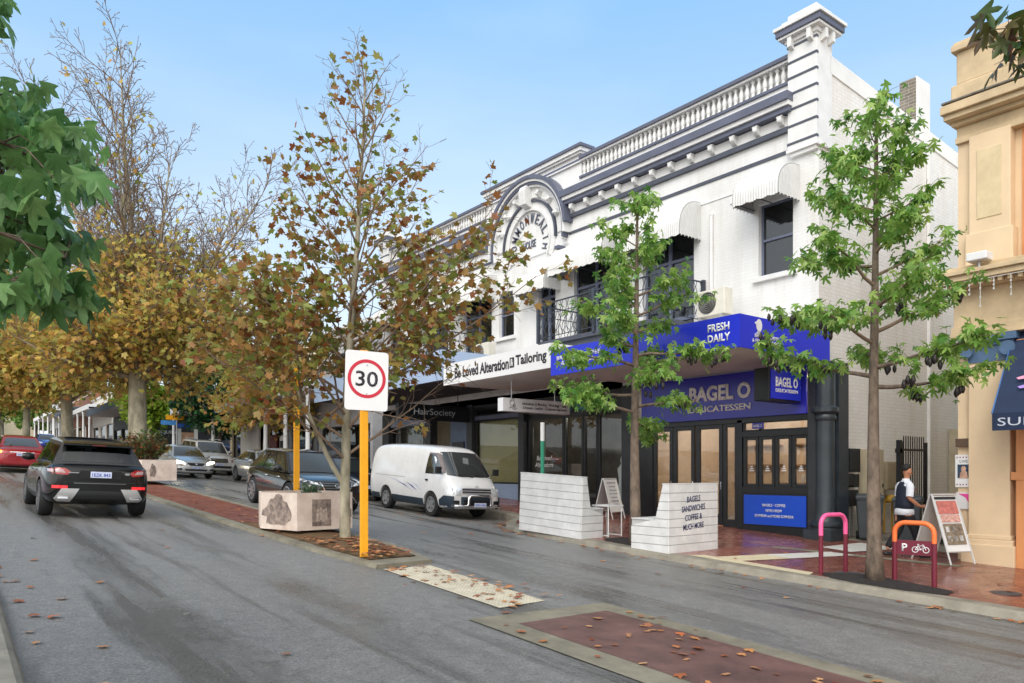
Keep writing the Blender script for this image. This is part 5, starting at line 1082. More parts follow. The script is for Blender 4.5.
for s_ in (-1, 1):
    b = MB(); b.lathe([(0, -.012), (.018, -.006), (.022, .004), (.012, .012), (0, .012)], n=10, M=Matrix.Translation((.08*s_, .05, 1.64)) @ Matrix.Rotation(R(90), 4, 'Y')); b.build('ear', skin, pr, smooth=True)
    b = MB(); b.lathe([(0, -.006), (.011, 0), (0, .006)], n=8, M=Matrix.Translation((.031*s_, .148, 1.655)) @ Matrix.Rotation(R(90), 4, 'X')); b.build('eye', mat('eye_dark', (.03, .02, .02), .2), pr, smooth=True)
    b = MB(); b.box(.016*s_-.0, .045*s_, .142, .152, 1.675, 1.683) if s_ > 0 else b.box(-.045, -.016, .142, .152, 1.675, 1.683); b.build('eyebrow', mat('black_hair', (.01, .01, .01)), pr)
b = MB(); b.add([(-.012, .14, 1.655), (.012, .14, 1.655), (-.018, .145, 1.615), (.018, .145, 1.615), (0, .178, 1.62)], [(0, 1, 4), (0, 4, 2), (1, 3, 4), (2, 4, 3)]); b.build('nose', skin, pr)
b = MB(); b.box(-.024, .024, .135, .15, 1.588, 1.598); b.build('mouth', mat('lip', srgb('8a4a42'), .5), pr); part_skin('beard', [(0, .07, 1.57, (.06, .05)), (0, .115, 1.568, (.04, .03))], [(0, 1)], mat('black_hair', (.01, .01, .01)), 2)
b = MB(); b.add([(-.05, .125, 1.47), (0, .16, 1.40), (.05, .125, 1.47), (0, .12, 1.5)], [(0, 1, 3), (1, 2, 3)]); b.build('shirt_collar', shirt, pr); b = MB(); b.box(.08, .12, .148, .152, 1.3, 1.33); b.build('vest_badge', mat('badge_red', srgb('a03038')), pr)
pr.location = (14.9, 6.98, ZF(6.98)+.0); pr.rotation_euler = (0, 0, R(-122)); pr.scale = (1, 1, 1)
# ------------------------------------------------------------------ vehicles (local frame: +y front, z up, wheels on z=0)
def paint(name, c, metal=.3, rough=.28):
    return mat(name, c, rough, metal=metal, coat=1, var=.10, vs=2.0)
def patch(P00, P10, P01, P11, bulge, nv, u0=0, u1=1, v0=0, v1=1, off=0., nu=8, nw=6):   # bilinear patch with a bulge along nv
    P00, P10, P01, P11, nv = map(Vector, (P00, P10, P01, P11, nv)); vs = []
    for j in range(nw+1):
        for i in range(nu+1):
            u = u0+(u1-u0)*i/nu; v = v0+(v1-v0)*j/nw
            p = (P00*(1-u)+P10*u)*(1-v)+(P01*(1-u)+P11*u)*v; vs.append(p+nv*(bulge*4*u*(1-u)*(.35+.65*4*v*(1-v))+off))
    return vs, [(j*(nu+1)+i, j*(nu+1)+i+1, (j+1)*(nu+1)+i+1, (j+1)*(nu+1)+i) for j in range(nw) for i in range(nu)]
def hull(name, st, m, parent, wheels, rw, W, sub=2, tall=False):
    # st: list of (y, half width, z bottom, z top at centre, z top at edge)
    b = MB(); n = 13
    for y, w_, zb, zc, ze in st:
        half = [(0, zb), (w_*.55, zb), (w_*.88, zb+.01), (w_*.985, zb+.10), (w_*1.0, zb+(ze-zb)*.45), (w_*.975, ze-.10), (w_*.90, ze-.0), (w_*.62, ze+(zc-ze)*.75), (0, zc)]
        if tall: bz = min(1.12, zb+(ze-zb)*.62); half = [(0, zb), (w_*.55, zb), (w_*.88, zb+.01), (w_*.985, zb+.10), (w_*1.0, zb+(bz-zb)*.6), (w_*.985, bz), (w_*(.985-.125*min(1, (ze-bz)/.8)), ze-.10), (w_*.66, ze+(zc-ze)*.75), (0, zc)]
        ring = [(x, y, z) for x, z in half]+[(-x, y, z) for x, z in half[-2:0:-1]]; b.v += ring
    k = 16
    for i in range(len(st)-1):
        for j in range(k): b.f.append((i*k+j, i*k+(j+1) % k, (i+1)*k+(j+1) % k, (i+1)*k+j)); b.m.append(0)
    for base in (0, (len(st)-1)*k):   # end caps as strips of quads
        for a_, b_, c_, d_ in ((0, 1, 15, None), (1, 2, 14, 15), (2, 3, 13, 14), (3, 4, 12, 13), (4, 5, 11, 12), (5, 6, 10, 11), (6, 7, 9, 10), (7, 8, 9, None)):
            f = [base+q for q in (a_, b_, c_, d_) if q is not None]; b.f.append(tuple(f if base else reversed(f))); b.m.append(0)
    me = bpy.data.meshes.new('h'); me.from_pydata(b.v, [], b.f); o = bpy.data.objects.new('h', me); col.objects.link(o)
    bm = bmesh.new(); bm.from_mesh(me); bmesh.ops.recalc_face_normals(bm, faces=bm.faces); bm.to_mesh(me); bm.free()
    s = o.modifiers.new('s', 'SUBSURF'); s.levels = s.render_levels = sub
    tmp = []
    for wy in wheels:
        for sx_ in (-1, 1):
            c = MB(); c.tube([(sx_*(W/2+.15), wy, rw+.0), (sx_*(W/2-.36), wy, rw+.0)], rw+.055, 28); cm = bpy.data.meshes.new('c'); cm.from_pydata(c.v, [], c.f)
            bm = bmesh.new(); bm.from_mesh(cm); bmesh.ops.recalc_face_normals(bm, faces=bm.faces); bm.to_mesh(cm); bm.free()
            co = bpy.data.objects.new('c', cm); col.objects.link(co); tmp.append(co); bo = o.modifiers.new('b', 'BOOLEAN'); bo.operation = 'DIFFERENCE'; bo.object = co; bo.solver = 'EXACT'
    bpy.context.view_layer.update(); me2 = bpy.data.meshes.new_from_object(o.evaluated_get(bpy.context.evaluated_depsgraph_get()))
    for t_ in tmp+[o]: bpy.data.objects.remove(t_)
    me2.name = name; me2.materials.clear(); me2.materials.append(m); autosmooth(me2, 32)
    o = bpy.data.objects.new(name, me2); col.objects.link(o); adopt(o, parent)
    bm = bmesh.new(); bm.from_mesh(me2); bvh = BVHTree.FromBMesh(bm); bm.free(); return o, bvh
def best_lim(bvh, axis, sg, co, tol):
    p = Vector((0, sg*6, .6)) if axis == 'y' else Vector((sg*4, .0, .7))
    h = bvh.ray_cast(p, Vector((0, -sg, 0)) if axis == 'y' else Vector((-sg, 0, 0)))
    return abs(h[0][1 if axis == 'y' else 0])-tol
def decal(name, bvh, poly, axis, sgn, m, parent, off=.008, th=.02, cuts=3, mirror_x=False, tol=None):
    # poly: outline in (x,z) for axis 'y' or (y,z) for axis 'x'; wrapped onto the body from direction sgn
    objs = []
    for sx_ in ((1, -1) if mirror_x else (1,)):
        bm = bmesh.new(); P = []
        for a, z in poly: P.append(bm.verts.new((a*sx_, 0, z) if axis == 'y' else (0, a, z)))
        bm.faces.new(P); bmesh.ops.triangulate(bm, faces=bm.faces[:]); bmesh.ops.subdivide_edges(bm, edges=bm.edges[:], cuts=cuts, use_grid_fill=True)
        last = None
        for v in bm.verts:
            if axis == 'y': o_, d_ = Vector((v.co.x, sgn*6, v.co.z)), Vector((0, -sgn, 0))
            else: o_, d_ = Vector((sgn*sx_*4, v.co.y, v.co.z)), Vector((-sgn*sx_, 0, 0))
            h = bvh.ray_cast(o_, d_); ai = 1 if axis == 'y' else 0
            lim = best_lim(bvh, axis, sgn*(sx_ if axis == 'x' else 1), v.co, tol or (.55 if axis == 'y' else .16))
            if h[0] is None or abs(h[0][ai]) < lim:
                q_ = Vector((v.co.x, sgn*(lim+.3), v.co.z)) if axis == 'y' else Vector((sgn*sx_*(lim+.08), v.co.y, v.co.z)); near = bvh.find_nearest(q_)[0]
                h = (Vector((v.co.x, near.y, v.co.z)) if axis == 'y' else Vector((near.x, v.co.y, v.co.z)),)
                if axis == 'x' and abs(h[0].x) < lim: h[0].x = math.copysign(lim+.1, sgn*sx_)
            v.co = h[0]-d_*off
        bmesh.ops.recalc_face_normals(bm, faces=bm.faces)
        f0 = bm.faces[0]; dirv = Vector((0, sgn, 0)) if axis == 'y' else Vector((sgn*sx_, 0, 0))
        if f0.normal.dot(dirv) < 0: bmesh.ops.reverse_faces(bm, faces=bm.faces[:])
        top = bm.faces[:]; r_ = bmesh.ops.extrude_face_region(bm, geom=top, use_keep_orig=True); nv_ = [q for q in r_['geom'] if isinstance(q, bmesh.types.BMVert)]
        bmesh.ops.translate(bm, vec=-dirv*th, verts=nv_)
        me = bpy.data.meshes.new(name); bm.to_mesh(me); bm.free(); me.materials.append(m); autosmooth(me, 40)
        o = bpy.data.objects.new(name, me); col.objects.link(o); adopt(o, parent); objs.append(o)
    return objs
def rectp(a0, a1, z0, z1): return [(a0, z0), (a1, z0), (a1, z1), (a0, z1)]
def wheel(parent, x, y, r, wd=.22, spokes=5, rim=None, dsh=.72):
    sx_ = 1 if x > 0 else -1; Mx = Matrix.Translation((x, y, r)) @ Matrix.Rotation(R(90)*sx_, 4, 'Y')
    b = MB(); h = wd/2; b.lathe([(r*.66, -h), (r*.92, -h), (r*.99, -h*.7), (r, 0), (r*.99, h*.7), (r*.92, h), (r*dsh, h*.96), (r*dsh, h*.4), (r*.5, h*.2)], n=28, M=Mx)
    wo = b.build('wheel', rubber, parent, smooth='auto')
    b = MB(); b.lathe([(r*dsh, h*.5), (r*dsh, h*.98), (r*(dsh-.05), h*1.0), (r*(dsh-.06), h*.5)], n=28, M=Mx)
    for k in range(spokes):
        a = 2*PI*k/spokes; A = Mx @ Matrix.Rotation(a, 4, 'Z')
        b.add([A @ Vector(p) for p in ((r*.08, -r*.08, h*.9), (r*.08, r*.08, h*.9), (r*(dsh-.02), r*.05, h*.96), (r*(dsh-.02), -r*.05, h*.96), (r*.08, -r*.08, h*.55), (r*.08, r*.08, h*.55), (r*(dsh-.02), r*.05, h*.55), (r*(dsh-.02), -r*.05, h*.55))], [(0, 1, 2, 3), (7, 6, 5, 4), (0, 3, 7, 4), (1, 5, 6, 2), (2, 6, 7, 3)])
    b.lathe([(0, h*.92), (r*.16, h*.9), (r*.17, h*.5)], n=12, M=Mx); b.build('rim', rim or alloy, wo, smooth='auto')
    b = MB(); b.lathe([(0, h*.25), (r*dsh, h*.25), (r*dsh, h*.2), (0, h*.2)], n=20, M=Mx); b.build('brake_disc', mat('brake_dark', (.04, .04, .04), .5), wo)
def cabin(parent, m, base_f, base_r, top_f, top_r, zr, wb_f, wb_r, wt, gm=autog, bulge=.06, sides=((.05, .36), (.40, .70), (.73, .94)), v0=.10, v1=.90, roofm=None, wt_r=None, rearglass=True, ws=(.05, .95, .06, .94), rw_=(.08, .92, .15, .88)):
    # base_* = (y, z); top_* = (y, z) windscreen / rear window top edges
    wt_r = wt_r or wt; bf, br, tf, tr = base_f, base_r, top_f, top_r
    A = (-wb_f, bf[0], bf[1]); B = (wb_f, bf[0], bf[1]); C = (-wt, tf[0], tf[1]); D = (wt, tf[0], tf[1])
    E_ = (-wb_r, br[0], br[1]); F = (wb_r, br[0], br[1]); G_ = (-wt_r, tr[0], tr[1]); H = (wt_r, tr[0], tr[1])
    b = MB(); nf = Vector((0, .8, .5)); nr = Vector((0, -.9, .3))
    def framed(P, bl, nv_, q, hole):
        if not hole: b.add(*patch(*P, bl, nv_)); return
        u0, u1, v0_, v1_ = q[0]+.02, q[1]-.02, q[2]+.02, q[3]-.02
        for (a0, a1, c0, c1) in ((0, 1, 0, v0_), (0, 1, v1_, 1), (0, u0, v0_, v1_), (u1, 1, v0_, v1_)): b.add(*patch(*P, bl, nv_, a0, a1, c0, c1))
    framed((B, A, D, C), bulge, nf, ws, gm is autog2); framed((E_, F, G_, H), bulge*.7, nr, rw_, gm is autog2)
    b.add(*patch(F, B, H, D, .025, (1, 0, .2), nu=12)); b.add(*patch(A, E_, C, G_, .025, (-1, 0, .2), nu=12))
    vs, fs = [], []; nx, ny = 10, 10
    for j in range(ny+1):
        for i in range(nx+1):
            u, v = i/nx, j/ny; w_ = wt_r*(1-v)+wt*v; yy = tr[0]*(1-v)+tf[0]*v; z = tr[1]*(1-v)+tf[1]*v
            z += (zr-max(tf[1], tr[1]))*4*v*(1-v)*(1 if True else 0)+.035*(1-(2*u-1)**4)*1.0 - (.0 if 0 < i < nx else .0)
            vs.append((w_*(2*u-1), yy+(bulge*.35*4*u*(1-u) if j == ny else 0), z))
    for j in range(ny):
        for i in range(nx): fs.append((j*(nx+1)+i, j*(nx+1)+i+1, (j+1)*(nx+1)+i+1, (j+1)*(nx+1)+i))
    # skirt closing the gap between the crowned roof and the side panels
    b.add(vs, fs); ring = [i for i in range(nx+1)]+[(j+1)*(nx+1)-1 for j in range(1, ny+1)]+[ny*(nx+1)+i for i in range(nx-1, -1, -1)]+[j*(nx+1) for j in range(ny-1, 0, -1)]
    low = [(vs[i][0]*1.004, vs[i][1], min(vs[i][2], 9)-.03-(zr-max(tf[1], tr[1]))) for i in ring]; k = len(ring)
    b.add([vs[i] for i in ring]+low, [(i, (i+1) % k, k+(i+1) % k, k+i) for i in range(k)])
    cab = b.build('cabin', roofm or m, parent, smooth='auto')
    g = MB(); g.add(*patch(B, A, D, C, bulge, nf, ws[0], ws[1], ws[2], ws[3], .008)); g.build('windscreen', gm, cab, smooth=True)
    if rearglass: g = MB(); g.add(*patch(E_, F, G_, H, bulge*.7, nr, rw_[0], rw_[1], rw_[2], rw_[3], .008)); g.build('rear_window', gm, cab, smooth=True)
    for u0, u1 in sides:
        for s_, (p, q, r_, t_) in ((1, (B, F, D, H)), (-1, (A, E_, C, G_))):
            g = MB(); g.add(*patch(p, q, r_, t_, .025, (s_, 0, .2), u0, u1, v0, v1, .008)); g.build('side_window', gm, cab, smooth=True)
            g = MB(); g.add(*patch(p, q, r_, t_, .025, (s_, 0, .2), u0-.012, u1+.012, v0-.05, v0, .011)); g.build('window_trim', trimb, cab, smooth=True)
    return cab
def mirrors(parent, m, x, y, z, s=1.):
    for s_ in (-1, 1):
        b = MB(); b.lathe([(0, -.10*s), (.05*s, -.09*s), (.085*s, -.03*s), (.085*s, .03*s), (.05*s, .09*s), (0, .1*s)], n=12, M=Matrix.Translation((s_*(x+.09), y, z)) @ Matrix.Rotation(R(90), 4, 'Y') @ Matrix.Diagonal((.85, .75, 1.1, 1)))
        b.tube([(s_*(x-.04), y, z-.05), (s_*(x+.06), y, z-.03)], .02, 6); mo_ = b.build('mirror', m, parent, smooth='auto')
def plate(parent, bvh, z, sgn, word, yoff=0, w_=.37, hh=.105, x0=0, lc=plateb, m=platew, tilt=0):
    h = bvh.ray_cast(Vector((x0, sgn*6, z)), Vector((0, -sgn, 0)))[0]; y = h.y+sgn*(.02+yoff); M = face_m(x0, y, z, (0, sgn, 0))
    b = MB(); b.box(-w_/2, w_/2, -hh/2, hh/2, 0, .008, M=M); p = b.build('number_plate', m, parent, bevel=.003); text('plate_lettering', word, M @ Matrix.Translation((0, -.005, .008)), w_*.86, hh*.55, lc, p, bold=.012, ext=.002)
def underbody(parent, W, y0, y1, z=.2, h=.25):
    b = MB(); b.box(-W/2+.25, W/2-.25, y0+.25, y1-.25, z, z+h); b.build('underbody', mat('underbody_black', (.006, .006, .006), .9), parent)
def generic(name, label, group, W, H, hoodz, beltz, L, pm, wheels_y, rw, cab, st=None, spokes=5, cat='car', parts=()):
    t = thing(name, label, cat, (0, 0, 0), group); h = L/2
    if st is None:
        st = [(-h, W*.36, .36, beltz*.80, beltz*.74), (-h+.06, W*.43, .28, beltz*.97, beltz*.90), (-h+.35, W*.485, .22, beltz+.01, beltz-.03), (wheels_y[0], W*.5, .20, beltz+.02, beltz-.01), (0, W*.498, .18, beltz, beltz-.04), (wheels_y[1]-.35, W*.5, .18, hoodz+.06, hoodz+.02), (wheels_y[1]+.1, W*.5, .2, hoodz+.0, hoodz-.09), (h-.35, W*.475, .2, hoodz-.10, hoodz-.19), (h-.08, W*.42, .22, hoodz-.24, hoodz-.32), (h, W*.35, .30, hoodz-.34, hoodz-.40)]
    body, bvh = hull('body', st, pm, t, wheels_y, rw, W)
    underbody(t, W, -h, h)
    for wy in wheels_y:
        for s_ in (-1, 1): wheel(t, s_*(W/2-.13), wy, rw, spokes=spokes)
    cabin(t, pm, *cab)
    return t, bvh
CARS = {}
# ---- black compact SUV going away from us
blackp = mat('black_car_paint', (.004, .0045, .005), .12, spec=.35, coat=.25)
W, L = 1.93, 4.36; t = thing('parked_suv', 'shiny black compact SUV driving away in the left lane, seen from behind', 'car', (0, 0, 0)); t.name = 'black_suv'
st = [(-2.18, .70, .50, .98, .94), (-2.14, .82, .36, 1.05, 1.02), (-1.95, .93, .26, 1.10, 1.07), (-1.30, .965, .24, 1.12, 1.08), (-.2, .955, .24, 1.06, 1.02), (.6, .955, .24, 1.05, 1.0), (1.2, .965, .25, 1.03, .95), (1.75, .93, .27, .96, .84), (2.08, .82, .32, .80, .72), (2.18, .66, .42, .66, .6)]
hy = (-1.30, 1.36); body, bvh = hull('body', st, blackp, t, hy, .36, W); underbody(t, W, -2.1, 2.1, .28)
for wy in hy:
    for s_ in (-1, 1): wheel(t, s_*(W/2-.13), wy, .365, .24, 10, mat('dark_alloy', (.22, .22, .23), .3, metal=.8))
cab = cabin(t, blackp, (1.05, 1.0), (-1.98, 1.04), (.30, 1.52), (-1.62, 1.47), 1.585, .80, .80, .62, autog2, .05, ((.05, .32), (.35, .62), (.66, .92)), .12, .86, mat('roof_black', (.012, .012, .013), .35, coat=.6), .60, rw_=(.07, .93, .16, .90))
b = MB(); b.box(-.6, .6, -1.5, .5, .95, 1.0); b.box(-.55, -.1, -.75, -.6, 1.0, 1.36); b.box(.1, .55, -.75, -.6, 1.0, 1.36); b.box(-.5, -.15, .1, .2, 1.0, 1.35); b.box(.15, .5, .1, .2, 1.0, 1.35); b.build('seats', seatm, t, bevel=.03)
b = MB(); b.box(-.43, -.25, -.75, -.66, 1.36, 1.47); b.box(.25, .43, -.75, -.66, 1.36, 1.47); b.build('headrests', seatm, t, bevel=.03)
b = MB(); b.lathe([(0, -.13), (.07, -.08), (.09, 0), (.07, .1), (0, .13)], (-.0+.34, .15, 1.36), 12); b.build('driver_headrest', mat('dark_seat', (.02, .02, .02), .8), t, smooth=True)
b = MB(); vs, fs = patch((-.60, -1.60, 1.50), (.60, -1.60, 1.50), (-.63, -1.80, 1.47), (.63, -1.80, 1.47), .04, (0, -1, 0)); b.add(vs, fs); vs2 = [(x, y, z-.05) for x, y, z in vs]; b.add(vs2, fs); b.box(-.62, .62, -1.80, -1.76, 1.425, 1.47); o = b.build('roof_spoiler', blackp, t, bevel=.008)
b = MB(); b.box(-.12, .12, -1.815, -1.80, 1.44, 1.455); b.build('brake_lamp', mat('brake_lamp', (.2, .01, .01), .3), o)
b = MB(); vs, fs = patch((-.5, -1.1, 1.625), (.5, -1.1, 1.625), (-.5, .2, 1.625), (.5, .2, 1.625), .0, (0, 0, 1)); b.add(vs, fs); b.build('glass_roof', autog, t)
for o in decal('tail_light', bvh, [(.56, .86), (.90, .88), (.90, .995), (.62, .99), (.52, .93)], 'y', -1, tail, t, mirror_x=True): pass
decal('lamp_lens', bvh, [(.60, .90), (.77, .905), (.77, .965), (.65, .965)], 'y', -1, tailc, t, .014, mirror_x=True)
decal('lamp_lens', bvh, [(.80, .905), (.88, .91), (.88, .965), (.80, .965)], 'y', -1, tailc, t, .014, mirror_x=True)
decal('reflector', bvh, rectp(.56, .82, .60, .655), 'y', -1, mat('reflector_red', (.55, .01, .015), .25, coat=1, emit=(1, .02, .03), es=.25), t, .012, mirror_x=True)
decal('rear_bumper_insert', bvh, rectp(-.72, .72, .40, .56), 'y', -1, trimb, t, .01)
decal('bumper_line', bvh, rectp(-.86, .86, .70, .715), 'y', -1, mat('grey_line', (.12, .12, .13), .4), t, .008)
decal('tailgate_seam', bvh, rectp(-.62, .62, .725, .735), 'y', -1, trimb, t, .004)
decal('number_plate_recess', bvh, rectp(-.36, .36, .80, .955), 'y', -1, mat('recess_black', (.004, .004, .005), .6), t, .004)
decal('diffuser', bvh, [(.36, .60), (.66, .60), (.78, .40), (.72, .34), (.50, .34), (.44, .50)], 'y', -1, mat('satin_silver', (.50, .50, .50), .35, metal=.5), t, .018, mirror_x=True)
for s_ in (-1, 1): b = MB(); b.box(s_*.63-.09, s_*.63+.09, -2.20, -2.05, .385, .43); b.build('exhaust', chrome, t, bevel=.012)
plate(t, bvh, .88, -1, '1EZK 843', .01, .37, .12); decal('badge_strip', bvh, rectp(-.56, -.38, .90, .915), 'y', -1, mat('badge_grey', (.35, .35, .36), .4, metal=.5), t, .012); decal('oval_badge', bvh, [(.47+.05*math.cos(a), .905+.022*math.sin(a)) for a in [PI*k/6 for k in range(12)]], 'y', -1, mat('badge_grey', (.35, .35, .36), .4, metal=.5), t, .012, .01, 1)
mirrors(t, blackp, .88, .78, 1.10, 1.15)
for s_ in (-1, 1):
    decal('door_seam', bvh, rectp(-.35, -.335, .35, 1.0), 'x', s_, trimb, t, .002, .004); decal('door_seam', bvh, rectp(.62, .635, .35, .98), 'x', s_, trimb, t, .002, .004); decal('sill_cladding', bvh, rectp(-.85, .9, .26, .40), 'x', s_, trimb, t, .01)
    b = MB(); b.tube([(s_*.965, -.3, .88), (s_*.985, -.24, .88), (s_*.985, -.12, .88), (s_*.965, -.06, .88)], .012, 6); b.build('handle', blackp, t)
gplace(t, 2.62, 18.95, ZR(2.62, 18.95), 0)
# ---- dark luxury SUV facing us
greyp = paint('graphite_car_paint', (.030, .028, .026), .6, .24)
W, L = 1.87, 4.66; t = thing('dark_suv', 'dark graphite SUV with a big mesh grille behind the sign planter', 'car', (0, 0, 0))
st = [(-2.33, .66, .45, 1.0, .95), (-2.25, .80, .32, 1.06, 1.02), (-1.9, .90, .26, 1.08, 1.05), (-1.32, .935, .24, 1.09, 1.05), (-.2, .925, .24, 1.02, .98), (.8, .93, .24, 1.03, .97), (1.36, .935, .25, 1.02, .93), (1.95, .89, .26, .96, .85), (2.25, .76, .28, .86, .78), (2.33, .62, .36, .74, .70)]
hy = (-1.34, 1.35); body, bvh = hull('body', st, greyp, t, hy, .37, W); underbody(t, W, -2.2, 2.2, .28)
for wy in hy:
    for s_ in (-1, 1): wheel(t, s_*(W/2-.12), wy, .375, .24, 8)
cabin(t, greyp, (1.02, .98), (-2.15, 1.02), (.28, 1.53), (-1.35, 1.55), 1.60, .80, .76, .60, autog, .06, ((.05, .30), (.33, .60), (.63, .82)), .10, .86)
decal('headlight', bvh, [(.42, .74), (.90, .82), (.93, .90), (.80, .885), (.50, .80)], 'y', 1, lens, t, .012, mirror_x=True)
gr = decal('grille', bvh, [(-.40, .80), (-.28, .60), (-.52, .34), (.52, .34), (.28, .60), (.40, .80), (.28, .84), (-.28, .84)], 'y', 1, trimb, t, .010)[0]
for k in range(8): zz = .37+k*.06; hw = (.50 if zz < .42 else .28+abs(zz-.60)*1.0); decal('grille_bar', bvh, rectp(-hw+.04, hw-.04, zz, zz+.016), 'y', 1, mat('grille_metal', (.25, .25, .26), .3, metal=.8), t, .022, .01, 2)
for s_ in (-1, 1): decal('grille_trim', bvh, [(s_*.42, .82), (s_*.30, .60), (s_*.56, .32), (s_*.60, .32), (s_*.335, .60), (s_*.455, .82)], 'y', 1, chrome, t, .02, .012)
decal('fog_lamp', bvh, [(.66, .40), (.84, .44), (.86, .58), (.80, .56)], 'y', 1, trimb, t, .008, mirror_x=True)
h_ = bvh.ray_cast(Vector((0, 6, .74)), Vector((0, -1, 0)))[0]; b = MB(); b.tube([(.065*math.cos(2*PI*k/20), h_.y+.03, .74+.045*math.sin(2*PI*k/20)) for k in range(21)], .007, 6); b.tube([(-.02, h_.y+.03, .77), (-.035, h_.y+.03, .72), (.04, h_.y+.03, .715)], .006, 5); b.build('emblem', chrome, t)
plate(t, bvh, .45, 1, '1HGT 209', .02)
mirrors(t, greyp, .88, .70, 1.08, 1.15)
for s_ in (-1, 1):
    for yy in (-.42, .66): decal('door_seam', bvh, rectp(yy, yy+.012, .35, .98), 'x', s_, trimb, t, .002, .004)
    decal('wheel_cladding', bvh, rectp(-.9, .9, .25, .38), 'x', s_, trimb, t, .01)
    for yy in (-.35, .62-.95+.9): b = MB(); b.tube([(s_*.93, yy, .87), (s_*.955, yy+.05, .87), (s_*.955, yy+.17, .87), (s_*.93, yy+.22, .87)], .012, 6); b.build('handle', chrome, t)
gplace(t, 8.15, 20.3, ZR(8.15, 20.3), PI)
# ---- white cargo van
vw = paint('white_van_paint', (.68, .68, .68), 0, .3); vb = mat('van_navy_trim', srgb('26333f'), .5, var=.1)
W, L = 1.70, 4.70; t = thing('delivery_van', 'white cargo van with blue stripes and a chrome bull bar parked at the kerb', 'van', (0, 0, 0))
st = [(-2.35, .76, .48, 1.72, 1.68), (-2.33, .82, .36, 1.86, 1.82), (-2.15, .85, .28, 1.96, 1.91), (-1.2, .855, .25, 1.99, 1.94), (0, .855, .25, 1.99, 1.94), (.95, .855, .25, 1.97, 1.92), (1.24, .853, .25, 1.91, 1.86), (1.42, .85, .25, 1.76, 1.71), (1.95, .838, .25, 1.25, 1.20), (2.12, .82, .26, 1.08, 1.03), (2.30, .77, .28, .93, .88), (2.37, .70, .34, .74, .70)]
hy = (-1.22, 1.35); body, bvh = hull('body', st, vw, t, hy, .33, W, tall=True); underbody(t, W, -2.25, 2.2, .28)
for wy in hy:
    for s_ in (-1, 1): wheel(t, s_*(W/2-.12), wy, .335, .2, 6, mat('steel_wheel', (.42, .43, .44), .35, metal=.7), .64)
decal('windscreen', bvh, [(-.70, 1.17), (-.4, 1.14), (.4, 1.14), (.70, 1.17), (.655, 1.50), (.60, 1.78), (.3, 1.80), (-.3, 1.80), (-.60, 1.78), (-.655, 1.50)], 'y', 1, autog, t, .008, .015, 4, tol=1.5)
decal('rear_window', bvh, rectp(-.62, .62, 1.2, 1.72), 'y', -1, autog, t, .008)
for s_ in (-1, 1):
    decal('side_window', bvh, [(1.80, 1.17), (.98, 1.17), (1.0, 1.70), (1.30, 1.70), (1.42, 1.62)], 'x', s_, autog, t, .008, tol=.3)
    decal('weather_shield', bvh, [(1.80, 1.20), (1.42, 1.62), (1.30, 1.70), (1.0, 1.70), (1.0, 1.75), (1.32, 1.75), (1.47, 1.66), (1.85, 1.22)], 'x', s_, mat('shield_brown', (.16, .13, .13), .2), t, .016, tol=.3)
decal('front_bumper', bvh, rectp(-.80, .80, .29, .62), 'y', 1, vb, t, .014, .03, 4)
for s_ in (-1, 1):
    decal('side_bumper', bvh, [(1.78, .28), (2.36, .30), (2.36, .63), (2.0, .63), (1.78, .50)], 'x', s_, vb, t, .012)
    decal('sill_trim', bvh, rectp(-.83, .95, .26, .47), 'x', s_, vb, t, .008); decal('rear_sill_trim', bvh, rectp(-2.3, -1.62, .3, .46), 'x', s_, vb, t, .008)
    for yy in (1.0, -.1, 1.96): decal('door_seam', bvh, rectp(yy, yy+.010, .48, 1.08 if yy > 1.5 else 1.78), 'x', s_, mat('seam_grey', (.25, .25, .25), .6), t, .001, .003, tol=.3)
    decal('slider_rail', bvh, rectp(-1.95, -.1, 1.0, 1.015), 'x', s_, mat('seam_grey', (.25, .25, .25)), t, .002, .004)
    b = MB(); b.box(*sorted((s_*.845, s_*.875)), 1.06, 1.17, .97, 1.02); b.build('handle', blk, t, bevel=.006)
    st1 = mat('stripe_blue', srgb('454a8c'), .4); st2 = mat('stripe_pale', srgb('9fa6c4'), .4)
    decal('body_stripe', bvh, [(-.55, .86), (-.1, .80), (.35, .64), (.1, .72), (-.2, .79)], 'x', s_, st1, t, .003, .004); decal('body_stripe', bvh, [(.0, .86), (.32, .80), (.62, .66), (.36, .74), (.2, .80)], 'x', s_, st1, t, .004, .004); decal('body_stripe', bvh, [(-1.3, .98), (-.6, .90), (-.1, .82), (-.6, .88)], 'x', s_, st2, t, .002, .004); decal('body_stripe', bvh, [(.3, .90), (.6, .82), (.85, .68), (.58, .79)], 'x', s_, st2, t, .002, .004)
decal('headlight', bvh, [(.50, .66), (.78, .66), (.79, .84), (.72, .90), (.50, .87)], 'y', 1, lens, t, .014, mirror_x=True)
for s_ in (-1, 1): decal('headlight_side', bvh, [(2.12, .66), (2.30, .66), (2.27, .84), (2.12, .88)], 'x', s_, lens, t, .010)
decal('grille', bvh, [(-.47, .70), (.47, .70), (.47, .84), (-.47, .84)], 'y', 1, trimb, t, .010)
for zz in (.70, .765, .83): decal('grille_bar', bvh, rectp(-.47, .47, zz, zz+.028), 'y', 1, mat('silver_bar', (.5, .5, .52), .3, metal=.6), t, .022, .012)
h_ = bvh.ray_cast(Vector((0, 6, .88)), Vector((0, -1, 0)))[0]; b = MB(); b.tube([(.055*math.cos(2*PI*k/18), h_.y+.012, .88+.035*math.sin(2*PI*k/18)) for k in range(19)], .006, 5); b.tube([(.02*math.cos(2*PI*k/12), h_.y+.012, .88+.035*math.sin(2*PI*k/12)) for k in range(13)], .005, 5); b.build('emblem', chrome, t)
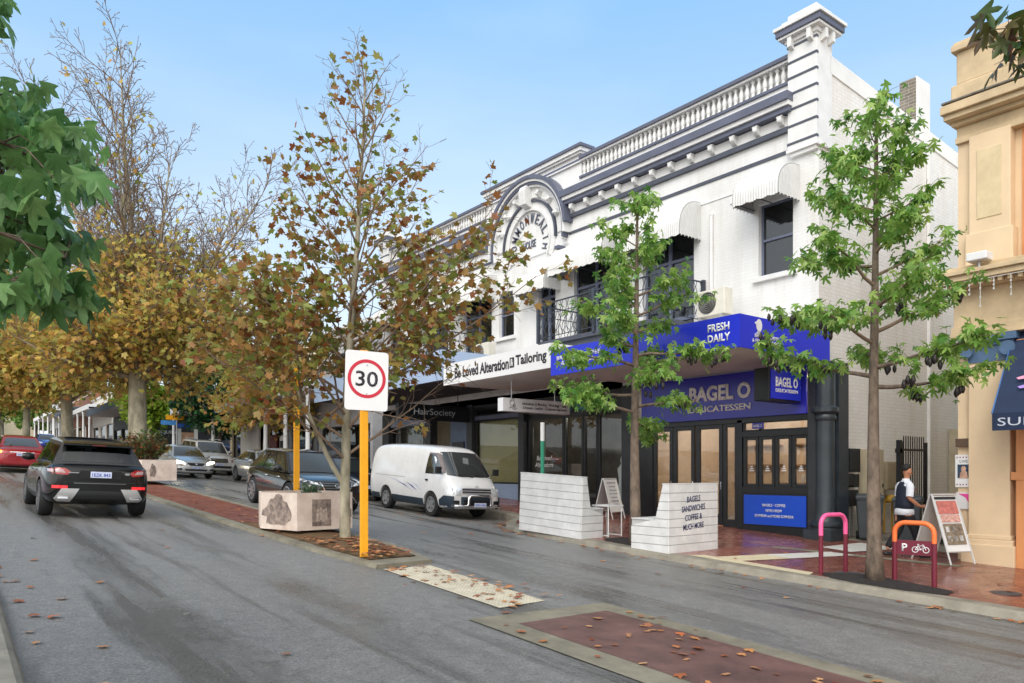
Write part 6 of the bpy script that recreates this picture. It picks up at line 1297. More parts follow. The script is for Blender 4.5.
decal('air_intake', bvh, rectp(-.42, .42, .40, .54), 'y', 1, blk, t, .018); decal('fog_lamp_recess', bvh, rectp(.56, .74, .42, .52), 'y', 1, blk, t, .018, mirror_x=True)
b = MB(); yb = 2.50; P = [(-.74, 2.28, .38), (-.74, yb-.05, .38), (-.66, yb, .38), (-.40, yb, .38), (-.36, yb+.01, .44), (-.36, yb+.01, .60), (-.30, yb+.01, .66), (.30, yb+.01, .66), (.36, yb+.01, .60), (.36, yb+.01, .44), (.40, yb, .38), (.66, yb, .38), (.74, yb-.05, .38), (.74, 2.28, .38)]
b.tube(P, .033, 10); b.tube([(-.38, yb, .38), (.38, yb, .38)], .03, 8); b.build('bull_bar', chrome, t, smooth='auto')
M = face_m(0, yb+.035, .42, (0, 1, 0)); b = MB(); b.box(-.19, .19, -.055, .055, 0, .008, M=M); p = b.build('number_plate', platew, t); text('plate_lettering', '1DKU 665', M @ Matrix.Translation((0, 0, .008)), .33, .06, plateb, p, bold=.012, ext=.002)
for s_ in (-1, 1):
    b = MB(); b.box(*sorted((s_*.86, s_*1.03)), 1.80, 1.88, 1.20, 1.38); b.tube([(s_*.83, 1.82, 1.2), (s_*.93, 1.84, 1.26)], .018, 6); b.build('mirror', trimb, t, bevel=.025)
b = MB(); b.tube([(-.6, 2.12, 1.13), (-.1, 2.07, 1.19)], .012, 4); b.tube([(.0, 2.12, 1.13), (.5, 2.07, 1.19)], .012, 4); b.build('wiper', blk, t)
decal('tail_light', bvh, rectp(.66, .80, .75, 1.05), 'y', -1, tail, t, .012, mirror_x=True)
gplace(t, 11.62, 19.1, ZR(11.62, 19.1), PI)
# ---- ordinary cars
def sedan(name, label, group, pm, x, y, rot, H=1.46, L=4.6, W=1.80, facing=None, hatch=False, word='1CXB 472', on=False, amber=False):
    t, bvh = generic(name, label, group, W, H, .92, .98, L, pm, (-1.32, 1.38), .325, ((1.08, .90), (-1.85 if not hatch else -2.1, .96), (.28, 1.36), (-1.05 if not hatch else -1.5, 1.37), 1.42, .76, .72, .56, autog, .06))
    decal('headlight', bvh, [(.44, .62), (.80, .66), (.86, .76), (.70, .77), (.48, .70)], 'y', 1, lit if on else lens, t, .012, mirror_x=True)
    decal('grille', bvh, [(-.36, .66), (-.26, .56), (.26, .56), (.36, .66), (.30, .69), (-.30, .69)], 'y', 1, trimb, t, .012); decal('grille_trim', bvh, rectp(-.34, .34, .685, .70), 'y', 1, chrome, t, .018, .01); decal('lower_intake', bvh, [(-.50, .42), (-.42, .33), (.42, .33), (.50, .42)], 'y', 1, trimb, t, .012)
    decal('fog_lamp', bvh, rectp(.58, .76, .36, .44), 'y', 1, trimb, t, .012, mirror_x=True); decal('emblem', bvh, [(.045*math.cos(PI*k/5), .635+.04*math.sin(PI*k/5)) for k in range(10)], 'y', 1, chrome, t, .03, .01, 1)
    plate(t, bvh, .48, 1, word); plate(t, bvh, .72, -1, word)
    decal('tail_light', bvh, [(.46, .76), (.84, .74), (.86, .88), (.50, .88)], 'y', -1, tail, t, .012, mirror_x=True); decal('boot_trim', bvh, rectp(-.4, .4, .80, .825), 'y', -1, chrome, t, .012)
    if amber: decal('indicator', bvh, rectp(-.80, -.66, .77, .86), 'y', -1, mat('amber_lit', (.8, .25, .03), .3, emit=(1, .3, .03), es=2), t, .02)
    decal('bumper_seam', bvh, rectp(-.8, .8, .60, .61), 'y', -1, trimb, t, .003, .004)
    for s_ in (-1, 1):
        for yy in (-.45, .62): decal('door_seam', bvh, rectp(yy, yy+.012, .32, .90), 'x', s_, trimb, t, .002, .004)
        b = MB(); b.tube([(s_*.90, -.35, .80), (s_*.92, -.3, .80), (s_*.92, -.2, .80), (s_*.90, -.15, .80)], .011, 5); b.build('handle', chrome, t)
    mirrors(t, pm, .80, .68, .96); gplace(t, x, y, ZR(x, y), rot); return t
silverp = paint('silver_car_paint', (.50, .51, .53), .55, .28); whitep = paint('white_car_paint', (.74, .74, .74), .1, .3); redp = paint('red_car_paint', srgb('96101e'), .25, .25); bluep = paint('blue_car_paint', srgb('1a3f9c'), .3, .25); navyp = paint('navy_car_paint', (.012, .018, .03), .4, .25)
champ = paint('pale_silver_car_paint', (.56, .56, .56), .5, .3)
sedan('silver_sedan', 'silver sedan with glowing headlights driving towards us behind the shrubs', None, champ, 9.25, 37.2, PI, on=True)
sedan('red_sedan', 'red sedan going away ahead of the black SUV at the left edge', None, redp, 2.75, 36.8, 0, word='1BSN 318', amber=True)
sedan('blue_sedan', 'bright blue car far up the street above the red sedan', 'cars far up the street', bluep, 8.2, 80, PI, word='1AAR 771')
sedan('white_sedan', 'white car whose roof shows over the black SUV', 'cars far up the street', whitep, 8.3, 55, PI, word='1GFH 190')
sedan('silver_sedan', 'silver coupe parked at the kerb with its door mirror out, right of the silver sedan', None, silverp, 11.65, 33.1, PI, word='1DTR 905')
sedan('dark_sedan', 'dark navy car parked behind the white van', None, navyp, 11.65, 25.2, PI, word='1HJK 554')
sedan('white_sedan', 'pale car far up the street at the left of the blue car', 'cars far up the street', whitep, 2.9, 72, 0, word='1KLM 224'); sedan('silver_sedan', 'small silver car farthest up the left lane', 'cars far up the street', silverp, 3.2, 92, 0, word='1PRT 662')
# parked pale SUV
W = 1.9; t, bvh = generic('parked_suv', 'white SUV with roof rails parked beyond the silver coupe', None, W, 1.75, 1.08, 1.12, 4.8, paint('pearl_suv_paint', (.62, .62, .61), .3, .3), (-1.4, 1.45), .37, ((1.15, 1.05), (-2.3, 1.08), (.42, 1.66), (-2.1, 1.70), 1.74, .82, .80, .66, autog, .06), spokes=6)
decal('headlight', bvh, [(.48, .76), (.84, .80), (.88, .92), (.52, .88)], 'y', 1, lens, t, .012, mirror_x=True); decal('grille', bvh, rectp(-.42, .42, .64, .86), 'y', 1, trimb, t, .012)
for zz in (.68, .76, .83): decal('grille_bar', bvh, rectp(-.4, .4, zz, zz+.02), 'y', 1, chrome, t, .02, .01)
decal('lower_intake', bvh, rectp(-.6, .6, .36, .48), 'y', 1, trimb, t, .012); plate(t, bvh, .54, 1, '1FBE 036'); decal('tail_light', bvh, rectp(.7, .86, .8, 1.05), 'y', -1, tail, t, .012, mirror_x=True); mirrors(t, silverp, .88, .78, 1.16, 1.2)
for s_ in (-1, 1): b = MB(); b.tube([(s_*.62, -1.9, 1.76), (s_*.62, -1.8, 1.80), (s_*.62, .1, 1.80), (s_*.62, .2, 1.74)], .018, 6); b.build('roof_rail', galv, t)
gplace(t, 11.5, 41.6, ZR(11.5, 41.6), PI)
# ------------------------------------------------------------------ trees
def lobed(n_l=5, notch=.45, stalk=.25, narrow=1.0, droop=.12):
    P = []; angs = [90, 38, -18] if n_l == 5 else [90, 30]
    rad = [1, .82, .6] if n_l == 5 else [1, .75]
    right = []
    for i, (a, r) in enumerate(zip(angs, rad)):
        if i: right.append((a+(angs[i-1]-a)*.5, notch))
        d = 13*narrow
        if i == 0: right.append((a, r)); right.append((a-d, r*.72))
        else: right += [(a+d, r*.74), (a, r), (a-d, r*.70)]
    right.append((-62, .26))
    pts = right+[(180-a, r) for a, r in reversed(right[1:] if True else right)]
    V = [(0, 0, 0)]
    for a, r in pts:
        x, y = r*math.cos(R(a)), r*math.sin(R(a)); V.append((x*.95, y+.0, -droop*r*r+.06*abs(x)))
    n = len(pts); F = [(0, 1+i, 1+(i+1) % n) for i in range(n)]
    V = np.array(V); V[:, 1] += stalk; V *= 1/(1+stalk); return V, np.array(F)
def veined(tm, up=.07, down=-.05):     # adds a folded inner ring so the blade is ribbed, not flat
    V, F = tm; c = V[0]; n = len(V)-1; ring = []
    for i in range(n):
        p = V[1+i]; r = np.hypot(*(p[:2]-c[:2])); q = c+(p-c)*.55; q[2] += up*(1 if r > .62 else -.6); ring.append(q)
    V2 = np.vstack([V, ring]); F2 = []
    for i in range(n):
        j = (i+1) % n; F2 += [(0, n+1+i, n+1+j), (n+1+i, 1+i, 1+j), (n+1+i, 1+j, n+1+j)]
    return V2, np.array(F2)
PLANE = lobed(5, .52, .12, 1.25); BIG = veined(lobed(5, .40, .14, 1.1, .38)); FINGER = lobed(5, .28, .2, .95, .35)
SIMPLE = (np.array([(0, 0, 0), (.45, .35, -.05), (.16, .5, .02), (.28, .8, -.08), (0, 1, -.1), (-.28, .8, -.08), (-.16, .5, .02), (-.45, .35, -.05)]), np.array([(0, 1, 2), (0, 2, 4), (2, 3, 4), (0, 4, 6), (4, 5, 6), (0, 6, 7)]))
def leaf_mesh(name, tmpl, pts, dirs, sizes, m, parent, rng, droop=.5, tilt=.7, kind=None):
    V, F = tmpl; n = len(pts); pts = np.asarray(pts, float); d = np.asarray(dirs, float)
    d = d+rng.normal(0, tilt, d.shape)*.6; d[:, 2] -= droop; d /= np.linalg.norm(d, axis=1)[:, None]+1e-9
    up = np.zeros_like(d); up[:, 2] = 1; up += rng.normal(0, tilt, d.shape); side = np.cross(d, up); side /= np.linalg.norm(side, axis=1)[:, None]+1e-9; nn = np.cross(side, d)
    s = np.asarray(sizes)[:, None, None]
    W_ = pts[:, None, :]+s*(V[None, :, 0, None]*side[:, None, :]+V[None, :, 1, None]*d[:, None, :]+V[None, :, 2, None]*nn[:, None, :])
    k = len(V); vv = W_.reshape(-1, 3).astype(np.float32); ff = (F[None]+(np.arange(n)*k)[:, None, None]).reshape(-1, 3).astype(np.int32)
    me = bpy.data.meshes.new(name); me.vertices.add(len(vv)); me.vertices.foreach_set('co', vv.ravel()); me.loops.add(ff.size); me.loops.foreach_set('vertex_index', ff.ravel())
    me.polygons.add(len(ff)); me.polygons.foreach_set('loop_start', np.arange(0, ff.size, 3, dtype=np.int32)); me.polygons.foreach_set('loop_total', np.full(len(ff), 3, dtype=np.int32)); me.update(calc_edges=True); me.validate()
    me.materials.append(m); o = bpy.data.objects.new(name, me); col.objects.link(o); adopt(o, parent)
    if kind: o['kind'] = kind
    return o
class Tree:
    minr = .0035
    def __init__(s, seed): s.g = random.Random(seed); s.rng = np.random.default_rng(seed); s.b = MB(); s.pts = []; s.dirs = []
    def limb(s, p, d, L, r0, r1, nseg, wob, trop, sides, cap=False):
        r0 = max(r0, s.minr); P = [Vector(p)]; D = Vector(d).normalized(); out = [(P[0], D.copy())]
        for i in range(nseg):
            D = (D+Vector((s.g.gauss(0, wob), s.g.gauss(0, wob), s.g.gauss(0, wob)+trop))).normalized(); P.append(P[-1]+D*(L/nseg)); out.append((P[-1], D.copy()))
        s.b.tube(P, [r0+(r1-r0)*i/nseg for i in range(nseg+1)], sides, cap=cap, mi=1 if r0 < .035 else 0); return out
    def at(s, path, t):
        x = t*(len(path)-1); i = min(int(x), len(path)-2); f = x-i; return path[i][0].lerp(path[i+1][0], f), path[i][1]
    def branch(s, p, d, L, r, lv, cfg):
        c = cfg[lv]; path = s.limb(p, d, L, r, max(s.minr, r*c.get('taper', .25)), c['seg'], c['wob'], c['trop'], c['sides'])
        if lv+1 < len(cfg):
            n = max(1, int(round(c['kids']*(1 if lv == 0 else min(1.3, L/c.get('ref', L)))))); ph = s.g.uniform(0, 6.28)
            for i in range(n):
                t = c['t0']+(1-c['t0'])*(i+s.g.uniform(.1, .9))/n; q, dd = s.at(path, t); ph += 2.4+s.g.uniform(-.5, .5)
                u = dd.orthogonal().normalized(); w_ = dd.cross(u); a = R(s.g.gauss(c['ang'], 9)); nd = dd*math.cos(a)+(u*math.cos(ph)+w_*math.sin(ph))*math.sin(a)
                s.branch(q, nd, L*c['ratio']*(1.08-.55*t)*s.g.uniform(.7, 1.15), r*(1-.75*t)*c.get('rr', .55), lv+1, cfg)
        if lv >= c.get('leaf', 99) or lv+1 == len(cfg):
            m_ = c.get('lp', 3)
            for k in range(m_):
                t = s.g.uniform(.25, 1) if k else 1; q, dd = s.at(path, t); s.pts.append(q); s.dirs.append(dd)
        return path
def finish(T, name, label, cat, base, group, bark, tmpl, lm, size, keep, droop=.5, tilt=.7, per=1, jit=.05, extra=None):
    t = thing(name, label, cat, base, group); T.b.build('trunk', [bark, bark_t], t, smooth=True)
    pts, dirs = [], []
    for p, d in zip(T.pts, T.dirs):
        for k in range(per):
            if T.g.random() < keep(p): pts.append((p.x+T.g.gauss(0, jit), p.y+T.g.gauss(0, jit), p.z+T.g.gauss(0, jit))); dirs.append(tuple(d))
    sz = T.rng.uniform(size[0], size[1], len(pts))
    if pts: leaf_mesh('crown', tmpl, pts, dirs, sz, lm, t, T.rng, droop, tilt)
    return t
bark_p = mat('plane_bark', srgb('a79f8a'), .85, var=.45, vs=4, bump=.5, bs=20, vc=srgb('6f6a58'), stretch=(1, 1, .4)); bark_g = mat('grey_brown_bark', srgb('7a6a5c'), .9, var=.45, vs=9, bump=.8, bs=30, vc=srgb('4a4038'), stretch=(1, 1, .5)); bark_t = mat('twig_bark', srgb('86705f'), .9, var=.4, vs=3, bump=.4, vc=srgb('665a4c'))
lf_aut = leafmat('autumn_leaves', ['86502e', 'a0743a', '74883e', 'a0663a', '8c9c48', 'a87846', '7c9042', 'b08c4e', '8a4c30', '90984a', '6c803c'], .4)
lf_gold = leafmat('golden_leaves', ['dcb85c', 'bcbc60', 'dcac5c', 'a8b058', 'ecc86c', 'c48c58', 'd0cc70', 'a0aa58', 'd09a68'], .55)
lf_red = leafmat('sparse_leaves', ['a8702a', '8a4a24', 'c08a30', '98862e', 'b0552a'], .4)
lf_grn = leafmat('green_leaves', ['5e9040', '86b04e', '4e803a', '9cbe5c', '76a048', 'b4cc70', '66903e'], .45, .38)
lf_big = leafmat('large_green_leaves', ['527e44', '6a9856', '426c3c', '82ac68', '5a8a4c'], .4, .42); lf_brz = leafmat('bronze_green_leaves', ['3a5a24', '5a5a2c', '5a3a24', '4a6a2a', '6a4a30'], .3, .4)
lf_dark = leafmat('dark_evergreen_leaves', ['1e4a26', '2a5c30', '173c20', '346a38'], .2, .4); lf_lime = leafmat('lime_leaves', ['7a9c30', '94b03a', '688c28', 'b0b444'], .4)
def view_point(px, py, d): r = (px-512)/757; return Vector((d*(.6088+.7934*r), d*(.7934-.6088*r), d*(472-py)/757))
def leafy_bough(T, q, E_, spots, r0=.03, sag=.3, per=6):
    g = T.g; n = 9; D = E_-q; P = [q+D*(i/n)+Vector((g.gauss(0, .015), g.gauss(0, .015), sag*math.sin(PI*i/n))) for i in range(n+1)]; T.b.tube(P, [r0*(1-i/n)+.005 for i in range(n+1)], 6)
    for c in spots:
        a = min(P[2:], key=lambda v: (v-c).length); T.b.tube([a, a.lerp(c, .5)+Vector((0, 0, .05)), c], [.006, .004, .0025], 4)
        for k in range(per): th_ = g.uniform(0, 6.28); T.pts.append(c+Vector((g.gauss(0, .06), g.gauss(0, .06), g.gauss(0, .05)))); T.dirs.append(Vector((math.cos(th_)*.7, math.sin(th_)*.7, -.75)))
# ---- footpath flame trees: straight leader, whorls of drooping leaf clusters, dark pods
def flame_tree(label, x, y, H, seed, trunk_r, z_low, spread, tiers, lm=lf_grn, sz=(.11, .19), bare=.0, lean=0, ph0=0.):
    T = Tree(seed); g = T.g; z0 = ZF(y); n = 14; P = []; R_ = []
    for i in range(n+1): t_ = i/n; P.append(Vector((x+lean*t_+.04*math.sin(t_*5+seed), y+.04*math.cos(t_*4+seed), z0+.02+H*t_))); R_.append(trunk_r*(1-.88*t_**.8)+.006+(.03 if i == 0 else 0))
    T.b.tube(P, R_, 14)
    def ax(z): t_ = (z-z0)/H; i = min(n-1, max(0, int(t_*n))); f = t_*n-i; return P[i].lerp(P[i+1], f), R_[i]
    ph = ph0 or seed; z = z_low
    while z < z0+H*.98:
        q, rr = ax(z); tt = (z-z_low)/(z0+H-z_low); L = spread(tt)*g.uniform(.7, 1.15); ph += 2.4+g.uniform(-.4, .4); up = .15+.55*tt
        d = Vector((math.cos(ph), math.sin(ph), up)); path = T.limb(q, d, L, min(.04, rr*.55)*max(.35, min(1, L)), .006, 6, .10, -.02, 5)
        m_ = max(2, int(L*tiers*.9))
        for k in range(m_):
            s_ = .35+.65*(k+g.random())/m_; a, dd = T.at(path, min(1, s_)); w_ = Vector((g.gauss(0, .9), g.gauss(0, .9), g.uniform(-.35, .75))); tw = T.limb(a, dd*.7+w_, g.uniform(.15, .55)*(1-.35*tt), .006, .003, 3, .15, .0, 3)
            c, cd = tw[-1]
            for j in range(g.randint(8, 14)):
                a2 = g.uniform(0, 6.28); T.pts.append(c-cd*g.uniform(0, .3)+Vector((g.gauss(0, .075), g.gauss(0, .075), g.gauss(0, .06)))); T.dirs.append(Vector((math.cos(a2), math.sin(a2), g.uniform(-.9, .5))))
        z += (H/(34))*g.uniform(.6, 1.2)*(1-.35*tt)
    if lm is lf_brz:      # a bough reaching up the street
        for (px, py), n_ in (((1012, 40), 7), ((1030, 60), 6), ((990, 30), 2), ((1045, 20), 6)):
            E_ = Vector((7.9*(.6088+.7934*(px-512)/757), 7.9*(.7934-.6088*(px-512)/757), 7.9*(472-py)/757)); q = ax(E_.z-.2)[0]; leafy_bough(T, q, E_, [E_+Vector((g.gauss(0, .12), g.gauss(0, .12), g.gauss(0, .1))) for k in range(n_)], .022, .12, 2)
    t = finish(T, 'street_tree', label, 'tree', (x, y, z0), 'green footpath trees', bark_g, FINGER, lm, sz, lambda p: 1-bare, .6, .45, 1, .02)
    pm = mat('seed_pod_black', (.012, .008, .007), .5)
    for k in range(18):
        c = T.pts[g.randrange(len(T.pts)//2)]; q = MB()
        for j in range(g.randint(2, 5)):
            o_ = Vector((g.gauss(0, .05), g.gauss(0, .05), -.12-g.uniform(0, .12))); q.tube([c, c+o_*.5], .004, 3); q.lathe([(0, -.075), (.022, -.05), (.036, 0), (.022, .05), (0, .075)], tuple(c+o_), 7)
        q.build('seed_pod_cluster', pm, t, smooth=True)
    return t, T
flame_tree('tall green street tree by the orange topped bicycle rail', 11.6, 5.86, 7.35, 11, .115, 1.3, lambda t: 1.75*(1-t)**.75+.2, 9.5, bare=.0, lean=-.05, ph0=-3.06)
flame_tree('green street tree growing between the two white benches', 11.3, 10.6, 7.1, 23, .12, .95, lambda t: 1.8*(1-t)**.85+.14, 9.5, bare=0)
flame_tree('bronze leaved street tree nearest the navy awning, at the right', 11.55, .7, 6.6, 31, .13, 1.9, lambda t: 2.1*(1-t)**.6+.2, 3.2, lf_brz, (.2, .3))
# ---- plane trees in autumn colour
def plane_tree(label, x, y, zb, H, seed, r0, fork, nl, cfg, lm, size, keep, per, group='autumn plane trees on the median', bark=bark_p, ang=28, tmpl=PLANE, jit=.08, name='plane_tree', droop=.35, spreadk=1., low=None, minr=.0035):
    T = Tree(seed); T.minr = minr; g = T.g; tr = T.limb((x, y, zb-.1), (g.uniform(-.03, .03), g.uniform(-.03, .03), 1), fork, r0, r0*.8, 6, .02, .05, 14); q0 = tr[-1][0]
    for i in range(nl):
        a = 2*PI*i/nl+g.uniform(-.5, .5)+seed; t_ = R(g.gauss(ang, 6)) if i else R(4); d = Vector((math.sin(t_)*math.cos(a), math.sin(t_)*math.sin(a), math.cos(t_))); q, _ = T.at(tr, 1 if i < 3 else g.uniform(.72, 1))
        T.branch(q, d, (H-fork)*(1.0 if i == 0 else g.uniform(.70, .92)), r0*(.50 if i == 0 else .30), 0, cfg)
    if low:
        for k in range(low[0]):
            a = g.uniform(0, 6.28); t_ = R(g.uniform(55, 85)); d = Vector((math.sin(t_)*math.cos(a), math.sin(t_)*math.sin(a), math.cos(t_))); q, _ = T.at(tr, g.uniform(.8, 1)); T.branch(q, d, low[1]*g.uniform(.7, 1.1), r0*.2, 0, cfg)
    return finish(T, name, label, 'tree', (x, y, zb), group, bark, tmpl, lm, size, keep, droop, .8, per, jit), T
cfgA = [dict(seg=9, wob=.06, trop=.05, sides=7, kids=15, t0=.08, ang=44, ratio=.36, taper=.10, rr=.42), dict(seg=6, wob=.10, trop=.04, sides=4, kids=8, ref=1.6, t0=.12, ang=42, ratio=.45, taper=.2, leaf=1, lp=3), dict(seg=4, wob=.14, trop=.0, sides=3, kids=3, ref=1., t0=.3, ang=42, ratio=.5, taper=.3, lp=6)]
zbA = ZR(5.8, 12.4)+.1
keepA = lambda p: max(.12, min(1, (1.0 if p.z < 3.0 else 1.0-(p.z-3.0)*.30)))*(1 if p.z > .7 else .12)*(.06 if p.z < 1.05+.60*max(0, (p.x-5.8)*.79-(p.y-12.4)*.61) and (p.x-5.8)*.79-(p.y-12.4)*.61 > .25 else 1)
def treeA():
    T = Tree(4); g = T.g; x, y, zb, H = 5.8, 12.4, zbA, 8.75
    tr = T.limb((x, y, zb-.1), (0, 0, 1), H*.97, .098, .012, 16, .018, .05, 14)
    st = T.limb((x-.02, y, zb+.95), (-.75, .25, 1.15), 3.4, .05, .012, 10, .05, .04, 8)      # the leaning second stem
    for path, n, t0, Lm in ((tr, 40, .16, 1.0), (st, 12, .25, .75)):
        ph = 1.0
        for i in range(n):
            t_ = t0+(.97-t0)*(i+g.random())/n; q, dd = T.at(path, t_); ph += 2.4+g.uniform(-.4, .4); prof = min(1, .35+t_*3.2) if t_ < .2 else 1-.80*((t_-.2)/.8)**1.25
            L = 3.1*prof*Lm*g.uniform(.72, 1.08)+.25; up = .38+1.5*t_
            T.branch(q, Vector((math.cos(ph), math.sin(ph), up)), L, .034*(1-.6*t_), 0, cfgA2)
    for tt_, d_, L_ in ((.30, (.79, -.61, .62), 4.1), (.34, (.85, -.45, .6), 3.9), (.38, (.7, -.7, .75), 3.7), (.42, (.8, -.55, .5), 3.2)): T.branch(T.at(tr, tt_)[0], d_, L_, .034, 0, cfgA2)
    return finish(T, 'plane_tree', 'young plane tree with brown and green autumn leaves behind the speed sign', 'tree', (x, y, zb), 'autumn plane trees on the median', bark_p, PLANE, lf_aut, (.08, .15), lambda p: keepA(p)*(.62 if p.z < 4.5 else .5), .35, .8, 2, .06)
cfgA2 = [dict(seg=8, wob=.07, trop=.03, sides=5, kids=9, t0=.18, ang=44, ratio=.42, taper=.15, rr=.5, ref=2.2), dict(seg=5, wob=.12, trop=.02, sides=3, kids=4, ref=.9, t0=.2, ang=42, ratio=.45, taper=.3, lp=3, leaf=1), dict(seg=3, wob=.15, trop=0, sides=3, t0=.3, ang=40, taper=.5, lp=4)]
treeA()
cfgB = [dict(seg=11, wob=.05, trop=.04, sides=8, kids=25, t0=.08, ang=38, ratio=.34, taper=.06, rr=.4), dict(seg=7, wob=.09, trop=.06, sides=4, kids=16, ref=4.0, t0=.10, ang=40, ratio=.42, taper=.15, rr=.5), dict(seg=4, wob=.12, trop=.04, sides=3, kids=8, ref=1.6, t0=.15, ang=42, ratio=.5, taper=.4, rr=.65), dict(seg=3, wob=.16, trop=.02, sides=3, t0=.3, ang=40, taper=.6, lp=3)]
plane_tree('very tall nearly bare plane tree with the thick trunk behind the shrub planter', 6.2, 31.5, ZR(6, 31.5)+.1, 16.0, 9, .36, 4.6, 9, cfgB, lf_gold, (.12, .22), lambda p: .008 if p.z > 8.5 else (.29 if p.z < 5.2 else max(.015, .29-(p.z-5.2)*.055)), 3, ang=33, jit=.25, low=(14, 5.6), minr=.010)
plane_tree('golden plane tree with a pale trunk rising over the black SUV', 5.9, 47, ZR(6, 47)+.1, 14.5, 14, .32, 4.4, 6, cfgB, lf_gold, (.18, .30), lambda p: .04 if p.z > 11 else (.27 if p.z < 7 else max(.01, .27-(p.z-7)*.06)), 3, ang=40, jit=.25, low=(10, 5.0))
plane_tree('golden plane tree third along the median from the sign', 5.8, 69, ZR(6, 69)+.1, 13, 19, .28, 4.2, 5, cfgB[:1]+cfgB[1:3], lf_gold, (.28, .42), lambda p: .8, 4, ang=42, jit=.5, tmpl=SIMPLE, low=(7, 4.5))
plane_tree('farthest plane tree standing on the median', 5.8, 95, ZR(6, 95)+.1, 12, 21, .28, 4, 5, cfgB[:1]+cfgB[1:3], lf_lime, (.34, .5), lambda p: .8, 4, ang=42, jit=.5, tmpl=SIMPLE, low=(7, 4.5))
# left footpath
plane_tree('golden plane tree on the left footpath beside the red sedan', -1.6, 38, ZL(38), 11, 41, .26, 3.6, 6, cfgB, lf_gold, (.16, .26), lambda p: .24 if p.z < 9 else .12, 3, ang=46, jit=.2, low=(8, 4.6), group='plane trees on the left footpath')
plane_tree('yellow plane tree further up the left footpath', -1.6, 60, ZL(60), 10, 43, .26, 3.4, 5, cfgB[:1]+cfgB[1:3], lf_lime, (.26, .4), lambda p: .9, 4, ang=46, jit=.45, tmpl=SIMPLE, low=(8, 4.6), group='plane trees on the left footpath')
plane_tree('green plane tree far up the left footpath', -1.0, 84, ZL(84), 9, 44, .26, 3.0, 5, cfgB[:1]+cfgB[1:3], lf_grn, (.3, .45), lambda p: .9, 4, ang=46, jit=.45, tmpl=SIMPLE, low=(8, 4.6), group='plane trees on the left footpath')
# right footpath behind
plane_tree('rusty autumn street tree on the right footpath before the evergreen', 13.6, 38.5, ZF(38.5), 9.4, 51, .16, 3.0, 5, cfgA, lf_gold, (.14, .22), lambda p: .36, 3, ang=36, jit=.2, group='trees on the right footpath', low=(5, 3.2))
plane_tree('green street tree with lime leaves beyond the side street', 13.0, 62, ZF(62), 7, 52, .14, 2.8, 5, cfgA, lf_lime, (.2, .3), lambda p: .9, 3, ang=40, jit=.2, group='trees on the right footpath', low=(4, 2.2))
def round_tree(label, x, y, zb, H, rad, seed, lm, n, r0=.14, size=(.2, .32), name='evergreen_tree', clump=46, zc=.62):
    T = Tree(seed); g = T.g; T.limb((x, y, zb), (0, 0, 1), H*.7, r0, r0*.4, 6, .02, .05, 10); rz = H*(1-zc)*1.0
    for c in range(clump):
        u = Vector((g.gauss(0, 1), g.gauss(0, 1), g.gauss(0, 1))).normalized()*g.uniform(.35, 1)**.5; C = Vector((x+u.x*rad, y+u.y*rad, zb+H*zc+u.z*rz)); q = Vector((x, y, zb+H*g.uniform(.35, .6))); T.limb(q, C-q, (C-q).length, r0*.3, .01, 4, .05, 0, 4)
        cr = rad*g.uniform(.22, .36)
        for k in range(n//clump): v = Vector((g.gauss(0, 1), g.gauss(0, 1), g.gauss(0, .7))).normalized()*cr*g.uniform(.4, 1); T.pts.append(C+v); T.dirs.append(v.normalized())
    return finish(T, name, label, 'tree', (x, y, zb), None, bark_g, SIMPLE, lm, size, lambda p: 1, .3, .6, 1, .03)
round_tree('dark green evergreen street tree in front of the far corner shop', 13.9, 47, ZF(47), 7.3, 2.4, 61, lf_dark, 7000)
for k, (x, y, H, rad, lm, lab) in enumerate(((14, 150, 9, 5, lf_grn, 'broad green tree beside the street far beyond the shops'), (6, 165, 10, 6, lf_dark, 'dark green tree at the far end of the street'), (-3, 155, 11, 6, lf_grn, 'mid green tree at the far end of the left footpath'))):
    round_tree(lab, x, y, ZR(5, y), H, rad, 70+k, lm, 3200, .3, (.6, .95), 'distant_tree', 34)
T = None
# ---- big leaved tree overhanging the left footpath, its boughs reach into the picture
T = Tree(81); g = T.g; zb = ZL(3.6); tr = T.limb((-2.1, 3.9, zb-.05), (0, 0, 1), 4.6, .15, .07, 8, .02, .03, 12)
masses = [((-40, 0), (34, 30), 10), ((-40, 118), (62, 36), 12), ((30, 125), (46, 34), 16), ((62, 165), (26, 34), 11), ((-30, 165), (62, 36), 14), ((10, 220), (36, 24), 9), ((50, 250), (30, 26), 9), ((-30, 270), (50, 34), 12), ((62, 296), (22, 22), 6), ((20, 300), (40, 18), 8), ((-110, 60), (60, 90), 16), ((-120, 240), (60, 60), 16), ((-200, 140), (70, 90), 16)]
for (cx, cy), (rx, ry), n_ in masses:
    d0 = g.uniform(3.7, 4.6); E_ = view_point(cx+rx*.5, cy+ry*.3, d0); q, _ = T.at(tr, min(.98, max(.4, (E_.z-zb-.3)/4.6))); sp_ = []
    for k in range(n_): a = g.uniform(0, 6.28); f = g.random()**.5; sp_.append(view_point(cx+rx*f*math.cos(a), cy-12+ry*f*math.sin(a), d0+g.gauss(0, .22)))
    leafy_bough(T, q, E_, sp_)
for a in range(8):
    th_ = R(150+a*30); q, _ = T.at(tr, g.uniform(.6, .98)); E_ = Vector((-2.1+1.7*math.cos(th_), 3.9+1.7*math.sin(th_), q.z+g.uniform(-.6, .6)))
    leafy_bough(T, q, E_, [q.lerp(E_, g.uniform(.4, 1))+Vector((g.gauss(0, .2), g.gauss(0, .2), g.gauss(0, .15))) for k in range(12)])
finish(T, 'street_tree', 'large leaved green tree overhanging the left footpath at the top left corner', 'tree', (-2.1, 3.9, zb), None, bark_g, BIG, lf_big, (.10, .175), lambda p: 1, .6, .4, 1, .02)
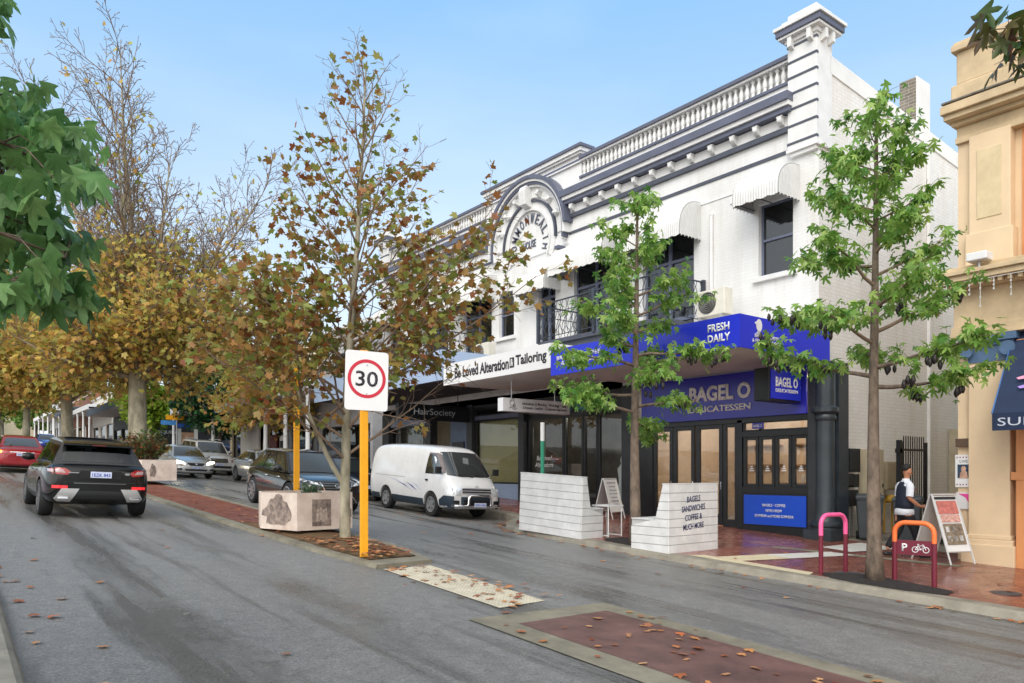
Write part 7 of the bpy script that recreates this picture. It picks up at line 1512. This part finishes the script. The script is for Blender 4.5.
# overhanging bronze sprig of the right hand tree
# ---- shrubs in the planters
def shrub(label, cx, cy, z, r, h_, n, lm, seed, size, group='shrubs in the planters'):
    T = Tree(seed); g = T.g
    for k in range(n):
        a = g.uniform(0, 6.28); q = Vector((cx+r*.5*math.cos(a)*g.random(), cy+r*.5*math.sin(a)*g.random(), z)); e = Vector((cx+r*math.cos(a)*g.uniform(.2, 1), cy+r*math.sin(a)*g.uniform(.2, 1), z+h_*g.uniform(.4, 1))); T.b.tube([q, q.lerp(e, .5)+Vector((0, 0, .03)), e], [.008, .005, .003], 4)
        for j in range(16): f = g.uniform(.3, 1.05); p = q.lerp(e, f); T.pts.append(p+Vector((g.gauss(0, .035), g.gauss(0, .035), g.gauss(0, .03)))); T.dirs.append(Vector((g.gauss(0, 1), g.gauss(0, 1), g.uniform(0, 1.2))))
    t = thing('planter_shrub', label, 'shrub', (cx, cy, z), group); T.b.build('stem', [bark_t, bark_t], t); leaf_mesh('foliage', SIMPLE, T.pts, [tuple(d) for d in T.dirs], T.rng.uniform(size[0], size[1], len(T.pts)), lm, t, T.rng, 0, .4)
lf_sage = leafmat('sage_leaves', ['4a6a50', '5c7c5a', '3c5a44', '6c8a68'], .15); lf_rg = leafmat('red_green_leaves', ['3a5a28', '4c6c30', '7a3c24', '8c5030', '3c5a2a', '5c7438'], .2)
shrub('small grey green shrub in the planter beside the speed sign tree', 5.95, 14.35, ZR(5.8, 14.1)+.66, .26, .28, 26, lf_sage, 5, (.04, .08))
shrub('wide red and green shrub filling the farther planter', 6.0, 29.2, ZR(6, 29.2)+.7, .85, 1.15, 130, lf_rg, 6, (.07, .13)); 
# ---- fallen leaves
rng = np.random.default_rng(8); g = random.Random(8); pts = []; sz = []
def drop(x, y, z, s): pts.append((x, y, z)); sz.append(s*.8)
for k in range(330):
    y = 9.9+abs(g.gauss(0, 1))*7; t_ = g.random(); x, yy = mid_pt(min(54, y), t_); drop(x, yy, zm(x, yy)+.05 if yy < 15.5 else zm(x, yy)+.012, g.uniform(.05, .12))
for k in range(120): x, y = g.uniform(4.95, 6.1), g.uniform(10.3, 12.6); drop(x, y, zm(x, y)+.075, g.uniform(.07, .16))
for k in range(60): y = g.uniform(6.8, 9.8); drop(g.gauss(5.6, .35), y, ZR(5.5, y)+.022, g.uniform(.07, .15))
for k in range(60): y = 6.2-abs(g.gauss(0, 1))*2.4; x = g.uniform(4.5, 6.4) if g.random() < .55 else g.gauss(5.8, .3); drop(x, y, ZR(x, y)+.022, g.uniform(.06, .14))
for k in range(150):
    i = g.randrange(len(kr)-4)+1; a, c = kr[i], kr[i+1]; f = g.random(); x, y = a[0]+(c[0]-a[0])*f-abs(g.gauss(0, .16))-.03, a[1]+(c[1]-a[1])*f
    if 2 < y < 22: drop(x, y, ZR(x, y)+.012, g.uniform(.06, .14))
for k in range(60): x, y = g.uniform(9.8, 12.6), g.uniform(15.2, 19); drop(min(x, 12.6), y, ZR(min(x, 12.6), y)+.012, g.uniform(.06, .13))
for k in range(45): x, y = g.uniform(.7, 10.6), g.uniform(3.5, 20); drop(x, y, ZR(x, y)+.012, g.uniform(.07, .15))
for k in range(22): y = g.uniform(3.5, 12); x = .6+abs(g.gauss(0, .25)); drop(x, y, ZR(x, y)+.012, g.uniform(.08, .15))
for k in range(40): x, y = g.uniform(11.3, 15.4), g.uniform(3, 14); drop(x, y, ZF(y)+.012, g.uniform(.06, .12))
dd = rng.normal(0, 1, (len(pts), 3)); dd[:, 2] = 0
lf_fall = leafmat('fallen_leaves', ['b8683a', '94502c', 'c88a50', '7a4028', 'a0603a', 'd0a070', '8a5036'], .1, .7)
PV, PF = PLANE; PV = PV.copy(); PV[:, 2] = PV[:, 2]*1.2+.10
V, F = PV, PF; d2 = dd/np.linalg.norm(dd, axis=1)[:, None]
o = leaf_mesh('fallen_leaves', (V, F), pts, d2, sz, lf_fall, None, rng, 0, .09); tag(o, kind='stuff')
